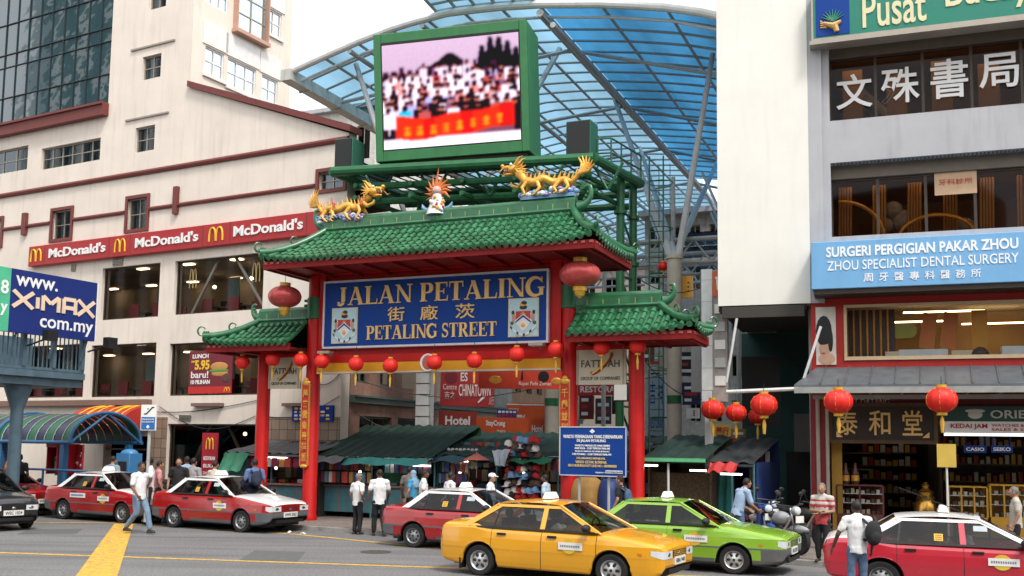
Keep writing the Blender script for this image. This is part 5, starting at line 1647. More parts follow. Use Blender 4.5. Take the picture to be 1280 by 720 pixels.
for k in range(9):
    z0, z1 = .5 + k, 1.5 + k
    if z1 > zpf: break
    (u, v) = (p, q) if k % 2 else (q, p)
    mb.tube([L_(Vector((u.x, u.y, z0))), L_(Vector((v.x, v.y, z1)))], .04, 6); mb.tube([L_(Vector((p.x, p.y, z1))), L_(Vector((q.x, q.y, z1)))], .04, 6)
for a0, a1 in ((.97, .72), (.97, .8), (.1, .35), (.1, .28)):
    u = A + (B - A) * a0 + bk * .72 + Vector((0, 0, -2.6)); v = A + (B - A) * a1 + bk * .3 + Vector((0, 0, -.8))
    mb.tube([L_(u), L_(v)], .065, 8)
mb.build('bracing', steel_green, fr)
# grating floor
mb = MB()
for i in range(24):
    p = A + (B - A) * (.02 + .04 * i); mb.tube([L_(p + bk * .05), L_(p + bk * .95)], .025, 4)
mb.build('grating', steel_green, fr)
# hand rail and caged ladder at the right
mb = MB()
up = Vector((0, 0, 1))
P0_, P1_, P2_ = A + (B - A) * .9 + bk * .35, B + bk * .35, C + (0 * up)
for h_ in (.45, .9):
    mb.tube([L_(P0_ + up * h_), L_(P1_ + up * h_), L_(P2_ + up * h_)], .028, 6)
for p in (P0_, P0_.lerp(P1_, .5), P1_, P1_.lerp(P2_, .33), P1_.lerp(P2_, .66), P2_): mb.tube([L_(p), L_(p + up * .9)], .026, 6)
mb.build('railing', steel_green, fr)
mb = MB()
lc = C + uf * .45 + bk.normalized() * .1
for sx in (-.22, .22): mb.tube([L_(lc + uf * sx + up * .9), L_(Vector((lc.x, lc.y, .6)) + uf * sx)], .025, 6)
z = .8
while z < zpf + .8:
    mb.tube([L_(Vector((lc.x, lc.y, z)) - uf * .22), L_(Vector((lc.x, lc.y, z)) + uf * .22)], .016, 5); z += .33
z = 3.2
while z < zpf + .9:
    c = Vector((lc.x, lc.y, z)) + bk.normalized() * .35
    mb.tube([L_(c + Vector((.38 * math.cos(a), .38 * math.sin(a), 0))) for a in [i * 2 * math.pi / 16 for i in range(17)]], .016, 5, caps=False); z += 1.5
for k in range(3):
    a = R(30 + 60 * k); c = Vector((lc.x, lc.y, 0)) + bk.normalized() * .35 + Vector((.38 * math.cos(a), .38 * math.sin(a), 0))
    mb.tube([L_(c + up * 3.2), L_(c + up * (zpf + .8))], .014, 5)
mb.build('ladder', steel_green, fr)

# video screen: box tilted forward a little
bl, br_ = at_depth(470, 203, 30.0), at_depth(662, 195, 28.9)
ux = (br_ - bl); wS = ux.length; ux.normalize()
tl = at_depth(468, 48, 30.0)
HS = (tl.z - bl.z) * 1.0
head = math.atan2(-ux.y, ux.x)
scr = thing('video_screen', 'large green boxed video screen showing a crowd behind a red banner', 'screen', bl)
scr.rotation_euler = (Matrix.Rotation(-head, 3, 'Z') @ Matrix.Rotation(R(5), 3, 'X') @ Matrix.Rotation(R(-1.2), 3, 'Y')).to_euler()
mb = MB()
dp = 1.75
i0, i1, j0, j1 = .24, wS - .23, .33, HS - .31
mb.box(0, i0, 0, .3, 0, HS); mb.box(i1, wS, 0, .3, 0, HS); mb.box(i0, i1, 0, .3, 0, j0); mb.box(i0, i1, 0, .3, j1, HS)
mb.box(0, wS, .3, dp, 0, HS)
mb.build('cabinet', led_green, scr, bevel=.02)
# the picture on the screen: a raster worked out here and shown as glowing points
import numpy as np
rnd = random.Random(11)
w, h = i1 - i0, j1 - j0
NX, NY = 132, 98
img = np.zeros((NY, NX, 3))
yy, xx = np.mgrid[0:NY, 0:NX]
U_, V_ = (xx + .5) / NX, (yy + .5) / NY
def put(mask, c, k=1.0): img[mask] = img[mask] * (1 - k) + np.array(c) * k
img[:] = (.52, .37, .50); img *= (.85 + .3 * V_)[..., None]
put(V_ < .70, (.20, .10, .14))
put((V_ > .68) & (V_ < .75 + .11 * np.exp(-((U_ - .5) / .09) ** 2)) & (U_ > .27) & (U_ < .60), (.05, .03, .045))
for c, wd_, ht_ in ((.73, .05, .90), (.79, .05, .97), (.85, .055, .96), (.91, .05, .92), (.97, .05, .86)):
    put((abs(U_ - c) < wd_ * (1.1 - .8 * (V_ - .6) / (ht_ - .6))) & (V_ < ht_) & (V_ > .6), (.035, .03, .045))
for k in range(14): put((abs(U_ - .03 - .06 * k) < .02) & (V_ < .72 + rnd.uniform(-.02, .05)) & (V_ > .6), (.10, .05, .08))
pal_ = [(1.0, .80, .95)] * 6 + [(.75, .6, .75), (.03, .02, .04), (.05, .03, .05), (.5, .12, .12), (.85, .3, .3), (.25, .12, .2), (.45, .45, .8)]
for row in range(7):
    v = .69 - row * .052; n = 20 - row
    for k in range(n):
        u = (k + rnd.uniform(.1, .9)) / n
        v2 = v + (.06 - .012 * row if abs(u - .5) < .2 else 0) + rnd.uniform(-.01, .01)
        bw = .026 + .0034 * row
        c = rnd.choice(pal_)
        if row > 5 and .33 < u < .46 or row > 4 and .55 < u < .78: c = (.03, .02, .04)
        if row == 6 and .14 < u < .19: c = (.05, .5, .75)
        put((abs(U_ - u) < bw) & (V_ < v2 - .02) & (V_ > v2 - .19), c)
        put(((U_ - u) / (bw * .5)) ** 2 + ((V_ - v2) / .026) ** 2 < 1, rnd.choice([(.30, .12, .10), (.05, .02, .03), (.45, .2, .17)]))
        put(((U_ - u) / (bw * .5)) ** 2 + ((V_ - v2 - .014) / .016) ** 2 < 1, (.03, .02, .025))
put(V_ < .10, (1.0, .80, .98))
lift_ = .13 * np.clip(U_ - .4, 0, 1)
ban = (U_ > .10) & (U_ < .95) & (V_ > .09 + lift_ + .012 * np.sin(U_ * 18)) & (V_ < .29 + lift_ + .10 * np.clip(.3 - U_, 0, 1) + .012 * np.sin(U_ * 15))
put(ban, (.78, .07, .03)); put(ban & (np.sin(U_ * 23) > .6), (.55, .03, .015), .6)
for k in range(8):
    u = .18 + .095 * k; vv = .17 + .13 * max(0, u - .4)
    for q in range(3): put((abs(U_ - u) < .022) & (abs(V_ - vv - .028 * (q - 1)) < .006), (.95, .38, .03), .8)
    put((abs(U_ - u) < .005) & (abs(V_ - vv) < .04), (.95, .38, .03), .8)
for u, c in ((.03, (1, .8, .95)), (.07, (1, .8, .95)), (.97, (.03, .02, .04))): put((abs(U_ - u) < .022) & (V_ > .14) & (V_ < .34), c); put((abs(U_ - u) < .02) & (V_ > .10) & (V_ < .2), (.03, .02, .03))
for _ in range(3):
    p_ = np.pad(img, ((1, 1), (1, 1), (0, 0)), 'edge')
    img = (p_[:-2, 1:-1] + p_[2:, 1:-1] + p_[1:-1, :-2] + p_[1:-1, 2:] + 2 * p_[1:-1, 1:-1]) / 6
img *= 1 + np.random.default_rng(3).uniform(-.04, .04, (NY, NX, 1))
mb = MB()
mb.add([(i0 + w * i / (NX - 1), .06, j0 + h * j / (NY - 1)) for j in range(NY) for i in range(NX)], [(j * NX + i, j * NX + i + 1, (j + 1) * NX + i + 1, (j + 1) * NX + i) for j in range(NY - 1) for i in range(NX - 1)], 0)
img = np.clip((img - .36) * 1.15 + .36, .01, 1.05)
sm = emis('screen_glow', (1, 1, 1), .8)
pic = mb.build('display', sm, scr)
at_ = pic.data.color_attributes.new('picture', 'FLOAT_COLOR', 'POINT')
at_.data.foreach_set('color', np.concatenate([img.reshape(-1, 3), np.ones((NX * NY, 1))], 1).astype(np.float32).ravel())
an = sm.node_tree.nodes.new('ShaderNodeAttribute'); an.attribute_name = 'picture'
sm.node_tree.links.new(an.outputs['Color'], [q for q in sm.node_tree.nodes if q.type == 'EMISSION'][0].inputs['Color'])
mb = MB()
e = .05
for a in ((i0, i1, j1 - e, j1), (i0, i1, j0, j0 + e * .6), (i0, i0 + e * .4, j0, j1), (i1 - e * .4, i1, j0, j1)): mb.box(a[0], a[1], .0, .045, a[2], a[3])
mb.build('bezel', black_p, scr)
mb = MB(); mb.box(.1, wS - .1, .1, dp - .1, -.18, -.003); mb.build('base_tray', dark_int, scr)

def speaker(label, pxa, pxb, yt, yb, Y, pa, rz):
    p0, p1 = at_depth(pxa, yb, Y), at_depth(pxb, yb, Y)
    h_ = at_depth(pxa, yt, Y).z - p0.z
    w_ = (p1 - p0).length
    z0 = zpf + .14
    o = thing('loudspeaker', label, 'loudspeaker', Vector((p0.x, p0.y, z0)), rz)
    hh = h_ + (p0.z - z0)
    mb = MB(); mb.box(0, w_, .03, .75, 0, hh); mb.build('cabinet', mat('speaker_green', (.03, .13, .09), .5, streak=.1), o, bevel=.01)
    mb = MB(); mb.box(.03, w_ - .03, 0, .03, .03, hh - .03); mb.build('grille', black_p, o)
speaker('black fronted loudspeaker box on the platform left of the screen', 417, 443, 174, 212, 30.6, 0, FG.rz)
speaker('black fronted loudspeaker box on the platform right of the screen', 707, 739, 152, 193, 29.1, 0, FG.rz)
# ------------------------------------------------------------------ glazed canopy over the street
FC = Frame(FG.o, 23)
T0, T9, T8 = 5.0, 48.0, 28.0
prof = [FC.hit(px, py, T0) for px, py in ((365, 89), (400, 73), (450, 51), (500, 32), (560, 16), (620, 9), (675, 5.5), (760, 5), (830, 9), (895, 18))]
ds_, dz_ = prof[-1][0] - prof[-2][0], prof[-1][1] - prof[-2][1]
for k in (1, 2, 3): prof.append((prof[9][0] + ds_ * k, prof[9][1] + dz_ * k - .25 * k * k))
def roof_z(s):
    for (a, za), (b, zb) in zip(prof, prof[1:]):
        if a <= s <= b: return za + (zb - za) * (s - a) / (b - a)
    return prof[0][1] if s < prof[0][0] else prof[-1][1]
def roof_hit(px, py):
    t = T0
    while t < T9:
        s, z = FC.hit(px, py, t)
        if z >= roof_z(s): return Vector((s, t, roof_z(s)))
        t += .1
    return Vector((s, t, z))
cano = thing('glazed_canopy', 'arched blue translucent street roof on grey steel ribs behind the gate', 'canopy', FC.o, FC.rz)
smain = prof[6][0]
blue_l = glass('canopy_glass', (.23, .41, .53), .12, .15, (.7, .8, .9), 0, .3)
blue_shaded = glass('canopy_glass_shaded', (.042, .185, .345), .12, .15, (.7, .8, .9), 0, .45)  # same glass tinted darker, painting in the shade of a tower beyond
def lane(s_a, s_b, n):
    return [s_a + (s_b - s_a) * i / n for i in range(n + 1)]
sl = lane(prof[0][0], smain, 14) 
sr = lane(smain, prof[-1][0], 10)
for name, ss, m_, T9_ in (('roof_panels', sl, blue_l, T9), ('shaded_roof_panels', sr, blue_shaded, T8)):
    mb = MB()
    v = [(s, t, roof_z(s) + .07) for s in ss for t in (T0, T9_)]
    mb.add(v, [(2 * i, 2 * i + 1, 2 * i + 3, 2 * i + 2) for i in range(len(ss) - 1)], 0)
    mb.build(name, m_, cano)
allp = sl + sr[1:]
mb = MB(); t = T0 + 1.05
while t < T9:
    mb.tube([(s, t, roof_z(s)) for s in (allp if t < T8 else sl)], .05, 5); t += 1.05
mb.build('purlins', steel_grey, cano)
mb = MB()
for i, s in enumerate(allp):
    if i % 2 == 0: mb.tube([(s, T0, roof_z(s) - .06), (s, T9 if s <= smain else T8, roof_z(s) - .06)], .055, 6)
mb.build('rafters', steel_grey, cano)
mb = MB()
mb.tube([(s, T0, roof_z(s)) for s in allp], .13, 10); mb.tube([(s, T0 + .5, roof_z(s) - .22) for s in allp[::2]], .05, 6)
mb.build('front_arch', white_steel, cano)
mb = MB()
s = smain
mb.tube([(s, T0, roof_z(s) - .28), (s, T9, roof_z(s) - .28)], .13, 8); mb.tube([(s + .45, T0, roof_z(s) - .75), (s + .45, T9, roof_z(s) - .75)], .1, 8)
t = T0
while t < T9 - 2:
    mb.tube([(s, t, roof_z(s) - .28), (s + .45, t + 1, roof_z(s) - .75), (s, t + 2, roof_z(s) - .28)], .045, 6); t += 2
for fr_ in (.25, .55):
    s = prof[0][0] + (smain - prof[0][0]) * fr_
    mb.tube([(s, T0, roof_z(s) - .2), (s, T9, roof_z(s) - .2)], .09, 8)
t = T0 + 3
while t < T9:
    mb.tube([(prof[0][0] + .2, t, prof[0][1] - .2), (prof[4][0], t, roof_z(prof[4][0]) - .9), (smain, t, roof_z(smain) - .4), (prof[9][0], t, roof_z(prof[9][0]) - .9)][:4 if t < T8 else 3], .07, 6)
    t += 6.3
mb.build('main_truss', steel_grey, cano)
mb = MB()
s, z = prof[0]
mb.box(s - .35, s + .1, T0 - .2, T9, z - .38, z + .02)
t = T0 + 1
while t < T9: mb.box(s - .4, s + .12, t, t + .08, z - .42, z + .03); t += 2.1
mb.build('gutter', mat('gutter_grey', (.48, .47, .44), .5, var=.2, streak=.2), cano)
# forward raised bay above the arch
mb = MB(); s0_, s1_ = FC.hit(545, 10, T0)[0], FC.hit(668, 5, T0)[0]
ss = lane(s0_, s1_, 5)
zf = lambda s, t: roof_z(s) + .15 + (T0 - t) * .12
mb.add([(s, t, zf(s, t) + .05) for s in ss for t in (T0 - .9, T0 + .2)], [(2 * i, 2 * i + 1, 2 * i + 3, 2 * i + 2) for i in range(5)], 0)
fb_ = mb.build('forward_panels', blue_l, cano)
mb = MB()
for t in (T0 - .9, T0 - .45, T0): mb.tube([(s, t, zf(s, t)) for s in ss], .05, 6)
for s in ss: mb.tube([(s, T0 - .9, zf(s, T0 - .9)), (s, T0 + .4, zf(s, T0 + .2))], .06, 6)
mb.build('forward_frame', steel_grey, fb_)
# columns: branching tree column and plain ones
def tree_column(label, base, top_z, branches, r):
    o = thing('canopy_column', label, 'column', (base.x, base.y, .1))
    mb = MB(); mb.lathe([(r, 0), (r, top_z - .1)], (0, 0, 0), 18); mb.lathe([(r + .04, top_z - .15), (r + .04, top_z - .02)], (0, 0, 0), 18)
    mb.lathe([(r + .012, 3.5), (r + .012, 3.75)], (0, 0, 0), 18, 1)
    mb.build('shaft', [conc, steel_green], o)
    for k, q in enumerate(branches):
        e_ = FC.w(*q); a = R(90 * k)
        st = Vector((.12 * math.cos(a), .12 * math.sin(a), top_z - .1))
        mb = MB(); mb.tube([st, e_ - Vector((base.x, base.y, .1)) - Vector((0, 0, .15))], [.11, .085], 10); mb.build('branch', steel_grey, o)
    return o
bc = at_depth(843, 420, 30.5)
tree_column('round beige concrete column with four spreading steel branches, right of the gate', bc, at_depth(843, 322, 30.5).z, [roof_hit(891, 62), roof_hit(905, 180), roof_hit(768, 118), roof_hit(800, 180)], .225)
b2 = at_depth(690, 500, 33.5)
tree_column('pale round canopy column behind the right end of the yellow beam', b2, 7.6, [roof_hit(640, 20), roof_hit(745, 150)], .24)
# square white and teal post
b3 = at_depth(531, 500, 33.0)
o = thing('canopy_column', 'square white and teal canopy column with wires, before the pink shophouse', 'column', (b3.x, b3.y, .1), FC.rz)
mb = MB(); mb.box(-.22, .22, -.22, .22, 2.3, 13.8, 0); mb.box(-.225, .225, -.225, .225, 0, 2.3, 1); mb.box(.24, .32, -.1, .0, 0, 9, 2)
for k in range(7): mb.box(-.23, .23, -.23, .23, 2.7 + .36 * k, 2.72 + .36 * k, 3)
mb.build('shaft', [white_steel, mat('teal_paint', (.05, .24, .25), .5, var=.2), steel_grey, black_p], o)
for q in (roof_hit(445, 80), roof_hit(700, 60)):
    mb = MB(); e_ = FC.w(*q); v_ = Matrix.Rotation(-FC.rz, 3, 'Z') @ (e_ - Vector((b3.x, b3.y, .1)))
    mb.tube([(0, 0, 7.5), v_], .1, 8); mb.build('branch', steel_grey, o)

# ------------------------------------------------------------------ shophouses down the street
FL = Frame(FM.w(sx1, .45, 0), 23 - 90)
def shophouse(label, s0, s1, h, wallm, openings, trimm, zled=None, D=9):
    o = thing('shophouse', label, 'building', FL.w(s0, 0, 0), FL.rz)
    w = s1 - s0
    mb = MB(); wall_holes(mb, 0, w, .1, h, openings, 0, .35); mb.box(0, .35, .36, D, .1, h); mb.box(w - .35, w, .36, D, .1, h); mb.box(0, w, D, D + .3, .1, h)
    mb.build('wall', wallm, o)
    mb = MB(); mb.box(-.0, w + .0, -.3, D + .3, h + .002, h + .15); mb.build('roof', mat('roof_old', (.16, .12, .10), .8, var=.3), o)
    for z in (zled or []):
        mb = MB(); mb.box(-.05, w - .05, -.2, -.002, z, z + .18); mb.box(-.05, w - .05, -.28, -.003, z + .182, z + .24); mb.build('ledge', trimm, o)
    for r in openings:
        if r[2] > 1:
            f = add_window(o, r, 2, 2, .14, trimm, dark_glass, .07)
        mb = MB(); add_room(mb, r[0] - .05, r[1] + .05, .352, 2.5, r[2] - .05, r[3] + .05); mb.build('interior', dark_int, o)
    return o
pxs = lambda px, py=520: FL.hit(px, py)[0]
zpk = lambda px, py: FL.hit(px, py)[1]
pink = mat('pink_render', (.36, .20, .15), .85, var=.3, scale=1.5, streak=.35, bump=.2)
weather = mat('weathered_render', (.33, .29, .25), .9, var=.4, scale=1.2, streak=.45, bump=.2)
brick = mat('orange_render', (.34, .19, .11), .85, var=.3, scale=1.2, streak=.3)
teal_trim = mat('teal_trim', (.09, .14, .12), .6, var=.2)
s1_, s2_, s3_ = pxs(545), pxs(640), pxs(725)
zl_ = zpk(475, 506)
def ops(w, n, z0, z1, m=.5):
    p = w / n
    return [(p * i + p * m * .5, p * (i + 1) - p * m * .5, z0, z1) for i in range(n)]
shophouse('weathered pink shophouse with green shutters and a long ledge, behind the left of the gate', .02, s1_, 9, pink, ops(s1_, 4, zl_ + .65, zl_ + 1.75, .45) + [(s1_ * .1, s1_ * .45, 1.2, zl_ - .4), (s1_ * .52, s1_ * .95, 1.2, zl_ - .4)] + ops(s1_, 4, 6.4, 7.9, .5), teal_trim, [zl_], 2.6)
shophouse('grey stained shophouse carrying the red hotel signs down the street', s1_ + .02, s2_, 10.5, weather, ops(s2_ - s1_, 5, 4.9, 6.6, .5) + ops(s2_ - s1_, 3, .3, 2.9, .25) + ops(s2_ - s1_, 5, 8, 9.5, .5), teal_trim, [3.6, 7.2])
shophouse('narrow orange brown shophouse farther down the left of the street', s2_ + .02, s3_, 9.5, brick, ops(s3_ - s2_, 7, 4.6, 6.4, .5) + ops(s3_ - s2_, 4, .3, 2.9, .25), teal_trim, [3.4, 7])
def far_building(label, s0, s1, t0, h, m_, nx, nz, depth=14):
    o = thing('far_building', label, 'building', FC.w(s0, t0, 0), FC.rz)
    w = s1 - s0
    hs_ = [(w * (i + .22) / nx, w * (i + .78) / nx, h * (j + .3) / nz + .5, h * (j + .78) / nz + .5) for i in range(nx) for j in range(nz)]
    mb = MB(); wall_holes(mb, 0, w, .1, h + .6, hs_, 0, .3); mb.box(0, .3, .31, depth, .1, h + .6); mb.box(w - .3, w, .31, depth, .1, h + .6); mb.build('wall', m_, o)
    mb = MB(); mb.box(-.3, w + .3, -.4, depth, h + .61, h + .9); mb.build('roof', grey_paint, o)
    for r in hs_: add_window(o, r, 2, 1, .12, alu, dark_glass, .06)
    mb = MB(); mb.box(.3, w - .3, 1.5, 1.6, .1, h); mb.build('interior', dark_int, o)
xl, xr = FC.hit(640, 400, 58)[0], FC.hit(838, 400, 58)[0]
far_building('pale apartment block closing the far end of the street', xl, xr, 58, 17, mat('pale_block', (.27, .23, .19), .85, var=.15, streak=.2), 7, 5)
xl, xr = FC.hit(806, 300, 30)[0], FC.hit(960, 300, 30)[0]
far_building('cream block with dark windows seen under the right of the canopy', xl, xr, 30, FC.hit(850, 262, 30)[1] - .9, mat('cream_block', (.36, .31, .26), .85, var=.3, streak=.4), 6, 6)
# old block roof seen left of the canopy gutter
p = at_depth(405, 150, 62)
xl, xr = FC.hit(383, 140, 34)[0], FC.hit(470, 140, 34)[0]
far_building('weathered white block with a flat roof, rising left of the canopy', xl, xr, 34, FC.hit(410, 137, 34)[1] - .9, mat('stained_white', (.55, .54, .5), .85, var=.25, streak=.3), 3, 5)
# right hand side of the street under the white overhang
FR_ = Frame(FB.w(sL - .3, 1.8, 0), 23 - 90)
o = thing('dark_shophouse', 'dark teal shop wall in shade under the white overhang', 'building', FB.o, FB.rz)
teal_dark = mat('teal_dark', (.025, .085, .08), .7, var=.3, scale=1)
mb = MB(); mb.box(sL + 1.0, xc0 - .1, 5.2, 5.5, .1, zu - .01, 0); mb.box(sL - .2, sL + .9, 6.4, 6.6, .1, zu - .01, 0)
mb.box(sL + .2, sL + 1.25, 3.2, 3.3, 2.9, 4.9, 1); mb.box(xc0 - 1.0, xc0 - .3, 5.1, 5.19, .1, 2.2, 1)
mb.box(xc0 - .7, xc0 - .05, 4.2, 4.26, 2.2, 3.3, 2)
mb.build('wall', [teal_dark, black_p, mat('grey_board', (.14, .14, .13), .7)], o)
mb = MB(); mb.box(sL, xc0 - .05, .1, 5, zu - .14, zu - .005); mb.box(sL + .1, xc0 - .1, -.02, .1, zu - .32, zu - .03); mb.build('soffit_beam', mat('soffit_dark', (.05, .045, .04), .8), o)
mb = MB()
for (xa, ya, xb, yb, tt) in ((921, 398, 908, 478, -.1), (1026, 408, 1000, 488, -.7)):
    a, b = FB.hit(xa, ya, tt), FB.hit(xb, yb, tt)
    mb.tube([(a[0], tt, a[1]), (b[0], tt, b[1])], .035, 8)
a, b = FB.hit(908, 490, -.6), FB.hit(998, 486, -.6)
mb.tube([(a[0], -.6, a[1]), (b[0], -.6, b[1])], .05, 8)
mb.build('awning_strut', white_steel, o)
# tall vertical cafe sign
FV = Frame(at_depth(877, 420, 26.5), 20)
r = FV.rect(877, 909, 336, 502)
o = thing('vertical_sign', 'tall narrow white vertical shop sign with an orange panel showing a cup', 'sign', FV.w(0, 0, 0), FV.rz)
w, z0, z1 = r[1], r[2], r[3]
mb = MB(); mb.box(0, w * .42, 0, .28, z0, z1, 0); mb.box(w * .42 + .002, w, .03, .25, z0, z1 - .02, 1); mb.box(w * .42 + .004, w * .98, 0, .029, z1 - .75, z1 - .06, 2)
for k in range(6): mb.box(-.004, w * .422, -.004, .284, z0 + (z1 - z0) * (k + .5) / 6, z0 + (z1 - z0) * (k + .5) / 6 + .01, 3)
b_ = mb.build('board', [mat('sign_tile_white', (.62, .66, .66), .5, var=.1, streak=.15), mat('sign_grey', (.33, .31, .29), .6, var=.3, streak=.3), mat('sign_orange', (.55, .12, .05), .5), alu], o)
mb = MB(); cx = w * .7
mb.prism([(cx - .08, z1 - .28), (cx + .08, z1 - .28), (cx + .055, z1 - .58), (cx - .055, z1 - .58)], -.015, -.001, 0); mb.box(cx - .1, cx + .1, -.018, -.001, z1 - .27, z1 - .22, 0)
for k, t_ in enumerate(('KAFE', 'TEH', 'MEE', 'NASI', 'KOPI')):
    zz = z1 - 1.15 - .48 * k
    mb.box(cx - .13, cx + .15, .005, .029, zz - .05, zz + .2, 1 if k % 2 else 0)
mb.build('emblem', [white_p, mat('letter_grey', (.5, .52, .5), .5)], b_)
mb = MB(); mb.box(w * .1, w * .4, .05, .25, .1, z0 - .002); mb.build('post', white_steel, o)

# ------------------------------------------------------------------ hanging signs in the street
def flat_sign(name, label, corners, Y, heading, mats, draw, frame=FL, t=-.5, cat='sign'):
    """corners: xl, xr, yt, yb in a plane facing the camera side with the given heading"""
    F = Frame(at_depth(corners[0], corners[3], Y), heading)
    r = F.rect(*corners)
    o = thing(name, label, cat, F.w(0, 0, 0) + Vector((0, 0, r[2])), F.rz)
    w, h = r[1], r[3] - r[2]
    mb = MB(); mb.box(0, w, 0, .06, 0, h, 0); b = mb.build('board', mats[0], o)
    mb = MB(); draw(mb, w, h); 
    if mb.v: mb.build('lettering', mats[1:], b)
    return o
sred, sor = mat('banner_red', (.42, .03, .03), .55, var=.12), mat('banner_orange', (.60, .09, .02), .55, var=.1)
def d1(mb, w, h):
    mb.text('CHINATOWN', w * .34, w * .93, h * .28, h * .60, -.001, 0, bold=.01)
    mb.text('ES', w * .37, w * .50, h * .68, h * .92, -.001, 0, bold=.02)
    mb.text('Centre', w * .05, w * .3, h * .45, h * .6, -.001, 0); mb.text('吉之', w * .08, w * .27, h * .2, h * .4, -.001, 0)
    mb.text('人行', w * .9, w * .99, h * .05, h * .28, -.001, 0)
    mb.lathe([(h * .17, -.012), (h * .17, 0)], (w * .2, 0, h * .78), 16, 1, 'y')
    mb.tube([(w * .7, -.02, h * .1), (w * .78, -.02, h * .22), (w * .84, -.02, h * .3)], [.03, .05, .015], 6, 0)
flat_sign('hanging_banner', 'large red banner with white CHINATOWN lettering on the grey shophouse', (550, 618, 462, 508), 36, -6, [sred, white_p, mat('banner_dark', (.2, .02, .03), .5)], d1)
def d2(mb, w, h): mb.text('Hotel', w * .17, w * .82, h * .28, h * .75, -.001, 0, bold=.03); mb.tube([(0, -.05, h * .02), (w * .95, -.05, h * .06), (w * .96, -.05, h * .25)], .04, 6, 0)
flat_sign('hotel_sign', 'dark red Hotel sign with white lettering and a white pipe below', (548, 596, 514, 538), 35, -8, [mat('banner_brown', (.30, .035, .02), .55), white_p], d2)
def d3(mb, w, h):
    mb.text('StayCrung', w * .14, w * .42, h * .52, h * .86, -.001, 0, bold=.03); mb.text('INN', w * .3, w * .42, h * .28, h * .4, -.001, 0); mb.text('Hotel', w * .81, w * .97, h * .3, h * .66, -.001, 0, bold=.03)
    mb.box(w * .43, w * .435, -.004, -.001, 0, h, 1); mb.box(w * .77, w * .775, -.004, -.001, 0, h, 1)
o = flat_sign('hotel_awning', 'bright orange hotel awning with scalloped hem and white lettering', (595, 681, 522, 548), 34.4, -4, [sor, white_p, mat('banner_seam', (.4, .05, .02), .5)], d3, cat='awning')
def d4(mb, w, h):
    mb.text('TTY', w * .2, w * .45, h * .18, h * .6, -.001, 0, bold=.03); mb.text('Shoes Collection', w * .5, w * .98, h * .14, h * .42, -.001, 0); mb.text('NEW BEST', w * .05, w * .3, h * .72, h * .82, -.001, 0); mb.box(0, w, -.01, -.001, h * .93, h * .97, 0)
flat_sign('shoe_shop_sign', 'orange sign with white shoe shop lettering behind the hotel awning', (633, 684, 504, 541), 37, -5, [sor, white_p], d4)
def d5(mb, w, h):
    for k in range(3):
        for j in range(5): mb.box(w * (.06 + .19 * j), w * (.2 + .19 * j), -.006, -.001, h * (.12 + .3 * k), h * (.3 + .3 * k), 0 if k % 2 else 1)
flat_sign('small_sign', 'small dark blue sign with pale red letters beside the shoe shop sign', (621, 646, 512, 527), 36.2, -5, [sign_blue, sred, white_p], d5)
def d6(mb, w, h):
    mb.text('Rapat Pada Zaman', w * .48, w * .86, h * .12, h * .36, -.001, 0)
    mb.prism([(w * .74, h * .5), (w * .77, h * .95), (w * .80, h * .5)], -.01, -.001, 0); mb.lathe([(h * .28, -.012), (h * .28, 0)], (w * .77, 0, h * .62), 12, 1, 'y')
    mb.ell((w * .2, 0, h * .45), (.2, .01, .12), 10, 6, 2); mb.ell((w * .92, 0, h * .4), (.16, .01, .1), 10, 6, 2); mb.prism([(w * .5, h * .45), (w * .53, h * .45), (w * .525, h * .9), (w * .515, h * .95)], -.01, -.001, 1)
flat_sign('street_banner', 'orange red cloth banner hung below the yellow beam at its right half', (598, 704, 461, 486), 29.5, 6, [mat('banner_fire', (.55, .05, .025), .6, var=.15), white_p, black_p, gold], d6, cat='banner')
def d7(mb, w, h): mb.box(w * .08, w * .92, -.012, -.001, h * .08, h * .92, 0)
flat_sign('light_box', 'white sign box with a black frame left of the right outer pillar', (766, 785, 478, 502), 27.5, 20, [black_p, white_p], d7)
def d8(mb, w, h): mb.text('吉 祥', w * .1, w * .9, h * .55, h * .9, -.001, 0); mb.text('RESTORAN', w * .1, w * .9, h * .2, h * .35, -.001, 0)
flat_sign('street_sign', 'pale blue vertical banner with dark writing beyond the right outer pillar', (810, 832, 468, 552), 38, 20, [mat('banner_sky', (.32, .42, .52), .6, var=.15), sign_blue], d8)
def d9(mb, w, h): mb.text('RESTORAN', w * .06, w * .94, h * .25, h * .8, -.001, 0, bold=.02)
flat_sign('street_sign', 'red and white strip sign low behind the right sponsor board', (722, 780, 480, 494), 36, 14, [sred, white_p], d9)
flat_sign('street_sign', 'tall grey sign panel beside the white vertical sign', (864, 876, 425, 490), 28.5, 20, [mat('panel_grey', (.33, .33, .34), .6, var=.1), white_p], lambda mb, w, h: None)
flat_sign('street_sign', 'yellow sign with red characters under the row of lanterns by the overhang', (893, 913, 530, 548), 28, 20, [mat('board_yellow', (.6, .42, .08), .5, var=.1), sred], lambda mb, w, h: mb.text('藥行', w * .1, w * .9, h * .2, h * .8, -.001, 0, bold=.02))
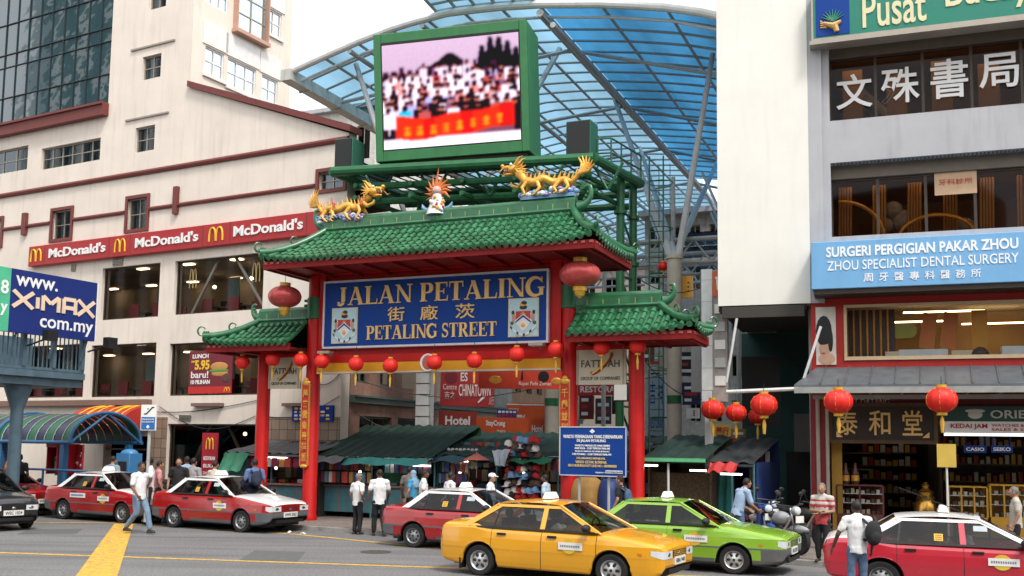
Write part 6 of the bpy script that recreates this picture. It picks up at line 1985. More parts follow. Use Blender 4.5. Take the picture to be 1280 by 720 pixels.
for k, (a, b, c, d, Y, cname, c_, wh) in enumerate(((800, 818, 420, 452, 41, 'brown', (.12, .06, .03), 'below the right curl of the small roof'), (818, 834, 372, 410, 44, 'faded red', (.30, .04, .03), 'left of the branching column'), (852, 868, 392, 430, 37, 'dark green', (.02, .08, .05), 'right of the branching column'),
        (846, 872, 440, 470, 39, 'black and white', (.02, .02, .02), 'between the branching column and the vertical sign'), (852, 876, 478, 506, 35, 'navy', (.015, .025, .09), 'low between the column and the vertical sign'), (806, 832, 440, 466, 47, 'cream', (.4, .33, .24), 'high behind the right outer pillar'),
        (724, 742, 492, 524, 43, 'maroon', (.16, .02, .02), 'low behind the red and white strip sign'), (744, 764, 498, 530, 41, 'dark grey', (.06, .06, .065), 'beside the white sign box'), (914, 932, 536, 560, 29.5, 'ochre', (.35, .2, .05), 'behind the rightmost of the street lanterns'))):
    def dk(mb, w, h):
        for q in range(3): mb.box(w * .15, w * random.uniform(.5, .88), -.008, -.001, h * (.15 + .27 * q), h * (.28 + .27 * q), q % 2)
    flat_sign('street_sign', cname + ' shop sign down the street ' + wh, (a, b, c, d), Y, 20, [mat('street_sign_%d' % k, c_, .6, var=.25), white_p, sred], dk)
mb = MB()
for (xa, ya, xb, yb, Y, sag) in ((700, 470, 905, 440, 33, .5), (770, 380, 900, 395, 31, .4), (805, 450, 880, 500, 30, .3), (430, 470, 700, 478, 32, .6), (425, 500, 540, 540, 32, .4), (800, 350, 876, 360, 29, .25)):
    a, b = at_depth(xa, ya, Y), at_depth(xb, yb, Y)
    mb.tube([a.lerp(b, k / 10) - Vector((0, 0, sag * math.sin(math.pi * k / 10))) for k in range(11)], .014, 5)
tag(mb.build('overhead_cable', black_p), 'black overhead cables sagging across the street beyond the gate', 'cable')
# wall clutter on the far right of the street: small signs and boxes
for k, (a, b, c, d, m_, lab) in enumerate(((852, 866, 345, 372, gold, 'small brass coloured box sign fixed beside the branching column'), (806, 822, 355, 402, white_p, 'white notice panel behind the right curl of the small roof'),
        (858, 874, 510, 523, white_p, 'small white box sign above the right stall roofs'))):
    flat_sign('small_sign', lab, (a, b, c, d), 31 + k * 2, 20, [m_, black_p], lambda mb, w, h: [mb.lathe([(.03, -.01), (.03, 0)], (w * .6, 0, h * (.3 + .2 * q)), 8, 0, 'y') for q in range(3)])

# ------------------------------------------------------------------ lanterns on the right
steel = thing('cross_street_frame', 'grey steel frame with small blue pent roofs crossing the street beyond the gate', 'steel frame', FC.o, FC.rz)
mb = MB()
for t, py in ((9, 300), (14, 318), (20, 332)):
    s0_, s1_ = FC.hit(700, py, t)[0], FC.hit(935, py, t)[0]; z = FC.hit(850, py, t)[1]
    mb.tube([(s0_, t, z), (s1_, t, z)], .09, 8); mb.tube([(s0_, t, z - .8), (s1_, t, z - .8)], .06, 8)
    k = s0_
    while k < s1_ - 1: mb.tube([(k, t, z), (k + .6, t, z - .8)], .035, 6); mb.tube([(k + .6, t, z - .8), (k + 1.2, t, z)], .035, 6); k += 1.2
    for q in (.25, .62, .95): mb.tube([(s0_ + (s1_ - s0_) * q, t, .1), (s0_ + (s1_ - s0_) * q, t, z + (2.2 if q > .3 else 0))], .08, 8)
    for q in (.62, .95): mb.tube([(s0_ + (s1_ - s0_) * q, t, z - .5), (s0_ + (s1_ - s0_) * q - 1.6, t + 2, z + 2.8)], .05, 8)
mb.build('frame', steel_grey, steel)
mb = MB()
for t, py in ((10, 290), (15, 308), (21, 326)):
    s0_, s1_ = FC.hit(838, py, t)[0], FC.hit(935, py, t)[0]; z = FC.hit(880, py, t)[1]
    for k in range(7): mb.box(s0_ + (s1_ - s0_) * k / 7 + .02, s0_ + (s1_ - s0_) * (k + 1) / 7, t, t + 2.2, z - .02 + .001 * k, z + .02 + .001 * k)
mb.build('pent_roof', blue_l, steel)
for px, py, Y, r_, d in ((891, 512, 26, .30, 'leftmost of the row by the white vertical sign'), (920, 516, 26, .27, 'second of the row by the white vertical sign'), (947, 520, 27.5, .25, 'partly behind the big one by the overhang'), (955, 506, 24.3, .32, 'largest of the group by the overhang'),
        (1048, 502, 22.6, .32, 'in front of the carved black shop board'), (1177, 500, 22.0, .33, 'between the medicine hall and the watch shop'), (829, 333, 31, .17, 'beside the top of the branching column')):
    p = at_depth(px, py, Y)
    lantern('round red lantern ' + d, p, r_, r_ * 1.65, cord=.25, group='round red lanterns at the right of the street', tassel=.38 if Y < 30 else .1)

# ------------------------------------------------------------------ market stalls
corr = mat('roof_green_dark', (.012, .034, .026), .7, var=.35, scale=3, streak=.2)
awn_g = mat('tarp_green', (.02, .16, .085), .6, var=.25, scale=3)
awn_t = mat('tarp_teal', (.03, .20, .19), .6, var=.25)
tarp_grey = mat('tarp_grey', (.12, .12, .125), .65, var=.25, scale=4)
tarp_brown = mat('tarp_brown', (.38, .21, .06), .7, var=.3, scale=3)
tarp_blue = mat('tarp_blue', (.02, .05, .20), .55, var=.25, scale=3)
counter_blue = mat('counter_blue', (.07, .19, .22), .55, var=.2, streak=.2)
mat_brown = mat('woven_mat', (.11, .08, .045), .85, var=.6, scale=14)
def cloth(mb, a, b, c, d, n=14, m=8, amp=.06, mt=0, fx=5, seed=0):
    """hanging cloth between corner points a,b (top) and c,d (bottom right, bottom left)"""
    a, b, c, d = map(Vector, (a, b, c, d))
    nrm = (b - a).cross(d - a).normalized()
    v = []
    for j in range(m + 1):
        for i in range(n + 1):
            u, w = i / n, j / m
            p = a.lerp(b, u).lerp(d.lerp(c, u), w)
            v.append(p + nrm * (amp * (.25 + w) * math.sin(fx * u * 6.28 / 2 + seed + w * 1.3) + amp * .4 * math.sin(3 * u * fx + seed * 2 + 5 * w)))
    mb.add(v, [(j * (n + 1) + i, j * (n + 1) + i + 1, (j + 1) * (n + 1) + i + 1, (j + 1) * (n + 1) + i) for j in range(m) for i in range(n)], mt, True)
def stall(label, pxl, pxr, y_eave, y_back, T, depth, counter=None, wallm=None, awn=None, tubes=(), roofm=None, posts=True, cw=.35):
    s0, s1 = FG.hit(pxl, 600, T)[0], FG.hit(pxr, 600, T)[0]
    ze = FG.hit((pxl + pxr) / 2, y_eave, T)[1]
    zb = FG.hit((pxl + pxr) / 2, y_back, T + depth)[1]
    o = thing('market_stall', label, 'market stall', FG.w(s0, T, 0), FG.rz)
    w = s1 - s0
    mb = MB(); n = int(w / .09); v = []
    for i in range(n + 1):
        x = w * i / n
        for j in range(8):
            k = j / 7
            v.append((x, -.35 + (depth + .35) * k, ze + (zb - ze) * k + .03 * math.sin(i * 1.5) + .02 * (j % 2)))
    mb.add(v, [(i * 8 + j, (i + 1) * 8 + j, (i + 1) * 8 + j + 1, i * 8 + j + 1) for i in range(n) for j in range(7)], 0, False)
    mb.box(0, w, -.36, -.3, ze - .1, ze - .04)
    mb.build('roof', roofm or corr, o)
    if posts:
        for x in (.05, w * .5, w - .05):
            mb = MB(); mb.tube([(x, 0, .1), (x, 0, ze)], .028, 8); mb.build('post', counter_blue, o)
    mb = MB(); mb.box(0, w, depth, depth + .05, .1, zb - .05, 0); mb.box(0, .04, .3, depth, .1, ze, 0); mb.box(w - .04, w, .3, depth, .1, ze, 0); mb.build('back_wall', wallm or dark_int, o)
    if counter:
        mb = MB(); mb.box(.1, w - .1, .0, .75, .25, 1.0, 0); mb.box(.05, w - .05, -.08, .8, 1.0, 1.05, 1)
        x = .3
        while x < w - .2: mb.box(x, x + .03, -.012, .0, .25, 1.0, 1); x += .7
        c = mb.build('counter', [counter, mat('counter_top', (.3, .12, .1), .6)], o, bevel=.01)
        mb = MB()
        for x in (.35, w - .35): mb.lathe([(.1, -.03), (.1, .03)], (x, .05, .2), 14, 0, 'y')
        mb.build('wheel', black_p, c)
    if awn:
        a0, a1, m_, drop = awn
        mb = MB(); cloth(mb, (w * a0, -.37, ze), (w * a1, -.37, ze), (w * a1, -.75, ze - drop), (w * a0, -.75, ze - drop), amp=.05); mb.build('tarpaulin', m_, o)
    for (a, b, dz) in tubes:
        mb = MB(); mb.box(w * a, w * b, -.3, -.26, ze - .18 - dz, ze - .14 - dz); mb.build('lit_tube', tube_on, o)
    return o, w, ze
def goods(o, x0, x1, y0, y1, z, n, seed, name='goods', hmax=.3, pal=None):
    rnd = random.Random(seed)
    pal = pal or [mat('good_%d' % i, c, .6) for i, c in enumerate([(.4, .05, .04), (.05, .06, .2), (.5, .45, .4), (.03, .03, .03), (.35, .2, .06), (.1, .2, .25), (.2, .02, .06)])]
    mb = MB()
    for k in range(n):
        x, y = rnd.uniform(x0, x1), rnd.uniform(y0, y1)
        a, b, h_ = rnd.uniform(.04, .13), rnd.uniform(.04, .1), rnd.uniform(.05, hmax)
        if k % 3: mb.box(x - a, x + a, y - b, y + b, z + .001 * k, z + h_, rnd.randrange(len(pal)))
        else: mb.ell((x, y, z + h_ * .5), (a, b, h_ * .5), 8, 6, rnd.randrange(len(pal)))
    return mb.build(name, pal, o)
def hanging(o, x0, x1, y, z1, nx, nz, dz, seed, pal=None, name='hanging_goods'):
    rnd = random.Random(seed)
    pal = pal or [mat('good_%d' % i, c, .6) for i, c in enumerate([(.4, .05, .04), (.05, .06, .2), (.5, .45, .4), (.03, .03, .03), (.35, .2, .06), (.1, .2, .25), (.2, .02, .06)])]
    mb = MB()
    for i in range(nx):
        for j in range(nz):
            x = x0 + (x1 - x0) * (i + .5 + rnd.uniform(-.2, .2)) / nx
            z = z1 - dz * j
            w_, h_ = (x1 - x0) / nx * .42, dz * .42
            mb.box(x - w_, x + w_, y + rnd.uniform(-.04, .04), y + .07, z - h_ * 2, z, rnd.randrange(len(pal)))
            mb.tube([(x, y, z), (x, y, z + .06)], .008, 4, 3)
    return mb.build(name, pal, o)
o, w, ze = stall('left stall with green tarpaulin and pale blue counter before the restaurant wall', 288, 392, 566, 548, .9, 2.6, counter_blue, dark_int, (.02, .32, awn_g, .55), ((.40, .75, -.02),), tarp_grey, True)
goods(o, .3, w - .3, .1, .6, 1.05, 14, 1, hmax=.16); hanging(o, .8, w - .2, 1.6, 2.3, 8, 4, .4, 2)
mb = MB(); mb.box(.05, .75, -.3, .5, .1, 1.75); mb.build('cabinet', counter_blue, o)
o, w, ze = stall('stall with dark green tiled roof and blue wheeled counter behind the left pillar', 388, 545, 571, 532, 1.5, 3.0, counter_blue, mat('cloth_green', (.015, .10, .05), .75, var=.2), (.0, .36, tarp_grey, .18), ((.40, .70, .0), (.86, .99, .06)))
goods(o, .3, w - .4, .1, .6, 1.05, 24, 3, hmax=.28)
hanging(o, .2, w * .5, 1.9, 2.5, 9, 5, .36, 4, [dark_int, mat('good_brown', (.12, .08, .04), .6), mat('good_grey', (.16, .16, .15), .6), black_p])
mb = MB(); cloth(mb, (w * .55, .3, ze - .2), (w * .86, .3, ze - .2), (w * .86, .3, 1.0), (w * .55, .3, 1.0), amp=.04); mb.build('green_cloth', mat('cloth_green', (.015, .10, .05), .75, var=.2), o)
mb = MB(); cloth(mb, (w * .34, -.38, ze - .02), (w * 1.0, -.38, ze - .02), (w, -.62, ze - .2), (w * .34, -.6, ze - .22), amp=.04, n=24); mb.build('tarpaulin', awn_t, o)
o, w, ze = stall('middle stall hung with caps and bags under a green sheet roof', 545, 700, 570, 541, 1.9, 3.2, None, dark_int, (.62, 1.0, awn_g, .16), ((.2, .3, .0), (.52, .64, -.04)))
hanging(o, .2, w * .42, 1.0, 2.35, 7, 4, .4, 6); hanging(o, .1, w * .9, 2.2, 2.4, 14, 5, .42, 7)
goods(o, .2, w * .5, .2, .9, .95, 20, 8); 
mb = MB(); mb.box(.1, w * .55, .1, .9, .1, .95, 0); mb.build('table', dark_wood, o)
mb = MB(); cloth(mb, (0, -.38, ze - .02), (w * .6, -.38, ze - .02), (w * .58, -.66, ze - .16), (0, -.62, ze - .2), amp=.05, n=24); mb.build('tarpaulin', mat('tarp_dusk', (.03, .07, .09), .6, var=.3), o)
mb = MB(); z_ = 2.05
for j in range(2):
    mb.box(.15, w * .34, .3, .35, z_ - .5 * j, z_ - .5 * j + .03, 0)
    for k in range(8): mb.ell((.25 + k * (w * .32 - .2) / 8, .28, z_ + .07 - .5 * j), (.06, .05, .05), 7, 5, 1)
mb.build('watch_shelf', [black_p, mat('watch_pale', (.5, .5, .48), .4)], o)
# caps hanging in the middle stall
cap_cols = [('red', (.42, .02, .02)), ('white', (.68, .66, .62)), ('black', (.015, .015, .02)), ('pale blue', (.18, .34, .55)), ('brown', (.10, .06, .04))]
protos = {}
rnd = random.Random(21)
sC0 = FG.hit(632, 600, 1.45)[0]; sC1 = FG.hit(674, 600, 1.45)[0]
for i in range(6):
    for j in range(9):
        nm, c = rnd.choice(cap_cols + [cap_cols[0]] * 2)
        s = sC0 + (sC1 - sC0) * (i + .5) / 6 + rnd.uniform(-.05, .05)
        loc = FG.w(s, 1.45 + rnd.uniform(-.06, .06), 2.42 - .19 * j + rnd.uniform(-.04, .04) - .08 * (i == 0))
        lab = nm + ' cap hanging in the cap display of the middle stall'
        if nm in protos: q = dup(protos[nm], loc, rnd.uniform(-1, 1), lab, nm + ' caps in the stall display')
        else:
            q = thing('cap', lab, 'cap', loc, rnd.uniform(-1, 1), nm + ' caps in the stall display'); protos[nm] = q
            mb = MB(); mb.lathe([(.115, -.05), (.115, 0), (.1, .05), (.06, .09), (0, .1)], (0, 0, 0), 12); m_ = mat('cap_' + nm.replace(' ', '_'), c, .7)
            mb.build('crown', m_, q)
            mb = MB(); v = [(.115 * math.cos(a), -.115 * math.sin(a), -.045) for a in [R(25 + 13 * k) for k in range(11)]] + [(.13 * math.cos(a), -.06 - .16 * math.sin(a), -.075) for a in [R(25 + 13 * k) for k in range(11)]]
            mb.add(v + [(x, y, z - .008) for x, y, z in v], [(k, k + 1, 12 + k, 11 + k) for k in range(10)] + [(33 + k, 34 + k, 23 + k, 22 + k) for k in range(10)]); mb.build('brim', m_, q)
for k, (px, T, y) in enumerate(((345, 1.6, 585), (415, 2.4, 588), (450, 3.0, 590), (500, 2.6, 586), (575, 2.6, 590), (655, 3.4, 592))):
    s, z = FG.hit(px, y, T)
    o = thing('hanging_bulb', 'bare lit bulb hanging inside the ' + ('left stall', 'counter stall behind the cap man', 'counter stall near its middle', 'counter stall by the green cloth', 'middle stall above its table', 'middle stall behind the caps')[k], 'lamp', FG.w(s, T, z))
    mb = MB(); mb.ell((0, 0, 0), .045, 8, 6); mb.build('bulb', bulb_on, o); mb = MB(); mb.tube([(0, 0, .04), (0, 0, .3)], .01, 5); mb.build('cord', black_p, o)
# parasol in the middle stall
p = FG.w(FG.hit(596, 565, 1.2)[0], 1.2, FG.hit(596, 575, 1.2)[1])
mb = MB(); n = 10
mb.add([(0, 0, .2)] + [(.38 * math.cos(a), .38 * math.sin(a), .0) for a in [i * 2 * math.pi / n for i in range(n)]], [(0, 1 + i, 1 + (i + 1) % n) for i in range(n)], 0); mb.tube([(0, 0, -.5), (0, 0, .24)], .012, 6, 1)
tag(mb.build('umbrella', [mat('umbrella_salmon', (.45, .13, .09), .6), alu], None, loc=p), 'salmon red umbrella opened under the roof of the middle stall', 'umbrella')
mb = MB(); cloth(mb, (0, 0, 0), (.55, 0, .05), (.45, -.1, -.42), (.12, -.1, -.4), amp=.08, n=10, m=6)
tag(mb.build('hanging_bag', mat('plastic_pale', (.42, .47, .52), .4, var=.2), None, loc=FG.w(FG.hit(615, 565, 1.1)[0], 1.1, FG.hit(615, 563, 1.1)[1]), rz=FG.rz), 'pale crumpled plastic sheet hanging beside the caps', 'plastic sheet')
# clutter along the stall fronts: hung goods, crates, sacks
for k, (a, b, T, y, n) in enumerate(((300, 380, .62, 572, 5), (400, 462, 1.2, 574, 6), (480, 540, 1.3, 576, 5), (548, 584, 1.6, 578, 5), (676, 700, 1.6, 574, 3))):
    s0_, s1_ = FG.hit(a, 600, T)[0], FG.hit(b, 600, T)[0]
    o = thing('hanging_rail', ('rail of bags and cloths hung along the eave of the left stall', 'rail of small goods hung under the grey tarpaulin', 'rail of scarves and bags hung beside the green cloth', 'rail of dark bags at the left of the middle stall', 'short rail of bags right of the caps')[k], 'goods rail', FG.w(0, T, 0), FG.rz)
    z = FG.hit((a + b) / 2, y, T)[1]
    mb = MB(); mb.tube([(s0_, 0, z + .07), (s1_, 0, z + .07)], .012, 6); mb.build('rail', steel_grey, o)
    hanging(o, s0_, s1_, 0, z, n * 2, 1 + k % 2, .32 + .05 * (k % 3), 50 + k)
rnd = random.Random(77)
for k, (px, Y) in list(enumerate(((402, 28.9), (409, 29.3), (425, 28.7), (492, 28.2), (560, 25.4), (590, 25.0), (636, 24.2), (664, 23.9))))[3:]:
    p = on_ = at_depth(px, 600, Y).xy.to_3d() + Vector((0, 0, .1))
    w_, d_, h_ = rnd.uniform(.22, .3), rnd.uniform(.16, .22), rnd.uniform(.25, .5)
    o = thing('crate', ('brown', 'tan', 'yellowish', 'dusty brown')[k % 4] + ' cardboard box on the pavement ' + ('beside the big left pillar', 'behind the box by the big left pillar', 'before the wheeled counter', 'near the man in white seen from behind', 'behind the third red taxi', 'before the middle stall table', 'under the caps', "near the young man by the caps")[k], 'box', p, rnd.uniform(-.5, .5))
    mb = MB(); mb.box(-w_, w_, -d_, d_, 0, h_); mb.build('box', mat('cardboard_%d' % (k % 3), ((.30, .19, .10), (.38, .27, .16), (.24, .15, .09))[k % 3], .8, var=.2), o, bevel=.01)
    mb = MB(); mb.box(-w_ - .002, w_ + .002, -.025, .025, h_ * .6, h_ + .003); mb.build('tape', mat('tape_brown', (.35, .25, .14), .4), o)
# right stalls
o, w, ze = stall('right stall with brown woven mat walls and green edged roof', 806, 886, 574, 545, .6, 3.2, None, mat_brown, None, ((.05, .25, .0), (.75, 1.0, .1)), corr, False)
mb = MB(); mb.box(.0, w, .5, .56, .1, ze - .35); mb.build('woven_mat', mat_brown, o)
mb = MB(); mb.tube([(w * .42, -.3, .1), (w * .42, -.3, ze)], .03, 8); mb.build('post', white_steel, o)
mb = MB(); mb.box(0, w, -.42, -.37, ze - .06, ze + .03); mb.build('edge_trim', mat('trim_green', (.12, .45, .22), .5), o)
o, w, ze = stall('far right stall with dark sheet roof and blue cloth behind the scooter', 886, 945, 578, 548, 1.0, 4.0, None, tarp_blue, (.1, .7, sred, .22), ((.3, .75, .12),), mat('sheet_black', (.035, .04, .042), .6, var=.3))
mb = MB(); cloth(mb, (0.02, .6, ze - .15), (w * .45, .6, ze - .15), (w * .45, .6, .3), (.02, .6, .3), amp=.04); mb.build('teal_cloth', awn_t, o)
hanging(o, w * .5, w * .95, 2.5, 2.2, 4, 4, .45, 9)
# stuff deeper in the street so that the passage is not empty
for k, (a, b, T, lab) in enumerate(((450, 560, 9, 'stall roof deeper in the street at its left'), (560, 700, 10, 'stall roof deeper in the street at its middle'), (720, 830, 9, 'stall roof deeper in the street behind the blue notice board'), (800, 900, 12, 'stall roof deeper in the street near the beige column'))):
    o, w, ze = stall('dark green ' + lab, a, b, 560, 545, T, 4, None, dark_int, None, ((.2, .3, 0),))
    hanging(o, .2, w - .2, .8, 2.4, 12, 4, .45, 30 + k)
# covered goods under the notice board
def cover(label, px0, px1, yt, Y, m_, seed):
    a, b = at_depth(px0, yt, Y), at_depth(px1, yt, Y - .3)
    mb = MB(); u = (b - a); u.z = 0
    L = u.length; h_ = a.z - .1
    rnd = random.Random(seed)
    n = 16; rings = []
    v = []
    for j, (k, wd) in enumerate(((0, 1.15), (.25, 1.08), (.55, 1.0), (.8, .9), (.95, .75), (1.0, .5))):
        for i in range(n):
            q = 2 * math.pi * i / n
            rr = 1 + .1 * math.sin(5 * q + seed) + rnd.uniform(-.03, .03)
            v.append((L / 2 + L / 2 * wd * rr * math.cos(q) * .95, .5 * wd * rr * math.sin(q), h_ * k))
    f = [(j * n + i, j * n + (i + 1) % n, (j + 1) * n + (i + 1) % n, (j + 1) * n + i) for j in range(5) for i in range(n)] + [[5 * n + i for i in range(n)]]
    mb.add(v, f, 0, True)
    tag(mb.build('tarpaulin_cover', m_, None, loc=(a.x, a.y, .1), rz=math.atan2(u.y, u.x), sharp=70), label, 'tarpaulin')
cover('brown tarpaulin draped over goods below the blue notice board', 712, 756, 596, 25.6, tarp_brown, 1)
cover('blue tarpaulin draped over goods right of the brown one', 748, 784, 598, 25.4, tarp_blue, 2)
# blue notice board on two posts
p0, p1 = at_depth(699, 594, 24.6), at_depth(783, 598, 23.6)
zt_ = at_depth(699, 533, 24.6).z
u = p1 - p0; L = math.hypot(u.x, u.y)
o = thing('notice_board', 'blue notice board on two grey posts with white and yellow trading hours', 'sign', (p0.x, p0.y, .1), math.atan2(u.y, u.x))
z0, z1 = p0.z - .1, zt_ - .1; h = z1 - z0
mb = MB(); mb.box(0, L, 0, .05, z0, z1, 0)
for a in ((0, L, z1 - .025, z1), (0, L, z0, z0 + .025), (0, .025, z0, z1), (L - .025, L, z0, z1)): mb.box(a[0], a[1], -.012, -.001, a[2], a[3], 1)
b_ = mb.build('board', [sign_blue, mat('edge_pale', (.5, .52, .58), .5)], o)
for x in (.28 * L, .72 * L):
    mb = MB(); mb.tube([(x, .09, 0), (x, .09, z1)], .035, 8); mb.build('post', steel_grey, o)
mb = MB()
T_ = lambda t, a, b, c, d, m_: mb.text(t, L * a, L * b, z0 + h * c, z0 + h * d, -.002, m_, bold=.02)
T_('WAKTU PERNIAGAAN YANG DIBENARKAN', .06, .94, .76, .83, 0); T_('DI JALAN PETALING', .27, .7, .67, .74, 0)
T_('WAKTU NIAGA DI HARI ISNIN', .24, .76, .595, .635, 0); T_('10.00 PAGI - 12.00 TENGAH MALAM', .24, .76, .54, .58, 0)
T_('WAKTU NIAGA DI HARI JUMAAT', .24, .76, .475, .515, 0); T_('3.00 PETANG - 12.00 TENGAH MALAM', .2, .78, .42, .46, 0)
T_('DILARANG MENJUAL', .27, .7, .325, .38, 1); T_('VIDEO CETAK ROMPAK', .25, .72, .255, .31, 1); T_('SILA HUBUNGI HOT LINE NO : 1800880880', .14, .86, .185, .235, 1)
T_('DEWAN BANDARAYA', .7, .95, .10, .13, 0); T_('PEJABAT PENGUATKUASA', .55, .95, .06, .09, 0)
mb.prism([(L * .46, z0 + h * .9), (L * .5, z0 + h * .95), (L * .54, z0 + h * .9), (L * .5, z0 + h * .86)], -.012, -.002, 0)
mb.build('lettering', [white_p, mat('letter_yellow', (.7, .5, .15), .5)], b_)

# ------------------------------------------------------------------ foot bridge and advert at the left
FW = Frame(at_depth(120, 400, 29.5), 28.5 - 90)
bw = lambda px, py, t=0: FW.hit(px, py, t)
fb = thing('foot_bridge', 'pale blue steel foot bridge with barred parapet over the bus shelter', 'footbridge', FW.o, FW.rz)
sN = bw(-240, 450)[0]; sF = bw(104, 450)[0]
zt_, zm_, zd_ = bw(60, 414)[1], bw(60, 467)[1], bw(60, 482)[1]
mb = MB(); mb.box(sN, sF, 0, 2.4, zd_, zm_ - .002); mb.box(sN, sF, -.12, -.002, zm_ - .12, zm_ + .06)
mb.build('deck', sky_blue_steel, fb)
mb = MB(); mb.box(sN, sF, -.05, .05, zt_ - .1, zt_); mb.box(sN, sF, -.05, .05, zm_ + .08, zm_ + .16)
x = sF
while x > sN:
    mb.box(x - .1, x, -.08, .08, zm_ + .162, zt_ - .102)
    for k in range(1, 6): mb.tube([(x - .1 - .14 * k, 0, zm_ + .162), (x - .1 - .14 * k, 0, zt_ - .102)], .02, 6)
    x -= .95
mb.build('parapet', sky_blue_steel, fb)
mb = MB(); mb.box(sN, sF, 2.3, 2.4, zm_, zt_); mb.build('far_parapet', sky_blue_steel, fb)
for px in (22,):
    s, t_ = bw(px, 500, .5 if px < 30 else 2.0)[0], (.5 if px < 30 else 2.0)
    mb = MB(); mb.lathe([(.17, .1), (.17, zd_ - .7), (.2, zd_ - .6), (.38, zd_ - .05), (.38, zd_ - .002)], (s, t_, 0), 12); mb.build('pier', sky_blue_steel, fb)
ad = thing('advert_billboard', 'blue web address billboard with a green end panel above the foot bridge', 'billboard', FW.o, FW.rz)
z0, z1 = bw(60, 420, -.35)[1], bw(60, 343, -.35)[1]
sE, sG, sM = bw(120, 390, -.35)[0], bw(12, 380, -.35)[0], bw(-180, 380, -.35)[0]
mb = MB(); mb.box(sG, sE, -.35, -.2, z0, z1, 0); mb.box(sM, sG - .002, -.35, -.2, z0, z1, 1)
mb.box(sE + .002, sE + .03, -.36, -.19, z0, z1, 2)
b_ = mb.build('panel', [mat('advert_blue', (.01, .025, .16), .4, var=.08), mat('advert_green', (.08, .45, .26), .4), white_p], ad)
h, w = z1 - z0, sE - sG
mb = MB()
mb.text('www.', sG + .05 * w, sG + .52 * w, z0 + .74 * h, z0 + .90 * h, -.351, 0, bold=.012)
mb.text('com.my', sG + .34 * w, sG + .97 * w, z0 + .06 * h, z0 + .28 * h, -.351, 0, bold=.012)
# the wordmark, drawn as bars
def bar(a, b, c, d, wd):
    dx, dz = c - a, d - b; l = math.hypot(dx, dz); nx, nz = -dz / l * wd / 2, dx / l * wd / 2
    P = lambda u, v: (sG + u * w, z0 + v * h)
    q = [(a + nx * .6, b + nz), (c + nx * .6, d + nz), (c - nx * .6, d - nz), (a - nx * .6, b - nz)]
    bar.n += 1
    mb.prism([P(*p) for p in q], -.375 - .001 * (bar.n % 9), -.352, 1)
bar.n = 0
for (a, b, c, d) in ((.03, .66, .25, .40), (.03, .40, .25, .66), (.30, .42, .30, .60), (.36, .40, .36, .64), (.36, .64, .45, .52), (.45, .52, .54, .64), (.54, .64, .54, .40), (.60, .40, .60, .64), (.60, .64, .74, .64), (.74, .64, .74, .40), (.60, .50, .74, .50), (.77, .66, .97, .40), (.77, .40, .97, .66)):
    bar(a, b, c, d, .065)
mb.text('8', sG - .28, sG - .06, z0 + .58 * h, z0 + .80 * h, -.351, 0, bold=.02); mb.text('y', sG - .26, sG - .06, z0 + .24 * h, z0 + .42 * h, -.351, 0, bold=.02)
mb.build('lettering', [white_p, mat('letter_peach', (.75, .58, .42), .5)], b_)
for px in (42, 118):
    mb = MB(); s = bw(px, 424, -.35)[0]
    mb.tube([(s, -.1, z0 - .3), (s, -1.0, z0 - .12)], .025, 6); mb.box(s - .16, s + .16, -1.15, -.92, z0 - .2, z0 + .08)
    mb.build('floodlight', black_p, ad)
mb = MB()
for x in (sG + .3, sG + 1.5, sE - .2): mb.tube([(x, -.27, z0), (x, -.05, z0 - .6)], .035, 6)
mb.build('bracket', sky_blue_steel, ad)

# ------------------------------------------------------------------ vaulted walkway shelter
pn = at_depth(88, 553, 30.8)
FH = Frame(pn, 28.5)
sh_ = thing('walkway_shelter', 'vaulted walkway shelter with green and navy striped roof and blue frame', 'shelter', (pn.x, pn.y, .1), FH.rz)
zs_ = pn.z - .1; wd = 2.66; ht = .92; Lh = 7.5
def arc(x, k=0, n=14): return [(x, wd / 2 - (wd / 2 + k) * math.cos(math.pi * i / n), zs_ + (ht + k) * math.sin(math.pi * i / n)) for i in range(n + 1)]
mb = MB(); nb = 18
for j in range(nb):
    a, b = arc(-Lh * j / nb), arc(-Lh * (j + 1) / nb + .04); n = len(a)
    mb.add(a + b, [(i, i + 1, n + i + 1, n + i) for i in range(n - 1)], j % 2, True)
    c = arc(-Lh * j / nb, .015); d = arc(-Lh * j / nb + .04, .015)
    mb.add(c + d, [(i, i + 1, n + i + 1, n + i) for i in range(n - 1)], 2, True)
mb.build('roof', [mat('vault_green', (.010, .10, .045), .4, var=.15), mat('vault_navy', (.015, .018, .05), .3, var=.15), mat('vault_rib', (.28, .34, .34), .5)], sh_)
mb = MB()
for x in (0.0, -3.6, -7.4): mb.tube(arc(x, .03), .055, 8)
for y in (0, wd): mb.tube([(.1, y, zs_), (-Lh, y, zs_)], .055, 8)
mb.tube([(0, 0, zs_), (0, wd * .5, zs_ + ht)], .04, 6); mb.tube([(0, wd, zs_), (0, wd * .5, zs_ + ht)], .04, 6)
mb.build('frame', rail_blue, sh_)
for x in (-.4, -3.4, -6.8):
    for y in (.1, wd - .1):
        mb = MB(); mb.box(x - .09, x + .09, y - .09, y + .09, 0, zs_ - .05); mb.build('post', rail_blue, sh_)
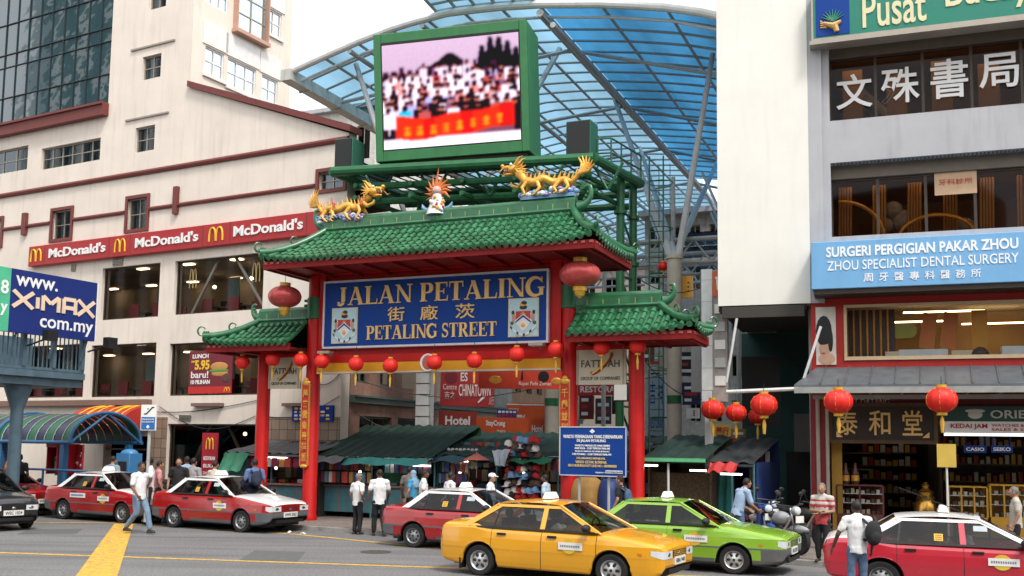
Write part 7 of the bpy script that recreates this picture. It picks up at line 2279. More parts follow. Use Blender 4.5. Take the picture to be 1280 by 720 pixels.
# telephone kiosks and posters below
for k, (px, lab) in enumerate(((70, 'red telephone hood left of two under the walkway shelter'), (84, 'red telephone hood right of two under the walkway shelter'))):
    p = at_depth(px, 600, 32.3)
    o = thing('telephone_hood', lab, 'telephone', (p.x, p.y, .1), FH.rz)
    mb = MB(); mb.tube([(0, .1, 0), (0, .1, 1.2)], .05, 8); mb.lathe([(.16, 0), (.16, .03), (.05, .05)], (0, .1, 0), 12); mb.build('post', rail_blue, o)
    mb = MB()
    mb.prism([(-.22, 1.0), (.22, 1.0), (.24, 1.7), (.18, 2.0), (-.18, 2.0), (-.24, 1.7)], .1, .22, 0); mb.box(-.26, -.22, -.2, .22, 1.05, 1.9, 0); mb.box(.22, .26, -.2, .22, 1.05, 1.9, 0); mb.box(-.25, .25, -.24, .22, 1.9, 2.02, 0)
    mb.build('hood', mat('phone_red', (.42, .02, .03), .35), o)
    mb = MB(); mb.box(-.12, .12, 0, .098, 1.2, 1.6, 0); mb.box(-.08, .08, -.01, -.001, 1.45, 1.55, 1); mb.tube([(-.15, -.03, 1.3), (-.15, -.03, 1.5)], .025, 6, 1); mb.build('handset', [alu, black_p], o)
p = at_depth(97, 600, 32.0)
o = thing('poster_panel', 'red poster panel with white shapes beside the telephone hoods', 'poster', (p.x, p.y, .1), FH.rz - .4)
mb = MB(); mb.box(-.35, .35, 0, .06, .5, 2.0, 0)
rnd = random.Random(4)
for k in range(14): mb.ell((rnd.uniform(-.28, .28), 0, rnd.uniform(.6, 1.9)), (rnd.uniform(.03, .09), .012, rnd.uniform(.02, .06)), 8, 5, 1)
mb.box(-.33, -.28, .01, .05, 0, .5, 2); mb.box(.28, .33, .01, .05, 0, .5, 2); mb.build('panel', [mat('phone_red', (.42, .02, .03), .35), white_p, rail_blue], o)
# blue ticket machine and bin
p = at_depth(152, 600, 31.4)
o = thing('ticket_machine', 'blue ticket machine at the right end of the walkway shelter', 'machine', (p.x, p.y, .1), FH.rz)
mb = MB(); mb.box(-.3, .3, 0, .5, 0, 1.75, 0); mb.box(-.2, .2, -.012, -.001, 1.1, 1.5, 1); mb.box(-.22, .22, -.03, -.001, .7, .95, 2); mb.ell((0, .25, 1.75), (.3, .25, .14), 12, 8, 0); mb.build('cabinet', [mat('machine_blue', (.05, .2, .42), .4), black_p, alu], o, bevel=.02)
# railing
a, b = at_depth(27, 600, 31.6), at_depth(108, 600, 30.0)
u = b - a; L = math.hypot(u.x, u.y)
zt2 = at_depth(60, 587, 31).z - .1
o = thing('railing', 'blue tubular pavement railing behind the leftmost red taxi', 'railing', (a.x, a.y, .1), math.atan2(u.y, u.x))
mb = MB()
for z in (zt2, zt2 * .55): mb.tube([(0, 0, z), (L, 0, z)], .035, 8)
mb.build('rail', rail_blue, o)
for k in range(4):
    mb = MB(); mb.tube([(L * k / 3, 0, 0), (L * k / 3, 0, zt2)], .035, 8); mb.build('post', rail_blue, o)
# escalator sign
p = at_depth(184, 600, 27.0)
z0, z1 = at_depth(184, 538, 27).z - .1, at_depth(184, 506, 27).z - .1
o = thing('station_sign', 'white and blue escalator sign on a grey pole beside the red awning', 'sign', (p.x, p.y, .1), -R(8))
mb = MB(); mb.tube([(0, 0, 0), (0, 0, z1)], .045, 8); mb.build('pole', steel_grey, o)
w = .215; h = z1 - z0
mb = MB(); mb.box(-w, w, -.1, -.05, z0, z1, 0); mb.box(-w + .02, w - .02, -.105, -.101, z0 + .02, z0 + h * .52, 1)
b_ = mb.build('board', [white_p, mat('sign_mid_blue', (.02, .14, .42), .5)], o)
mb = MB()
mb.prism([(-.13, z0 + .62 * h), (-.05, z0 + .62 * h), (.12, z0 + .88 * h), (.16, z0 + .88 * h), (.16, z0 + .92 * h), (.1, z0 + .92 * h), (-.07, z0 + .66 * h), (-.13, z0 + .66 * h)], -.108, -.101, 1)
mb.ell((-.02, -.104, z0 + .84 * h), (.02, .006, .02), 8, 6, 1)
mb.text('ESKALATOR', -.17, .17, z0 + .4 * h, z0 + .46 * h, -.105, 0); mb.text('ESCALATOR', -.17, .17, z0 + .3 * h, z0 + .36 * h, -.105, 0)
mb.prism([(0, z0 + .22 * h), (.05, z0 + .13 * h), (0, z0 + .07 * h), (-.05, z0 + .13 * h)], -.111, -.106, 0)
mb.build('lettering', [white_p, black_p], b_)
# ------------------------------------------------------------------ cars
tyre_m = mat('tyre', (.018, .018, .019), .8, var=.2)
rim_m = mat('rim_steel', (.30, .305, .31), .4, metal=.4, var=.2)
car_glass = glass('car_glass', (.34, .37, .37), .3, .02)
bump_grey = mat('bumper_grey', (.11, .115, .12), .6, var=.12)
lamp_clear = mat('lamp_lens', (.62, .65, .66), .12, var=.05, spec=.7)
chrome = mat('chrome', (.6, .6, .6), .15, metal=1, var=0)
lamp_red = mat('tail_lamp', (.35, .01, .01), .25, var=.05)
lamp_amber = mat('amber_lens', (.6, .2, .02), .3, var=.05)
plate_w = mat('plate_white', (.72, .72, .68), .5, var=.08)
seat_m = mat('car_seat', (.05, .05, .055), .8, var=.2)
decal_y = mat('decal_yellow', (.70, .46, .04), .5)
def paint(k, c): return mat('car_' + k, c, .22, var=.05, scale=2, spec=.6, coat=.7)
def lerp_tab(tab, x):
    """smooth curve through the points, without overshoot"""
    n = len(tab)
    if x <= tab[0][0]: return tab[0][1]
    for i in range(n - 1):
        (a, va), (b, vb) = tab[i], tab[i + 1]
        if x <= b:
            d = (vb - va) / (b - a)
            def tan(j):
                if j <= 0 or j >= n - 1: return None
                l = (tab[j][1] - tab[j - 1][1]) / (tab[j][0] - tab[j - 1][0]); q = (tab[j + 1][1] - tab[j][1]) / (tab[j + 1][0] - tab[j][0])
                return 0 if l * q <= 0 else 2 * l * q / (l + q)
            m0, m1 = tan(i), tan(i + 1)
            m0 = d if m0 is None else m0; m1 = d if m1 is None else m1
            k = (x - a) / (b - a); h_ = b - a
            return va * (2 * k ** 3 - 3 * k * k + 1) + h_ * m0 * (k ** 3 - 2 * k * k + k) + vb * (3 * k * k - 2 * k ** 3) + h_ * m1 * (k ** 3 - k * k)
    return tab[-1][1]
SAGA = dict(L0=-2.08, L1=2.10, ax=(-1.20, 1.18), R=.285, arch=.335, w=.815,
    top=[(-2.08, .86), (-2.04, .93), (-1.9, .955), (-1.45, .965), (-1.0, .93), (.7, .925), (.95, .92), (1.6, .83), (1.98, .765), (2.07, .735), (2.10, .70)],
    bot=[(-2.08, .46), (-2.04, .33), (-1.9, .27), (-1.5, .22), (1.5, .20), (1.9, .24), (2.04, .30), (2.10, .40)],
    hw=[(-2.08, .72), (-2.0, .775), (-1.6, .805), (0, .82), (1.4, .81), (1.85, .785), (2.02, .74), (2.10, .67)],
    belt=.925, gh=[(-1.52, .945), (-1.02, 1.33), (-.35, 1.365), (.12, 1.345), (.86, .93)], wr=.585, doors=(-.98, -.08, .92), bump=.50, bx=(-1.72, 1.66), hand=.80)
WIRA = dict(L0=-2.12, L1=2.14, ax=(-1.24, 1.26), R=.29, arch=.345, w=.84,
    top=[(-2.12, .84), (-2.07, .93), (-1.95, .975), (-1.4, .99), (-1.0, .93), (.8, .91), (1.0, .91), (1.5, .855), (1.9, .78), (2.08, .725), (2.14, .67)],
    bot=[(-2.12, .46), (-2.06, .30), (-1.9, .24), (-1.5, .20), (1.5, .19), (1.9, .20), (2.06, .25), (2.14, .38)],
    hw=[(-2.12, .70), (-2.03, .785), (-1.6, .83), (0, .845), (1.4, .835), (1.85, .80), (2.05, .74), (2.14, .66)],
    belt=.91, gh=[(-1.60, .965), (-.98, 1.345), (-.3, 1.39), (.22, 1.36), (1.02, .92)], wr=.575, doors=(-1.0, -.02, 1.0), bump=.0, bx=(-1.8, 1.8), hand=.79)
HATCH = dict(L0=-1.7, L1=1.74, ax=(-1.1, 1.14), R=.27, arch=.325, w=.76,
    top=[(-1.7, .8), (-1.66, .95), (-1.0, .95), (.7, .94), (.95, .94), (1.4, .87), (1.62, .80), (1.7, .73), (1.74, .67)],
    bot=[(-1.7, .4), (-1.6, .25), (-1.4, .22), (1.4, .2), (1.6, .24), (1.74, .38)],
    hw=[(-1.7, .68), (-1.5, .74), (0, .765), (1.2, .75), (1.5, .72), (1.66, .67), (1.74, .60)],
    belt=.94, gh=[(-1.66, .98), (-1.3, 1.38), (-.3, 1.45), (.1, 1.42), (.85, .95)], wr=.57, doors=(-.95, -.05, .85), bump=.0, bx=(-1.4, 1.4), hand=.8)
def car(label, P, loc, heading, body, top, bumper, decal=None, sign=True, white_hood=False, group='taxis in the street', plate='HBA 9402', extra=None, name='taxi', cat='taxi', rim_style=0, zk=.97):
    o = thing(name, label, cat, loc, -R(heading), group); o.scale.z = zk
    xs = set(); x = P['L0']
    while x < P['L1'] - 1e-6: xs.add(round(x, 4)); x += .05
    xs.add(P['L1'])
    for k in (P['L0'] + .02, P['L0'] + .05, P['L1'] - .02, P['L1'] - .05): xs.add(round(k, 4))
    for d in P['doors']: xs |= {round(d - .006, 4), round(d + .006, 4)}
    for a in P['ax']:
        for q in range(-8, 9): xs.add(round(a + P['arch'] * math.sin(q * math.pi / 16), 4))
    xs = sorted(xs)
    rows = []
    for x in xs:
        zb, zt, w = lerp_tab(P['bot'], x), lerp_tab(P['top'], x), lerp_tab(P['hw'], x)
        for a in P['ax']:
            if abs(x - a) <= P['arch']: zb = max(zb, P['R'] + math.sqrt(max(0, P['arch'] ** 2 - (x - a) ** 2)))
        zb = min(zb, zt - .12)
        lv = [zb, zb + .03, .30, .40, .50, .535, .62, .72, zt - .10, zt - .05, zt - .018, zt]
        out = []
        for i, z in enumerate(lv):
            z = min(max(z, zb + .004 * i), zt - .004 * (11 - i)); out.append(z)
        wf = [.955, .98, .992, 1.0, 1.004, 1.008, 1.004, .995, .972, .945, .905, .84]
        if P['bump']: wf[4], wf[5] = 1.012, 1.012
        sec = [(w * f, z) for f, z in zip(wf, out)] + [(w * .68, zt + .016), (w * .45, zt + .027), (w * .2, zt + .033), (0, zt + .034)]
        rows.append(sec)
    n = len(rows[0])
    B, D = MB(), {}
    mats = [body, top, bumper, black_p, bump_grey]
    for sd in (-1, 1):
        for i in range(len(xs) - 1):
            xm = (xs[i] + xs[i + 1]) / 2
            for j in range(n - 1):
                q = [(xs[i], rows[i][j]), (xs[i + 1], rows[i + 1][j]), (xs[i + 1], rows[i + 1][j + 1]), (xs[i], rows[i][j + 1])]
                v = [(a, sd * y, z) for a, (y, z) in q]
                f = (0, 1, 2, 3) if sd < 0 else (3, 2, 1, 0)
                zm = sum(p[2] for p in v) / 4
                seam = xs[i + 1] - xs[i] < .0125 and any(abs(xm - d) < .003 for d in P['doors']) and 1 <= j <= 9
                m_ = 0
                if j >= 10: m_ = 1 if (white_hood and (xm > P['gh'][4][0] - .15 or (P is WIRA and xm < P['gh'][0][0] + .1))) else 0
                if P['bump']:
                    if j == 4: m_ = 4
                    if zm < P['bump'] + .02 and (xm < P['bx'][0] or xm > P['bx'][1]): m_ = 2
                    if zm < .27: m_ = 4
                if seam: m_ = 3
                tgt = B
                if 1 <= j <= 8 and not seam:
                    for k in (0, 1):
                        if P['doors'][k] < xm < P['doors'][k + 1] and all(abs(xm - a) > P['arch'] + .01 for a in P['ax']):
                            tgt = D.setdefault((sd, k), MB())
                tgt.add(v, [f], m_, True)
    for i, rev in ((0, True), (len(xs) - 1, False)):
        for j in range(n - 1):
            (ya, za_), (yb, zb_) = rows[i][j], rows[i][j + 1]
            v = [(xs[i], -ya, za_), (xs[i], ya, za_), (xs[i], yb, zb_), (xs[i], -yb, zb_)]
            if yb == 0: v = v[:3]
            f = list(range(len(v)))
            B.add(v, [f[::-1] if rev else f], 2 if P['bump'] and (za_ + zb_) / 2 < P['bump'] + .02 else 0, False)
    bo = B.build('body', mats, o, sharp=46)
    U = MB(); U.box(P['L0'] + .2, P['L1'] - .2, -.56, .56, .17, .60); U.box(P['ax'][0] + .4, P['ax'][1] - .4, -.74, .74, .19, .6); U.box(P['L0'] + .1, P['L0'] + .12, -.6, .6, .3, .6); U.build('underbody', black_p, o)
    for (sd, k), mbd in D.items():
        d = mbd.build('door', mats, o, sharp=32)
        x = P['doors'][k] + .12; w = lerp_tab(P['hw'], x)
        h_ = MB(); h_.box(x, x + .17, sd * w - .012, sd * w + .022, P['hand'], P['hand'] + .04); h_.build('handle', black_p, d, bevel=.006)
        if decal and k == 1 and sd < 0:
            x = P['doors'][1] + .34; w = lerp_tab(P['hw'], x) * 1.004
            e = MB(); e.lathe([(.135, -.012), (.135, -.003)], (x + .2, -w, .66), 20, 1, 'y'); e.box(x, x + .44, -w - .017, -w - .004, .60, .73, 0)
            for q in range(11): e.box(x + .04 + .033 * q, x + .062 + .033 * q, -w - .0185, -w - .016, .645, .685, 2)
            e.build('decal', [white_p, decal_y, mat('decal_ink', (.2, .2, .2), .6)], d)
        if extra == 'banner' and k == 0 and sd < 0:
            x = P['doors'][0] + .1; w = lerp_tab(P['hw'], x) * 1.006
            e = MB(); e.box(x, x + .62, -w - .014, -w - .003, .66, .79, 0)
            for q in range(13): e.box(x + .06 + .038 * q, x + .085 + .038 * q, -w - .016, -w - .013, .70, .75, 1)
            e.build('decal', [white_p, mat('decal_blue', (.03, .08, .3), .6)], d)
    # greenhouse
    (x0, zb0), (x1, z1), (x2, z2), (x3, z3), (x4, zb4) = P['gh']
    bz, wr = P['belt'], P['wr']; wb = lerp_tab(P['hw'], 0) * .945
    def SY(z): return wb + (wr - wb) * max(0, (z - bz)) / (z1 - bz)
    g = MB()
    def panel(m, poly, m_, off=0, th=.03):
        for sd in (-1, 1):
            v = [(x, sd * (SY(z) + off), z) for x, z in poly] + [(x, sd * (SY(z) + off - th), z) for x, z in poly]
            k = len(poly); f = [list(range(k)), list(range(2 * k - 1, k - 1, -1))] + [(i, i + k, (i + 1) % k + k, (i + 1) % k) for i in range(k)]
            m.add(v, f if sd > 0 else [list(reversed(q)) for q in f], m_, False)
    rt = z1 - .005
    fl = lambda z: x4 + (x3 - x4) * (z - zb4) / (z3 - zb4)        # front pillar line
    rl = lambda z: x0 + (x1 - x0) * (z - zb0) / (z1 - zb0)        # rear pillar line
    xb = P['doors'][1]; zt_ = z1 - .045; zl_ = bz + .012
    panel(g, [(fl(zl_), zl_), (fl(rt), rt), (fl(rt) - .09, rt), (fl(zl_) - .10, zl_)], 0)
    rw = P['doors'][0] - .02
    cb, ct = rl(zl_) + .20, rl(zt_) + .15
    panel(g, [(rl(zl_), zl_), (cb, zl_), (ct, zt_), (rl(zt_), zt_)], 0)
    panel(g, [(xb - .045, zl_), (xb + .045, zl_), (xb + .03, zt_), (xb - .055, zt_)], 3, .002)
    panel(g, [(rl(rt), zt_), (fl(zt_) - .05, zt_), (fl(rt), rt + .01), (rl(rt), rt + .01)], 0, .003)
    panel(g, [(cb - .02, bz - .01), (fl(bz) - .03, bz - .01), (fl(zl_) - .06, zl_ + .012), (cb - .0, zl_ + .012)], 2, .004)
    # edge tubes of the screens and roof skin
    for sd in (-1, 1):
        g.tube([(fl(zb4 - .03), sd * (SY(zb4) - .022), zb4 - .03), (x3, sd * (wr - .012), z3)], .026, 8, 0)
        g.tube([(x0 + .01, sd * (SY(zb0) - .035), zb0 - .03), (x1, sd * (wr - .012), z1)], .026, 8, 0)
    nx_, ny_ = 14, 10
    v = []
    for i in range(nx_ + 1):
        x = x1 - .02 + (x3 - x1 + .05) * i / nx_
        zc = z1 + (z2 - z1) * math.sin(math.pi * i / nx_) ** .8 + (z3 - z1) * i / nx_
        for j in range(ny_ + 1):
            u = -1 + 2 * j / ny_
            v.append((x + .05 * (1 - u * u) * (i / nx_ - .4), u * (wr + .008), zc + .045 * (1 - abs(u) ** 2.6) - .004))
    g.add(v, [(i * (ny_ + 1) + j, (i + 1) * (ny_ + 1) + j, (i + 1) * (ny_ + 1) + j + 1, i * (ny_ + 1) + j + 1) for i in range(nx_) for j in range(ny_)], 1, True)
    g.build('roof', [top, top, black_p, body], o, sharp=50)
    def one(poly):
        q = None
        for sd in (-1, 1):
            m = MB(); m.add([(x, sd * (SY(z) - .014), z) for x, z in poly], [list(range(len(poly)))] if sd < 0 else [list(range(len(poly)))[::-1]], 0); q = q or m.build('side_window', car_glass, o)
            if sd > 0: m.build('side_window', car_glass, o)
        return q
    win = one([(cb - .02, zl_), (xb - .04, zl_), (xb - .05, zt_ + .01), (ct - .02, zt_ + .01)])
    one([(xb + .04, zl_), (fl(zl_) - .08, zl_), (fl(zt_) - .06, zt_ + .01), (xb + .03, zt_ + .01)])
    e = MB(); panel(e, [(rw + .03, zl_), (rw + .055, zl_), (rw + .10, zt_), (rw + .075, zt_)], 0, -.006, .01); e.build('divider', black_p, win)
    def screen(nm, xa, za, xc, zc, bul):
        m = MB(); v = []
        for i in range(7):
            k = i / 6; z = za + (zc - za) * k; x = xa + (xc - xa) * k; y0 = (SY(z) - .03)
            for j in range(9):
                u = -1 + 2 * j / 8; v.append((x + bul * (1 - u * u), u * y0, z + .03 * (1 - u * u) * k))
        m.add(v, [(i * 9 + j, i * 9 + j + 1, (i + 1) * 9 + j + 1, (i + 1) * 9 + j) for i in range(6) for j in range(8)], 0, True); return m.build(nm, car_glass, o)
    ws_ = screen('windscreen', x4, zb4 - .01, x3, z3, .07); screen('rear_window', x0, zb0 - .02, x1, z1, -.05)
    m = MB()
    for y in (-.35, .2): m.tube([(x4 - .02, y, zb4 + .03), (x4 - .16, y + .32, zb4 + .12)], .008, 5)
    m.build('wiper', black_p, ws_)
    m = MB()
    for x in (xb - .75, xb + .12):
        for y in (-.34, .34):
            m.box(x, x + .5, y - .24, y + .24, .35, .52); m.prism([(x - .1, .5), (x + .06, .5), (x - .08, 1.08), (x - .18, 1.08)], y - .22, y + .22); m.ell((x - .14, y, 1.17), (.05, .13, .09), 8, 6)
    m.box(x4 - .5, x4 + .02, -.62, .62, .6, .89); m.tube([(x4 - .55 + .0, .34 + .18 * math.cos(a), .92 + .18 * math.sin(a)) for a in [i * math.pi / 8 for i in range(17)]], .014, 6)
    m.build('seat', seat_m, o)
    # wheels
    for ax in P['ax']:
        for sd in (-1, 1):
            R_ = P['R']; yc = sd * (P['w'] - .115)
            t_ = MB(); s_ = sd
            prof_ = [(R_ * .62, -.085), (R_ * .9, -.095), (R_ * .985, -.07), (R_, -.03), (R_, .03), (R_ * .985, .07), (R_ * .9, .095), (R_ * .62, .085)]
            t_.lathe(prof_, (ax, yc, R_), 30, 0, 'y', caps=False)
            wh = t_.build('wheel', tyre_m, o, sharp=50)
            r_ = MB(); f_ = lambda d: yc + sd * d
            pr = [(R_ * .63, .092), (R_ * .58, .085), (R_ * .54, .04), (R_ * .42, .062), (R_ * .2, .075), (R_ * .12, .09), (0, .092)]
            r_.lathe([(a, (yc + sd * b) - yc) for a, b in pr], (ax, yc, R_), 30, 0, 'y', caps=False)
            nh = 8 if rim_style == 0 else 6
            for k in range(nh):
                q = 2 * math.pi * k / nh
                rr_ = .38 if rim_style == 0 else .36
                c = (ax + R_ * rr_ * math.cos(q), f_(.066), R_ + R_ * rr_ * math.sin(q))
                r_.ell(c, (R_ * (.095 if rim_style == 0 else .16), .018, R_ * (.085 if rim_style == 0 else .10)), 8, 5, 1, rot=Matrix.Rotation(-q, 3, 'Y'))
            r_.ell((ax, f_(.088), R_), (R_ * .1, .014, R_ * .1), 10, 6, 1)
            r_.build('rim', [rim_m if rim_style == 0 else mat('rim_silver', (.58, .58, .58), .3, metal=.5, var=.05), black_p], wh, sharp=60)
            if ax < 0:
                m = MB(); m.box(ax - R_ - .12, ax - R_ - .09, yc - .1, yc + .1, .12, .32); m.build('mud_flap', black_p, o)
    # lamps, grille, plates, mirrors
    xf, zf = P['L1'], P['top'][-1][1] + .005
    wf_ = P['hw'][-1][1]
    for sd in (-1, 1):
        m = MB(); yi = wf_ * .52
        za, zc_ = zf - .15, zf - .022
        xq = xf - .17 if P is not SAGA else xf - .13
        st = [(xf + .007, yi, zc_), (xf + .007, wf_ * .85, zc_), (xf + .003, wf_ * 1.0 + .006, zc_)] + [(xf - q_, lerp_tab(P['hw'], xf - q_) * 1.003 + .007, zc_ + .09 * q_) for q_ in (.012, .025, .05, .075, .10, .13) + ((.17, .2) if P is not SAGA else ())]
        ns = len(st)
        v = [(x, sd * y, z) for x, y, z in st] + [(x, sd * y, za + (.06 * max(0, xf - x - .03) / .17)) for x, y, z in st]
        m.add(v, [(k, k + ns, k + ns + 1, k + 1) if sd > 0 else (k + 1, k + ns + 1, k + ns, k) for k in range(ns - 1)], 0, True)
        m.add([(x - .02, y * .97, z) for x, y, z in v[:ns]] + v[:ns], [(k, k + 1, ns + k + 1, ns + k) for k in range(ns - 1)], 1)
        m.ell((xf - .0, sd * wf_ * .74, (za + zc_) / 2), (.014, .075, .048), 12, 8, 1)
        m.build('headlight', [lamp_clear, chrome], o, sharp=30)
        m = MB(); xr_ = P['L0']; wr_ = lerp_tab(P['hw'], xr_ + .05)
        m.box(xr_ - .012, xr_ + .12, sd * wr_ * .96 - .02 * sd if sd < 0 else wr_ * .5, sd * wr_ * .5 if sd < 0 else wr_ * .98, .66, .82); m.build('tail_light', lamp_red, o, bevel=.01)
        m = MB(); xm = x4 - .17; ym = sd * (SY(zl_) + .11)
        m.ell((xm, ym, bz + .09), (.075, .11, .075), 10, 7, 0); m.tube([(xm, sd * (SY(zl_) - .01), bz + .05), (xm, ym, bz + .06)], .02, 6, 0); m.build('mirror', black_p, o)
        m = MB(); xi = P['ax'][1] - .52 + (1.06 if 0 else 0); 
        m.box(P['ax'][1] + P['arch'] + .12, P['ax'][1] + P['arch'] + .19, sd * (lerp_tab(P['hw'], P['ax'][1] + .5) * 1.0) - .012, sd * (lerp_tab(P['hw'], P['ax'][1] + .5)) + .012, .58, .62); m.build('indicator', lamp_amber, o)
    m = MB(); w_ = wf_ * .46
    m.box(xf - .05, xf + .006, -w_, w_, zf - .15, zf - .025, 1 if P is SAGA else 0)
    for k in range(4): m.box(xf - .04, xf + .010, -w_ + .02, w_ - .02, zf - .14 + .03 * k, zf - .13 + .03 * k, 0 if P is SAGA else 1)
    m.ell((xf + .01, 0, zf - .09), (.012, .05, .035), 10, 6, 2); m.build('grille', [black_p, body, chrome], o)
    m = MB(); m.box(xf - .03, xf + .006, -.5, .5, .26, .34); m.build('air_intake', black_p, o)
    for xp, sg in ((xf, 1), (P['L0'], -1)):
        a, b = (xp + .002, xp + .022) if sg > 0 else (xp - .022, xp - .002)
        zp_ = .40 if sg > 0 else .56
        m = MB(); m.box(a, b, -.25, .25, zp_, zp_ + .13); pt = m.build('number_plate', plate_w, o)
        vs_, fs_ = text_mesh(plate, .02)
        ax_, bx_ = min(p[0] for p in vs_), max(p[0] for p in vs_); az_, bz_ = min(p[1] for p in vs_), max(p[1] for p in vs_)
        m = MB(); m.add([((b if sg > 0 else a) + sg * (.003 if p[2] > 0 else .0), sg * (-.21 + .42 * (p[0] - ax_) / (bx_ - ax_)), zp_ + .025 + .08 * (p[1] - az_) / (bz_ - az_)) for p in vs_], fs_, 0); m.build('lettering', black_p, pt)
    if sign:
        m = MB(); xs_ = (x1 + x3) / 2 + .12; z = z2 + .03
        m.box(xs_ - .07, xs_ + .07, -.2, .2, z - .01, z + .03, 1)
        v = [(xs_ - .08, -.19, z + .03), (xs_ + .08, -.19, z + .03), (xs_ + .08, .19, z + .03), (xs_ - .08, .19, z + .03), (xs_ - .05, -.13, z + .15), (xs_ + .05, -.13, z + .15), (xs_ + .05, .13, z + .15), (xs_ - .05, .13, z + .15)]
        m.add(v, [(0, 1, 5, 4), (1, 2, 6, 5), (2, 3, 7, 6), (3, 0, 4, 7), (4, 5, 6, 7)], 0)
        sg_ = m.build('roof_sign', [mat('sign_plastic', (.78, .78, .72), .4, var=.05), black_p], o, bevel=.008)
        m = MB(); vs_, fs_ = text_mesh('TEKSI', .02)
        ax_, bx_ = min(p[0] for p in vs_), max(p[0] for p in vs_); az_, bz_ = min(p[1] for p in vs_), max(p[1] for p in vs_)
        m.add([(xs_ + .0665 - .00 + (.003 if p[2] > 0 else 0) - .02 * (p[1] - az_) / (bz_ - az_), -.09 + .18 * (p[0] - ax_) / (bx_ - ax_), z + .065 + .05 * (p[1] - az_) / (bz_ - az_)) for p in vs_], fs_, 0); m.build('lettering', mat('sign_ink', (.25, .02, .02), .5), sg_)
    # small papers in the windows
    if white_hood:
        m = MB()
        xx = xb - .42
        for sd in (-1,):
            zc_ = bz + .13
            q4 = lambda xa, za, wd_, hg: [(x, sd * (SY(z) - .006), z) for x, z in ((xa, za), (xa + wd_, za), (xa + wd_, za + hg), (xa, za + hg))]
            m.add(q4(xx, zc_ - .06, .13, .12), [(0, 1, 2, 3)], 0)
            for k in range(3): m.add([(x, y - .002, z) for x, y, z in q4(xx + .015, zc_ - .045 + .035 * k, .1, .018)], [(0, 1, 2, 3)], 2)
            xx = xb + .16; zc_ = z1 - .13
            m.add(q4(xx, zc_ - .05, .2, .09), [(0, 1, 2, 3)], 1)
        m.build('sticker', [decal_y, mat('sticker_pale', (.45, .5, .55), .5), mat('sticker_ink', (.4, .12, .03), .5)], win)
    return o
red_c, white_c, lime_c, yel_c, blk_c, pinkred_c = paint('red', (.34, .006, .008)), paint('white', (.74, .74, .73)), paint('lime', (.22, .42, .03)), paint('yellow', (.72, .33, .006)), paint('black', (.012, .012, .014)), paint('pink_red', (.45, .018, .035))
def from_wheels(rear, front_heading, P, right_side=True):
    """car origin from the picture position of the near rear wheel's contact point"""
    g = rear; h = R(front_heading)
    d = Vector((math.cos(h), -math.sin(h), 0)); nl = Vector((math.sin(h), math.cos(h), 0))
    return g - d * P['ax'][0] + nl * (P['w'] - .06)
h = 29
car('red and white taxi parked behind the walking man, white advert strip on its rear door', SAGA, from_wheels(G(79, 649), 28, SAGA), 28, red_c, white_c, bump_grey, True, True, True, plate='HWB 3315', extra='banner')
car('red and white taxi parked left of the big left pillar, white bonnet facing the pillar', SAGA, from_wheels(G(217, 659.5), 29, SAGA), 29, red_c, white_c, bump_grey, True, True, True, plate='HWE 5562')
car('red and white taxi parked before the caps stall, half hidden by the yellow taxi', SAGA, from_wheels(G(517, 684.5), 28, SAGA), 28, red_c, white_c, bump_grey, True, True, True, plate='HA 1187', zk=.93)
car('bright yellow taxi driving right in the middle of the road', WIRA, from_wheels(G(600, 719.5), 29, WIRA), 29, yel_c, yel_c, yel_c, True, True, False, plate='HBA 940', rim_style=1, zk=.93)
gl = from_wheels(G(918, 718), 27, SAGA); hd = R(27)
gl = G(918, 718) - Vector((math.cos(hd), -math.sin(hd), 0)) * SAGA['ax'][1] + Vector((math.sin(hd), math.cos(hd), 0)) * (SAGA['w'] - .06)
car('lime green taxi with grey bumpers parked beyond the yellow taxi', SAGA, gl, 27, lime_c, lime_c, bump_grey, True, True, False, plate='HB 2071', rim_style=1, zk=.92)
t4 = from_wheels(G(1102, 742), 20, WIRA)
car('pinkish red taxi with white roof and aerial at the lower right corner', WIRA, t4, 20, pinkred_c, white_c, pinkred_c, True, True, True, plate='HWC 8830', zk=.89)
car('dark car with round headlight cut off by the left edge', HATCH, at_depth(-8, 640, 25.5).xy.to_3d() + Vector((-.6, .4, 0)), 36, blk_c, blk_c, blk_c, None, False, False, group=None, plate='WEC 1024', name='parked_car', cat='car')
car('red car behind the dark car at the left edge, only its nose showing', SAGA, G(38, 647) + Vector((-1.7, 1.45, 0)), 27, red_c, red_c, bump_grey, None, False, False, group=None, plate='WDA 77', name='parked_car', cat='car')
# aerial on the front right taxi
mb = MB(); hd = R(20)
mb.tube([(0, 0, 0), (-1.1, .1, .42)], .006, 5); mb.lathe([(.03, -.02), (.02, .02)], (0, 0, 0), 8)
tag(mb.build('aerial', black_p, None, loc=t4 + Vector((math.cos(hd) * .1, -math.sin(hd) * .1 - .2, 1.25)), rz=-hd), 'thin black radio aerial leaning back on the roof of the pinkish red taxi', 'aerial')

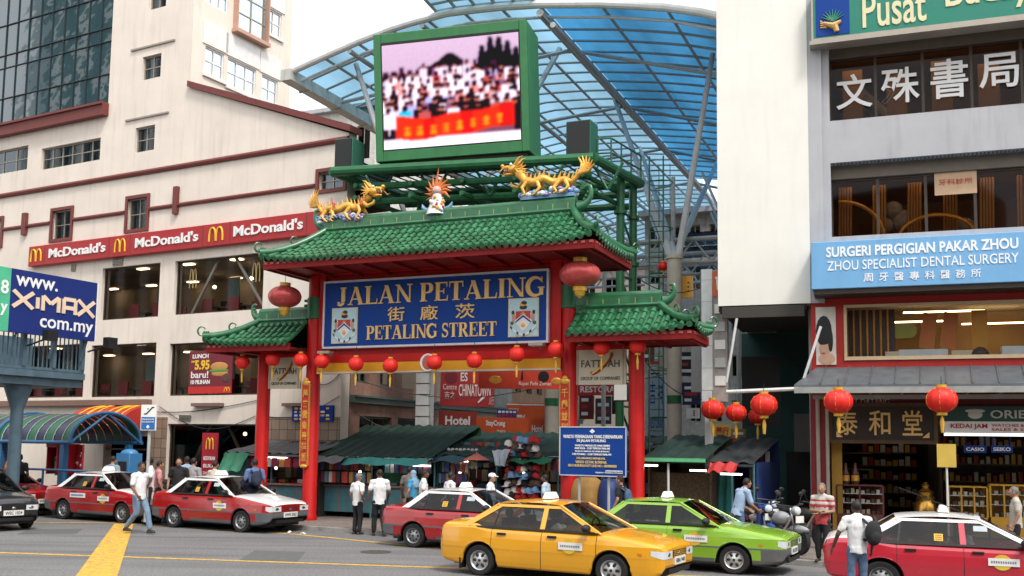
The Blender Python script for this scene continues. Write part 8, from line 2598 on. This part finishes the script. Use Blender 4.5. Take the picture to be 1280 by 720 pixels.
# ------------------------------------------------------------------ motorcycles
def wheel_bike(o, x, r):
    t_ = MB(); t_.lathe([(r * .82, -.045), (r * .96, -.05), (r, -.02), (r, .02), (r * .96, .05), (r * .82, .045)], (x, 0, r), 22, 0, 'y'); w = t_.build('wheel', tyre_m, o, sharp=50)
    m = MB(); m.tube([(x + r * .82 * math.cos(a), 0, r + r * .82 * math.sin(a)) for a in [i * math.pi / 10 for i in range(21)]], .018, 6)
    for k in range(6): a = k * math.pi / 3; m.tube([(x, 0, r), (x + r * .82 * math.cos(a), 0, r + r * .82 * math.sin(a))], .012, 5)
    m.lathe([(.06, -.05), (.06, .05)], (x, 0, r), 10, 0, 'y'); m.build('rim', rim_m, w)
def motorbike(label, loc, rz, fair, lean=0, helmet=None, scoot=False):
    o = thing('motorcycle', label, 'motorcycle', loc, rz, 'motorcycles parked by the alley')
    wheel_bike(o, -.62, .29); wheel_bike(o, .64, .29)
    m = MB()
    m.tube([(.64, -.07, .29), (.52, -.07, .75), (.45, -.05, .95)], .022, 6); m.tube([(.64, .07, .29), (.52, .07, .75), (.45, .05, .95)], .022, 6)
    m.tube([(-.62, -.1, .29), (-.1, -.1, .32), (.2, -.06, .4), (.48, 0, .85)], .025, 6); m.tube([(-.62, .1, .29), (-.1, .1, .32)], .025, 6); m.tube([(-.5, -.1, .62), (-.62, -.11, .29)], .03, 6); m.tube([(-.5, .1, .62), (-.62, .11, .29)], .03, 6)
    m.build('frame', chrome if not scoot else steel_grey, o)
    m = MB(); m.box(-.12, .22, -.12, .12, .25, .52); m.ell((.05, 0, .36), (.2, .16, .16), 10, 7); m.tube([(.15, -.16, .28), (-.3, -.17, .25), (-.75, -.17, .36)], [.03, .04, .05], 8, 1); m.build('engine', [mat('engine_grey', (.12, .12, .12), .45, metal=.6, var=.2), chrome], o)
    m = MB(); m.ell((.12, 0, .72), (.26, .14, .15), 12, 8, 0) if not scoot else m.prism([(.25, .35), (.42, .4), (.5, .95), (.4, .98)], -.16, .16, 0)
    m.ell((-.62, 0, .68), (.26, .11, .09), 10, 7, 0); m.ell((.64, 0, .52), (.3, .075, .09), 10, 7, 0); m.build('fairing', fair, o)
    m = MB(); m.ell((-.28, 0, .78), (.36, .14, .08), 12, 8); m.ell((-.5, 0, .82), (.16, .13, .07), 10, 7); m.build('seat', black_p, o)
    m = MB(); m.tube([(.38, -.36, 1.02), (.44, -.15, 1.0), (.46, 0, .98), (.44, .15, 1.0), (.38, .36, 1.02)], .016, 6)
    for sy in (-1, 1):
        m.tube([(.38, sy * .36, 1.02), (.36, sy * .25, 1.02)], .026, 6); m.tube([(.42, sy * .22, 1.0), (.4, sy * .3, 1.2)], .008, 5); m.ell((.39, sy * .31, 1.24), (.015, .07, .05), 8, 6)
    m.build('handlebar', black_p, o)
    m = MB(); m.ell((.55, 0, .9), (.09, .1, .1), 12, 8, 0); m.ell((.61, 0, .9), (.035, .085, .085), 12, 8, 1); m.build('headlight', [fair, lamp_clear], o)
    m = MB(); m.box(-.9, -.84, -.06, .06, .62, .7); m.build('tail_light', lamp_red, o)
    m = MB(); m.box(.66, .67, -.11, .11, .66, .8); m.build('number_plate', plate_w, o)
motorbike('silver motorcycle facing the road in front of the dark alley', G(972, 690, .1), -R(62), mat('bike_silver', (.36, .37, .38), .3, metal=.3))
motorbike('black motorcycle beside the man in the striped shirt', G(1000, 684, .1) + Vector((.1, .3, 0)), -R(58), black_p)
motorbike('dark motorcycle half hidden behind the white motorcycle', at_depth(952, 630, 24.0).xy.to_3d() + Vector((0, 0, .1)), -R(75), mat('bike_navy', (.02, .03, .08), .3, coat=.4))
motorbike('blue scooter with a white leg shield beside the stooping man', at_depth(946, 630, 22.3).xy.to_3d() + Vector((0, 0, .1)), -R(80), mat('scooter_blue', (.03, .09, .30), .3, coat=.4), scoot=True)
motorbike('dark motorcycle parked on the pavement before the restaurant windows', at_depth(212, 600, 30.2).xy.to_3d() + Vector((0, 0, .1)), R(120), black_p)
# ------------------------------------------------------------------ people
def cone(mb, a, b, ra, rb, seg=10, sq=1.0):
    """closed capsule from a to b; sq flattens front to back"""
    a, b = Vector(a), Vector(b)
    d = (b - a); L = d.length or 1e-3; d = d / L
    u = Vector((1, 0, 0)); u = (u - d * u.dot(d)); u = u.normalized() if u.length > .1 else d.orthogonal().normalized()
    w = d.cross(u)
    st = [(-ra, .02), (-ra * .7, ra * .72), (0, ra), (L, rb), (L + rb * .7, rb * .72), (L + rb, .02)]
    v = [a + d * h + u * (r * math.cos(q)) + w * (r * sq * math.sin(q)) for h, r in st for q in [2 * math.pi * k / seg for k in range(seg)]]
    f = [(i * seg + k, i * seg + (k + 1) % seg, (i + 1) * seg + (k + 1) % seg, (i + 1) * seg + k) for i in range(5) for k in range(seg)]
    f += [list(range(seg))[::-1], [5 * seg + k for k in range(seg)]]
    mb.add(v, f, 0, True)
from mathutils import noise
def fused(mb, name, m_, parent, voxel, smooth=3, fold=0, zmin=None):
    """one continuous skin grown over the overlapping volumes"""
    me = bpy.data.meshes.new(name); me.from_pydata(mb.v, [], mb.f)
    t = bpy.data.objects.new(name, me); col.objects.link(t)
    r = t.modifiers.new('skin', 'REMESH'); r.mode = 'VOXEL'; r.voxel_size = voxel
    s = t.modifiers.new('smooth', 'SMOOTH'); s.iterations = smooth; s.factor = .5
    dg = bpy.context.evaluated_depsgraph_get()
    out = bpy.data.meshes.new_from_object(t.evaluated_get(dg))
    bpy.data.objects.remove(t); bpy.data.meshes.remove(me)
    out.materials.clear(); out.materials.append(m_)
    if zmin is not None:
        for vv in out.vertices:
            if vv.co.z < zmin: vv.co.z = zmin + .012 * math.sin(vv.co.x * 30 + vv.co.y * 17)
    if fold:
        fused.n += 7.3
        nr = [v.vector.copy() for v in out.vertex_normals]
        for vv, nn in zip(out.vertices, nr):
            c = vv.co
            vv.co = c + nn * (fold * (noise.noise((c.x * 7 + fused.n, c.y * 7, c.z * 4.2)) + .5 * noise.noise((c.x * 16 + fused.n, c.y * 16, c.z * 10)) + .5 - 1.2 * abs(noise.noise((c.x * 9 + 3, c.y * 6 + fused.n, c.z * 5 + c.x * 6)))))
    out.polygons.foreach_set('use_smooth', [True] * len(out.polygons)); out.update()
    o = bpy.data.objects.new(name, out); col.objects.link(o); o.parent = parent
    return o
fused.n = 0.0
skins = {'brown': mat('skin_brown', (.16, .075, .045), .55, var=.08), 'tan': mat('skin_tan', (.36, .19, .12), .55, var=.08), 'dark': mat('skin_dark', (.085, .042, .028), .55, var=.08)}
hair_m = mat('hair_black', (.012, .010, .009), .6, var=.2, scale=30)
hair_g = mat('hair_grey', (.16, .15, .14), .6, var=.2, scale=30)
shoe_m = mat('shoe_dark', (.03, .022, .018), .5)
cl = lambda k, c: mat('cloth_' + k, c, .85, var=.16, scale=9, bump=.25, bscale=18)
shirt_w, trou_b, jeans = cl('white', (.72, .72, .72)), cl('black', (.016, .016, .018)), cl('jeans', (.09, .14, .23))
DEF = dict(hip=(0, 0, .93), kl=(-.10, .03, .50), kr=(.10, .03, .50), al=(-.105, -.01, .09), ar=(.105, -.01, .09), ch=(0, -.01, 1.30), nk=(0, -.01, 1.48), hd=(0, .03, 1.615),
           el=(-.27, -.03, 1.13), er=(.27, -.03, 1.13), wl=(-.27, .08, .90), wr=(.27, .08, .90))
WALK = dict(kl=(-.09, .20, .53), al=(-.10, .30, .12), kr=(.09, .02, .50), ar=(.10, -.30, .15), el=(-.26, -.12, 1.14), wl=(-.26, -.06, .89), er=(.26, .03, 1.13), wr=(.25, .22, .93))
LEAN = dict(ch=(0, .10, 1.28), nk=(0, .19, 1.44), hd=(0, .26, 1.56), el=(-.27, .2, 1.08), wl=(-.2, .42, .95), er=(.27, .2, 1.08), wr=(.2, .42, .95), kr=(.1, .06, .5), ar=(.12, -.12, .09))
HIP = dict(er=(.36, -.16, 1.16), wr=(.18, .02, 1.02))
FOLD = dict(el=(-.25, .02, 1.12), wl=(.02, .22, 1.07), er=(.25, .02, 1.12), wr=(-.03, .24, 1.12))
SIT = dict(hip=(0, 0, .42), ch=(0, -.05, .78), nk=(0, -.05, .96), hd=(0, 0, 1.10), kl=(-.12, .42, .5), kr=(.12, .42, .5), al=(-.12, .6, .16), ar=(.12, .6, .16), el=(-.26, .12, .66), wl=(-.2, .4, .78), er=(.26, .12, .66), wr=(.2, .4, .78))
n_people = 0
def person(label, loc, face, H=1.68, pose=None, skin='brown', shirt=None, trousers=None, hair=None, cap=None, stripes=None, slim=1.0, scarf=None, sleeve=.62, shoes=None):
    """face: heading in degrees clockwise from away-from-camera (+Y)"""
    J = dict(DEF); J.update(pose or {})
    o = thing('person', label, 'person', loc, -R(face))
    k = H / 1.72; o.scale = (k, k, k)
    P = {a: Vector(b) for a, b in J.items()}
    mid = lambda a, b, t: P[a].lerp(P[b], t)
    sh = {}
    ax = (P['nk'] - P['ch']).normalized()
    for s, q in (('l', -1), ('r', 1)): sh[s] = P['ch'].lerp(P['nk'], .55) + Vector((q * .185 * slim, 0, 0))
    hp = {s: P['hip'] + Vector((q * .085, 0, -.03)) for s, q in (('l', -1), ('r', 1))}
    b = MB()
    cone(b, P['hip'] + Vector((0, 0, .02)), P['ch'], .135 * slim, .15 * slim, 12, .72); cone(b, P['ch'], P['ch'].lerp(P['nk'], .5), .16 * slim, .13 * slim, 12, .65)
    cone(b, sh['l'], sh['r'], .065, .065, 8); cone(b, P['nk'] - ax * .03, P['hd'] - Vector((0, .02, .03)), .056, .05, 10)
    fwd = Vector((0, 1, 0))
    hd = P['hd']
    b.ell(hd, (.078, .096, .115), 14, 10); b.ell(hd + Vector((0, .022, -.055)), (.058, .068, .062), 12, 8)
    b.ell(hd + Vector((0, .098, -.018)), (.016, .024, .026), 8, 6); b.ell(hd + Vector((0, .078, -.062)), (.026, .018, .012), 8, 6)
    for q in (-1, 1): b.ell(hd + Vector((q * .08, -.005, -.012)), (.012, .022, .032), 8, 6); b.ell(hd + Vector((q * .03, .078, .022)), (.022, .014, .008), 8, 6)
    for s, q in (('l', -1), ('r', 1)):
        e, w = P['e' + s], P['w' + s]
        cone(b, sh[s], e, .052, .040, 9); cone(b, e, w, .040, .027, 9)
        d = (w - e).normalized(); pl = w + d * .05
        side = Vector((0, 1, 0)); side = (side - d * side.dot(d)).normalized()
        nrm = d.cross(side)
        b.ell(pl, (.018, .04, .045), 10, 7, rot=Matrix((nrm, side, d)).transposed())
        for f_, ln in ((-.030, .060), (-.011, .072), (.010, .068), (.029, .052)):
            r0 = pl + d * .025 + side * f_; r1 = r0 + d * ln * .55; r2 = r1 + d * ln * .4 - nrm * q * .018
            cone(b, r0, r1, .0098, .0094, 7); cone(b, r1, r2, .0094, .0085, 7)
        t0 = w + d * .02 + side * .03; cone(b, t0, t0 + side * .028 + d * .035, .0115, .0105, 7); cone(b, t0 + side * .028 + d * .035, t0 + side * .03 + d * .065, .0105, .009, 7)
        kn, an = P['k' + s], P['a' + s]
        cone(b, hp[s], kn, .085, .055, 10); cone(b, kn, an, .052, .036, 10)
        ft = Vector((0, 1, 0)); cone(b, an + Vector((0, -.03, -.055)), an + Vector((0, .12, -.065)), .032, .028, 8)
    fused(b, 'body', skins[skin], o, .0095, 2)
    # shirt
    s_ = MB()
    cone(s_, P['hip'] - (P['ch'] - P['hip']).normalized() * .14, P['hip'], .168 * slim, .166 * slim, 14, .80); cone(s_, P['hip'], P['ch'], .166 * slim, .168 * slim, 14, .74); cone(s_, P['ch'], P['ch'].lerp(P['nk'], .55), .174 * slim, .13 * slim, 14, .68)
    cone(s_, sh['l'], sh['r'], .078, .078, 10)
    cone(s_, P['ch'].lerp(P['nk'], .6), P['nk'] - ax * .015, .085, .062, 10)
    for s in 'lr': cone(s_, sh[s], sh[s].lerp(P['e' + s], min(sleeve, 1)), .072, .066, 10)
    if sleeve > 1:
        for s in 'lr': cone(s_, P['e' + s], P['e' + s].lerp(P['w' + s], .9), .055, .042, 10)
    so = fused(s_, 'shirt', shirt or shirt_w, o, .015, 2, .009, P['hip'].z - .10)
    if stripes:
        so.data.materials.append(stripes)
        for p in so.data.polygons:
            z = p.center.z
            if (1.20 < z < 1.27) or (z < 1.08) or (1.33 < z < 1.37): p.material_index = 1
    t_ = MB()
    cone(t_, P['hip'] + Vector((0, 0, .03)), P['hip'] + Vector((0, 0, -.06)), .142 * slim, .145, 12, .78)
    for s in 'lr':
        cone(t_, hp[s], P['k' + s], .098, .074, 10); cone(t_, P['k' + s], P['a' + s].lerp(P['k' + s], .08), .073, .062, 10)
    fused(t_, 'trousers', trousers or trou_b, o, .015, 2, .009)
    for s in 'lr':
        m = MB(); an = P['a' + s]; cone(m, an + Vector((0, -.035, -.05)), an + Vector((0, .135, -.062)), .045, .036, 9)
        m.box(an.x - .043, an.x + .043, an.y - .08, an.y + .17, an.z - .09, an.z - .07); fused(m, 'shoe', shoes or shoe_m, o, .012, 2)
    # hair or hat
    m = MB()
    m.ell(hd + Vector((0, -.014, .026)), (.086, .098, .106), 14, 10)
    if scarf: m.ell(hd + Vector((0, -.01, -.06)), (.095, .1, .13), 14, 10); cone(m, hd + Vector((0, -.04, -.1)), P['ch'] + Vector((0, -.06, .02)), .09, .16, 10, .7)
    v = [(x, y if y < hd.y + .052 or z > hd.z + .065 else hd.y + .05, z if z > hd.z - .045 or y < hd.y - .03 or scarf else hd.z - .045) for x, y, z in m.v]
    m.v = v
    ho = m.build('hair' if not scarf else 'headscarf', scarf or hair or hair_m, o)
    if cap:
        m = MB(); m.ell(hd + Vector((0, -.006, .06)), (.094, .108, .082), 14, 8)
        m.add([(hd.x + .085 * math.cos(a), hd.y + .07 + .10 * math.sin(a), hd.z + .05 - .02 * math.sin(a)) for a in [math.pi * i / 8 for i in range(9)]] + [(hd.x + .085 * math.cos(a), hd.y + .07 + .10 * math.sin(a), hd.z + .062 - .02 * math.sin(a)) for a in [math.pi * i / 8 for i in range(9)]], [list(range(9))[::-1], list(range(9, 18))] + [(i, i + 1, 10 + i, 9 + i) for i in range(8)], 0)
        m.build('cap', cap, o)
    m = MB()
    for q in (-1, 1): m.ell(hd + Vector((q * .03, .082, .006)), (.013, .009, .008), 8, 6, 0); m.ell(hd + Vector((q * .03, .089, .006)), (.006, .004, .006), 6, 5, 1)
    m.build('eyes', [white_p, black_p], o)
    return o
def backpack(label, p, face, m_, k=1.0):
    o = thing('backpack', label, 'bag', p, -R(face))
    m = MB(); m.ell((0, -.20, 1.19), (.155, .10, .22), 12, 9); m.ell((0, -.27, 1.12), (.11, .06, .12), 10, 7); m.build('bag', m_, o)
    m = MB()
    for q in (-1, 1): m.tube([(q * .1, -.16, 1.36), (q * .125, -.02, 1.455), (q * .13, .115, 1.34), (q * .14, .05, 1.14), (q * .12, -.14, 1.06)], .02, 6, flat=1.6)
    m.build('strap', m_, o); o.scale = (k, k, k)
PV = Vector((0, 0, .1))
def on_pave(px, Y): return at_depth(px, 600, Y).xy.to_3d() + PV
def on_road(px, Y): return at_depth(px, 600, Y).xy.to_3d()
c_grey, c_blue, c_lblue, c_pink, c_or = cl('grey', (.28, .28, .29)), cl('blue', (.10, .16, .32)), cl('light_blue', (.30, .40, .55)), cl('pink', (.55, .24, .25)), cl('orange', (.5, .18, .05))
person('man in white shirt and pale jeans walking across the road', G(172, 667), 118, 1.72, WALK, 'brown', shirt_w, cl('pale_jeans', (.17, .25, .36)), sleeve=.7)
person('man in white shirt behind the walking man, facing left', on_pave(187, 27.2), 250, 1.7, None, 'dark', shirt_w, trou_b)
person('woman in pink top carrying a white bag behind the walking man', on_pave(198, 27.6), 60, 1.6, None, 'tan', c_pink, trou_b, slim=.9)
person('man in black T-shirt facing the road behind the second red taxi', on_pave(223, 28.0), 170, 1.68, None, 'tan', trou_b, trou_b)
person('man in grey shirt seen from behind beyond the second red taxi', on_pave(241, 28.2), 15, 1.68, None, 'tan', c_grey, trou_b)
person('person in pale shirt at the foot of the red pull-up banner', on_pave(268, 28.2), 30, 1.6, None, 'tan', cl('cream', (.55, .5, .42)), trou_b)
person('man in pale blue shirt half hidden by the man in grey', on_pave(233, 29.4), 340, 1.7, None, 'brown', c_lblue, trou_b)
p = on_pave(318, 26.9)
person('man in blue shirt wearing a dark backpack beside the left outer pillar', p, 330, 1.7, None, 'brown', c_blue, jeans)
backpack('dark navy backpack worn by the man in blue shirt', p, 330, cl('navy', (.02, .025, .05)))
person('person in orange shirt at the left edge under the shelter', on_pave(10, 32.5), 60, 1.68, None, 'tan', c_or, trou_b)
person('person in black shirt seen from behind at the left edge by the railing', on_pave(23, 31.0), 350, 1.68, None, 'brown', trou_b, trou_b)
person('person in grey shirt behind the roof of the leftmost taxi', on_pave(140, 29.3), 20, 1.68, None, 'tan', cl('slate', (.22, .27, .32)), jeans)
person('man in cap and white shirt with hand on hip beside the big left pillar', G(446, 668), 40, 1.50, HIP, 'tan', shirt_w, trou_b, hair_g, cl('cap_grey', (.2, .18, .17)))
person('man in white shirt and black trousers seen from behind, right of the man in cap', G(473, 670), 345, 1.62, dict(WALK, el=(-.28, -.02, 1.13), wl=(-.3, .06, .9), kr=(.1, .0, .5), ar=(.13, -.16, .11), kl=(-.1, .1, .5), al=(-.11, .12, .09)), 'brown', shirt_w, trou_b)
person('woman in pale blue headscarf and blue dress at the stall', on_pave(517, 26.2), 300, 1.48, None, 'tan', cl('azure', (.05, .28, .5)), trou_b, scarf=cl('scarf_blue', (.22, .33, .45)), slim=.95)
person('person in brown and grey top next to the woman in headscarf', on_pave(512, 27.2), 20, 1.55, None, 'brown', cl('taupe', (.16, .14, .12)), trou_b)
person('man in white shirt looking right behind the boot of the third red taxi', on_pave(530, 25.0), 80, 1.52, None, 'brown', shirt_w, trou_b)
person('man in white shirt with blue collar behind the roof of the third red taxi', on_pave(563, 24.4), 60, 1.50, None, 'dark', shirt_w, jeans)
person('man in white cap and white shirt before the hanging caps', on_pave(614, 23.6), 100, 1.50, None, 'tan', shirt_w, trou_b, None, cl('cap_white', (.7, .7, .68)))
person('young man in light blue shirt looking at the hanging caps', on_pave(682, 24.8), 290, 1.46, None, 'brown', cl('pale_blue', (.42, .52, .62)), jeans)
p = on_pave(776, 22.8)
person('man in black T-shirt with blue backpack beside the right outer pillar', p, 300, 1.52, None, 'tan', trou_b, trou_b, cl('hair_brown', (.04, .02, .012)))
backpack('steel blue backpack worn by the man in black T-shirt', p, 300, cl('steel_blue', (.05, .10, .17)), .88)
person('man in blue shirt and jeans stooping over the blue scooter', on_pave(922, 21.6), 70, 1.58, LEAN, 'tan', c_lblue, jeans, sleeve=.8)
person('man in red and white striped polo shirt standing on the kerb', G(1029, 702, .1), 215, 1.51, FOLD, 'tan', cl('pale_grey', (.5, .46, .44)), trou_b, hair_g, stripes=cl('stripe_red', (.42, .05, .06)))
p = on_road(1070, 15.5)
person('man in white polo shirt with dark backpack seen from behind, lower right', p, 5, 1.50, dict(el=(-.33, -.02, 1.15), wl=(-.40, .06, .92)), 'dark', shirt_w, jeans)
backpack('black backpack slung on the man in white polo shirt', p + Vector((.16, 0, 0)), 350, cl('bag_black', (.018, .018, .02)), .87)
person('man in pale patterned shirt at the right edge beyond the taxi', on_pave(1268, 19.6), 290, 1.50, None, 'tan', cl('pattern', (.45, .42, .36)), trou_b, hair_g)
hd = R(29)
for lab, base, hh, sk, c in (('driver in white shirt at the wheel of the yellow taxi', from_wheels(G(600, 719.5), 29, WIRA), 29, 'brown', shirt_w), ('driver in white shirt inside the pinkish red taxi', t4, 20, 'tan', shirt_w)):
    a = R(hh); d = Vector((math.cos(a), -math.sin(a), 0)); l = Vector((math.sin(a), math.cos(a), 0))
    person(lab, base + d * .12 - l * .34 + Vector((0, 0, .02)), 90 + hh, 1.62, SIT, sk, c, trou_b)
# ------------------------------------------------------------------ the rest of the street, outside the view
x = -70
rnd = random.Random(9)
while x < 70:
    w = rnd.uniform(9, 16); h = rnd.uniform(11, 19)
    hs_ = [(w * (i + .2) / 4, w * (i + .8) / 4, 1.2 + 3.4 * j, 3.2 + 3.4 * j) for i in range(4) for j in range(int(h / 3.4))]
    o = thing('terrace_house', 'terrace house across the road from the gate, mirrored only in car and shop glass', 'building', (x + w, -13, 0), math.pi, 'terrace houses across the road')
    mb = MB(); wall_holes(mb, 0, w - .1, 0, h, hs_, 0, .3, 0); mb.box(0, .3, .31, 8, 0, h); mb.box(w - .4, w - .1, .31, 8, 0, h); mb.build('wall', [cream, mat('terrace_brown', (.22, .14, .1), .8), grey_paint][rnd.randrange(3)], o)
    mb = MB(); mb.box(.3, w - .4, .6, .8, 0, h - .1); mb.build('interior', black_p, o); mb = MB(); mb.box(0, w - .1, -.2, 8, h + .002, h + .2); mb.build('roof', grey_paint, o)
    x += w
o = thing('striped_tower', 'dark office tower with white ribs mirrored in the glass curtain wall', 'building', (-78, 30, 0))
mb = MB(); mb.box(0, 12, -18, 3.0, 0, 70); mb.build('wall', mat('tower_glass', (.02, .055, .065), .3, var=0), o)
mb = MB(); y = -17.5
while y < 2.6: mb.box(12.002, 12.3, y, y + .6, 0, 70); y += 1.9
mb.build('rib', white_p, o)
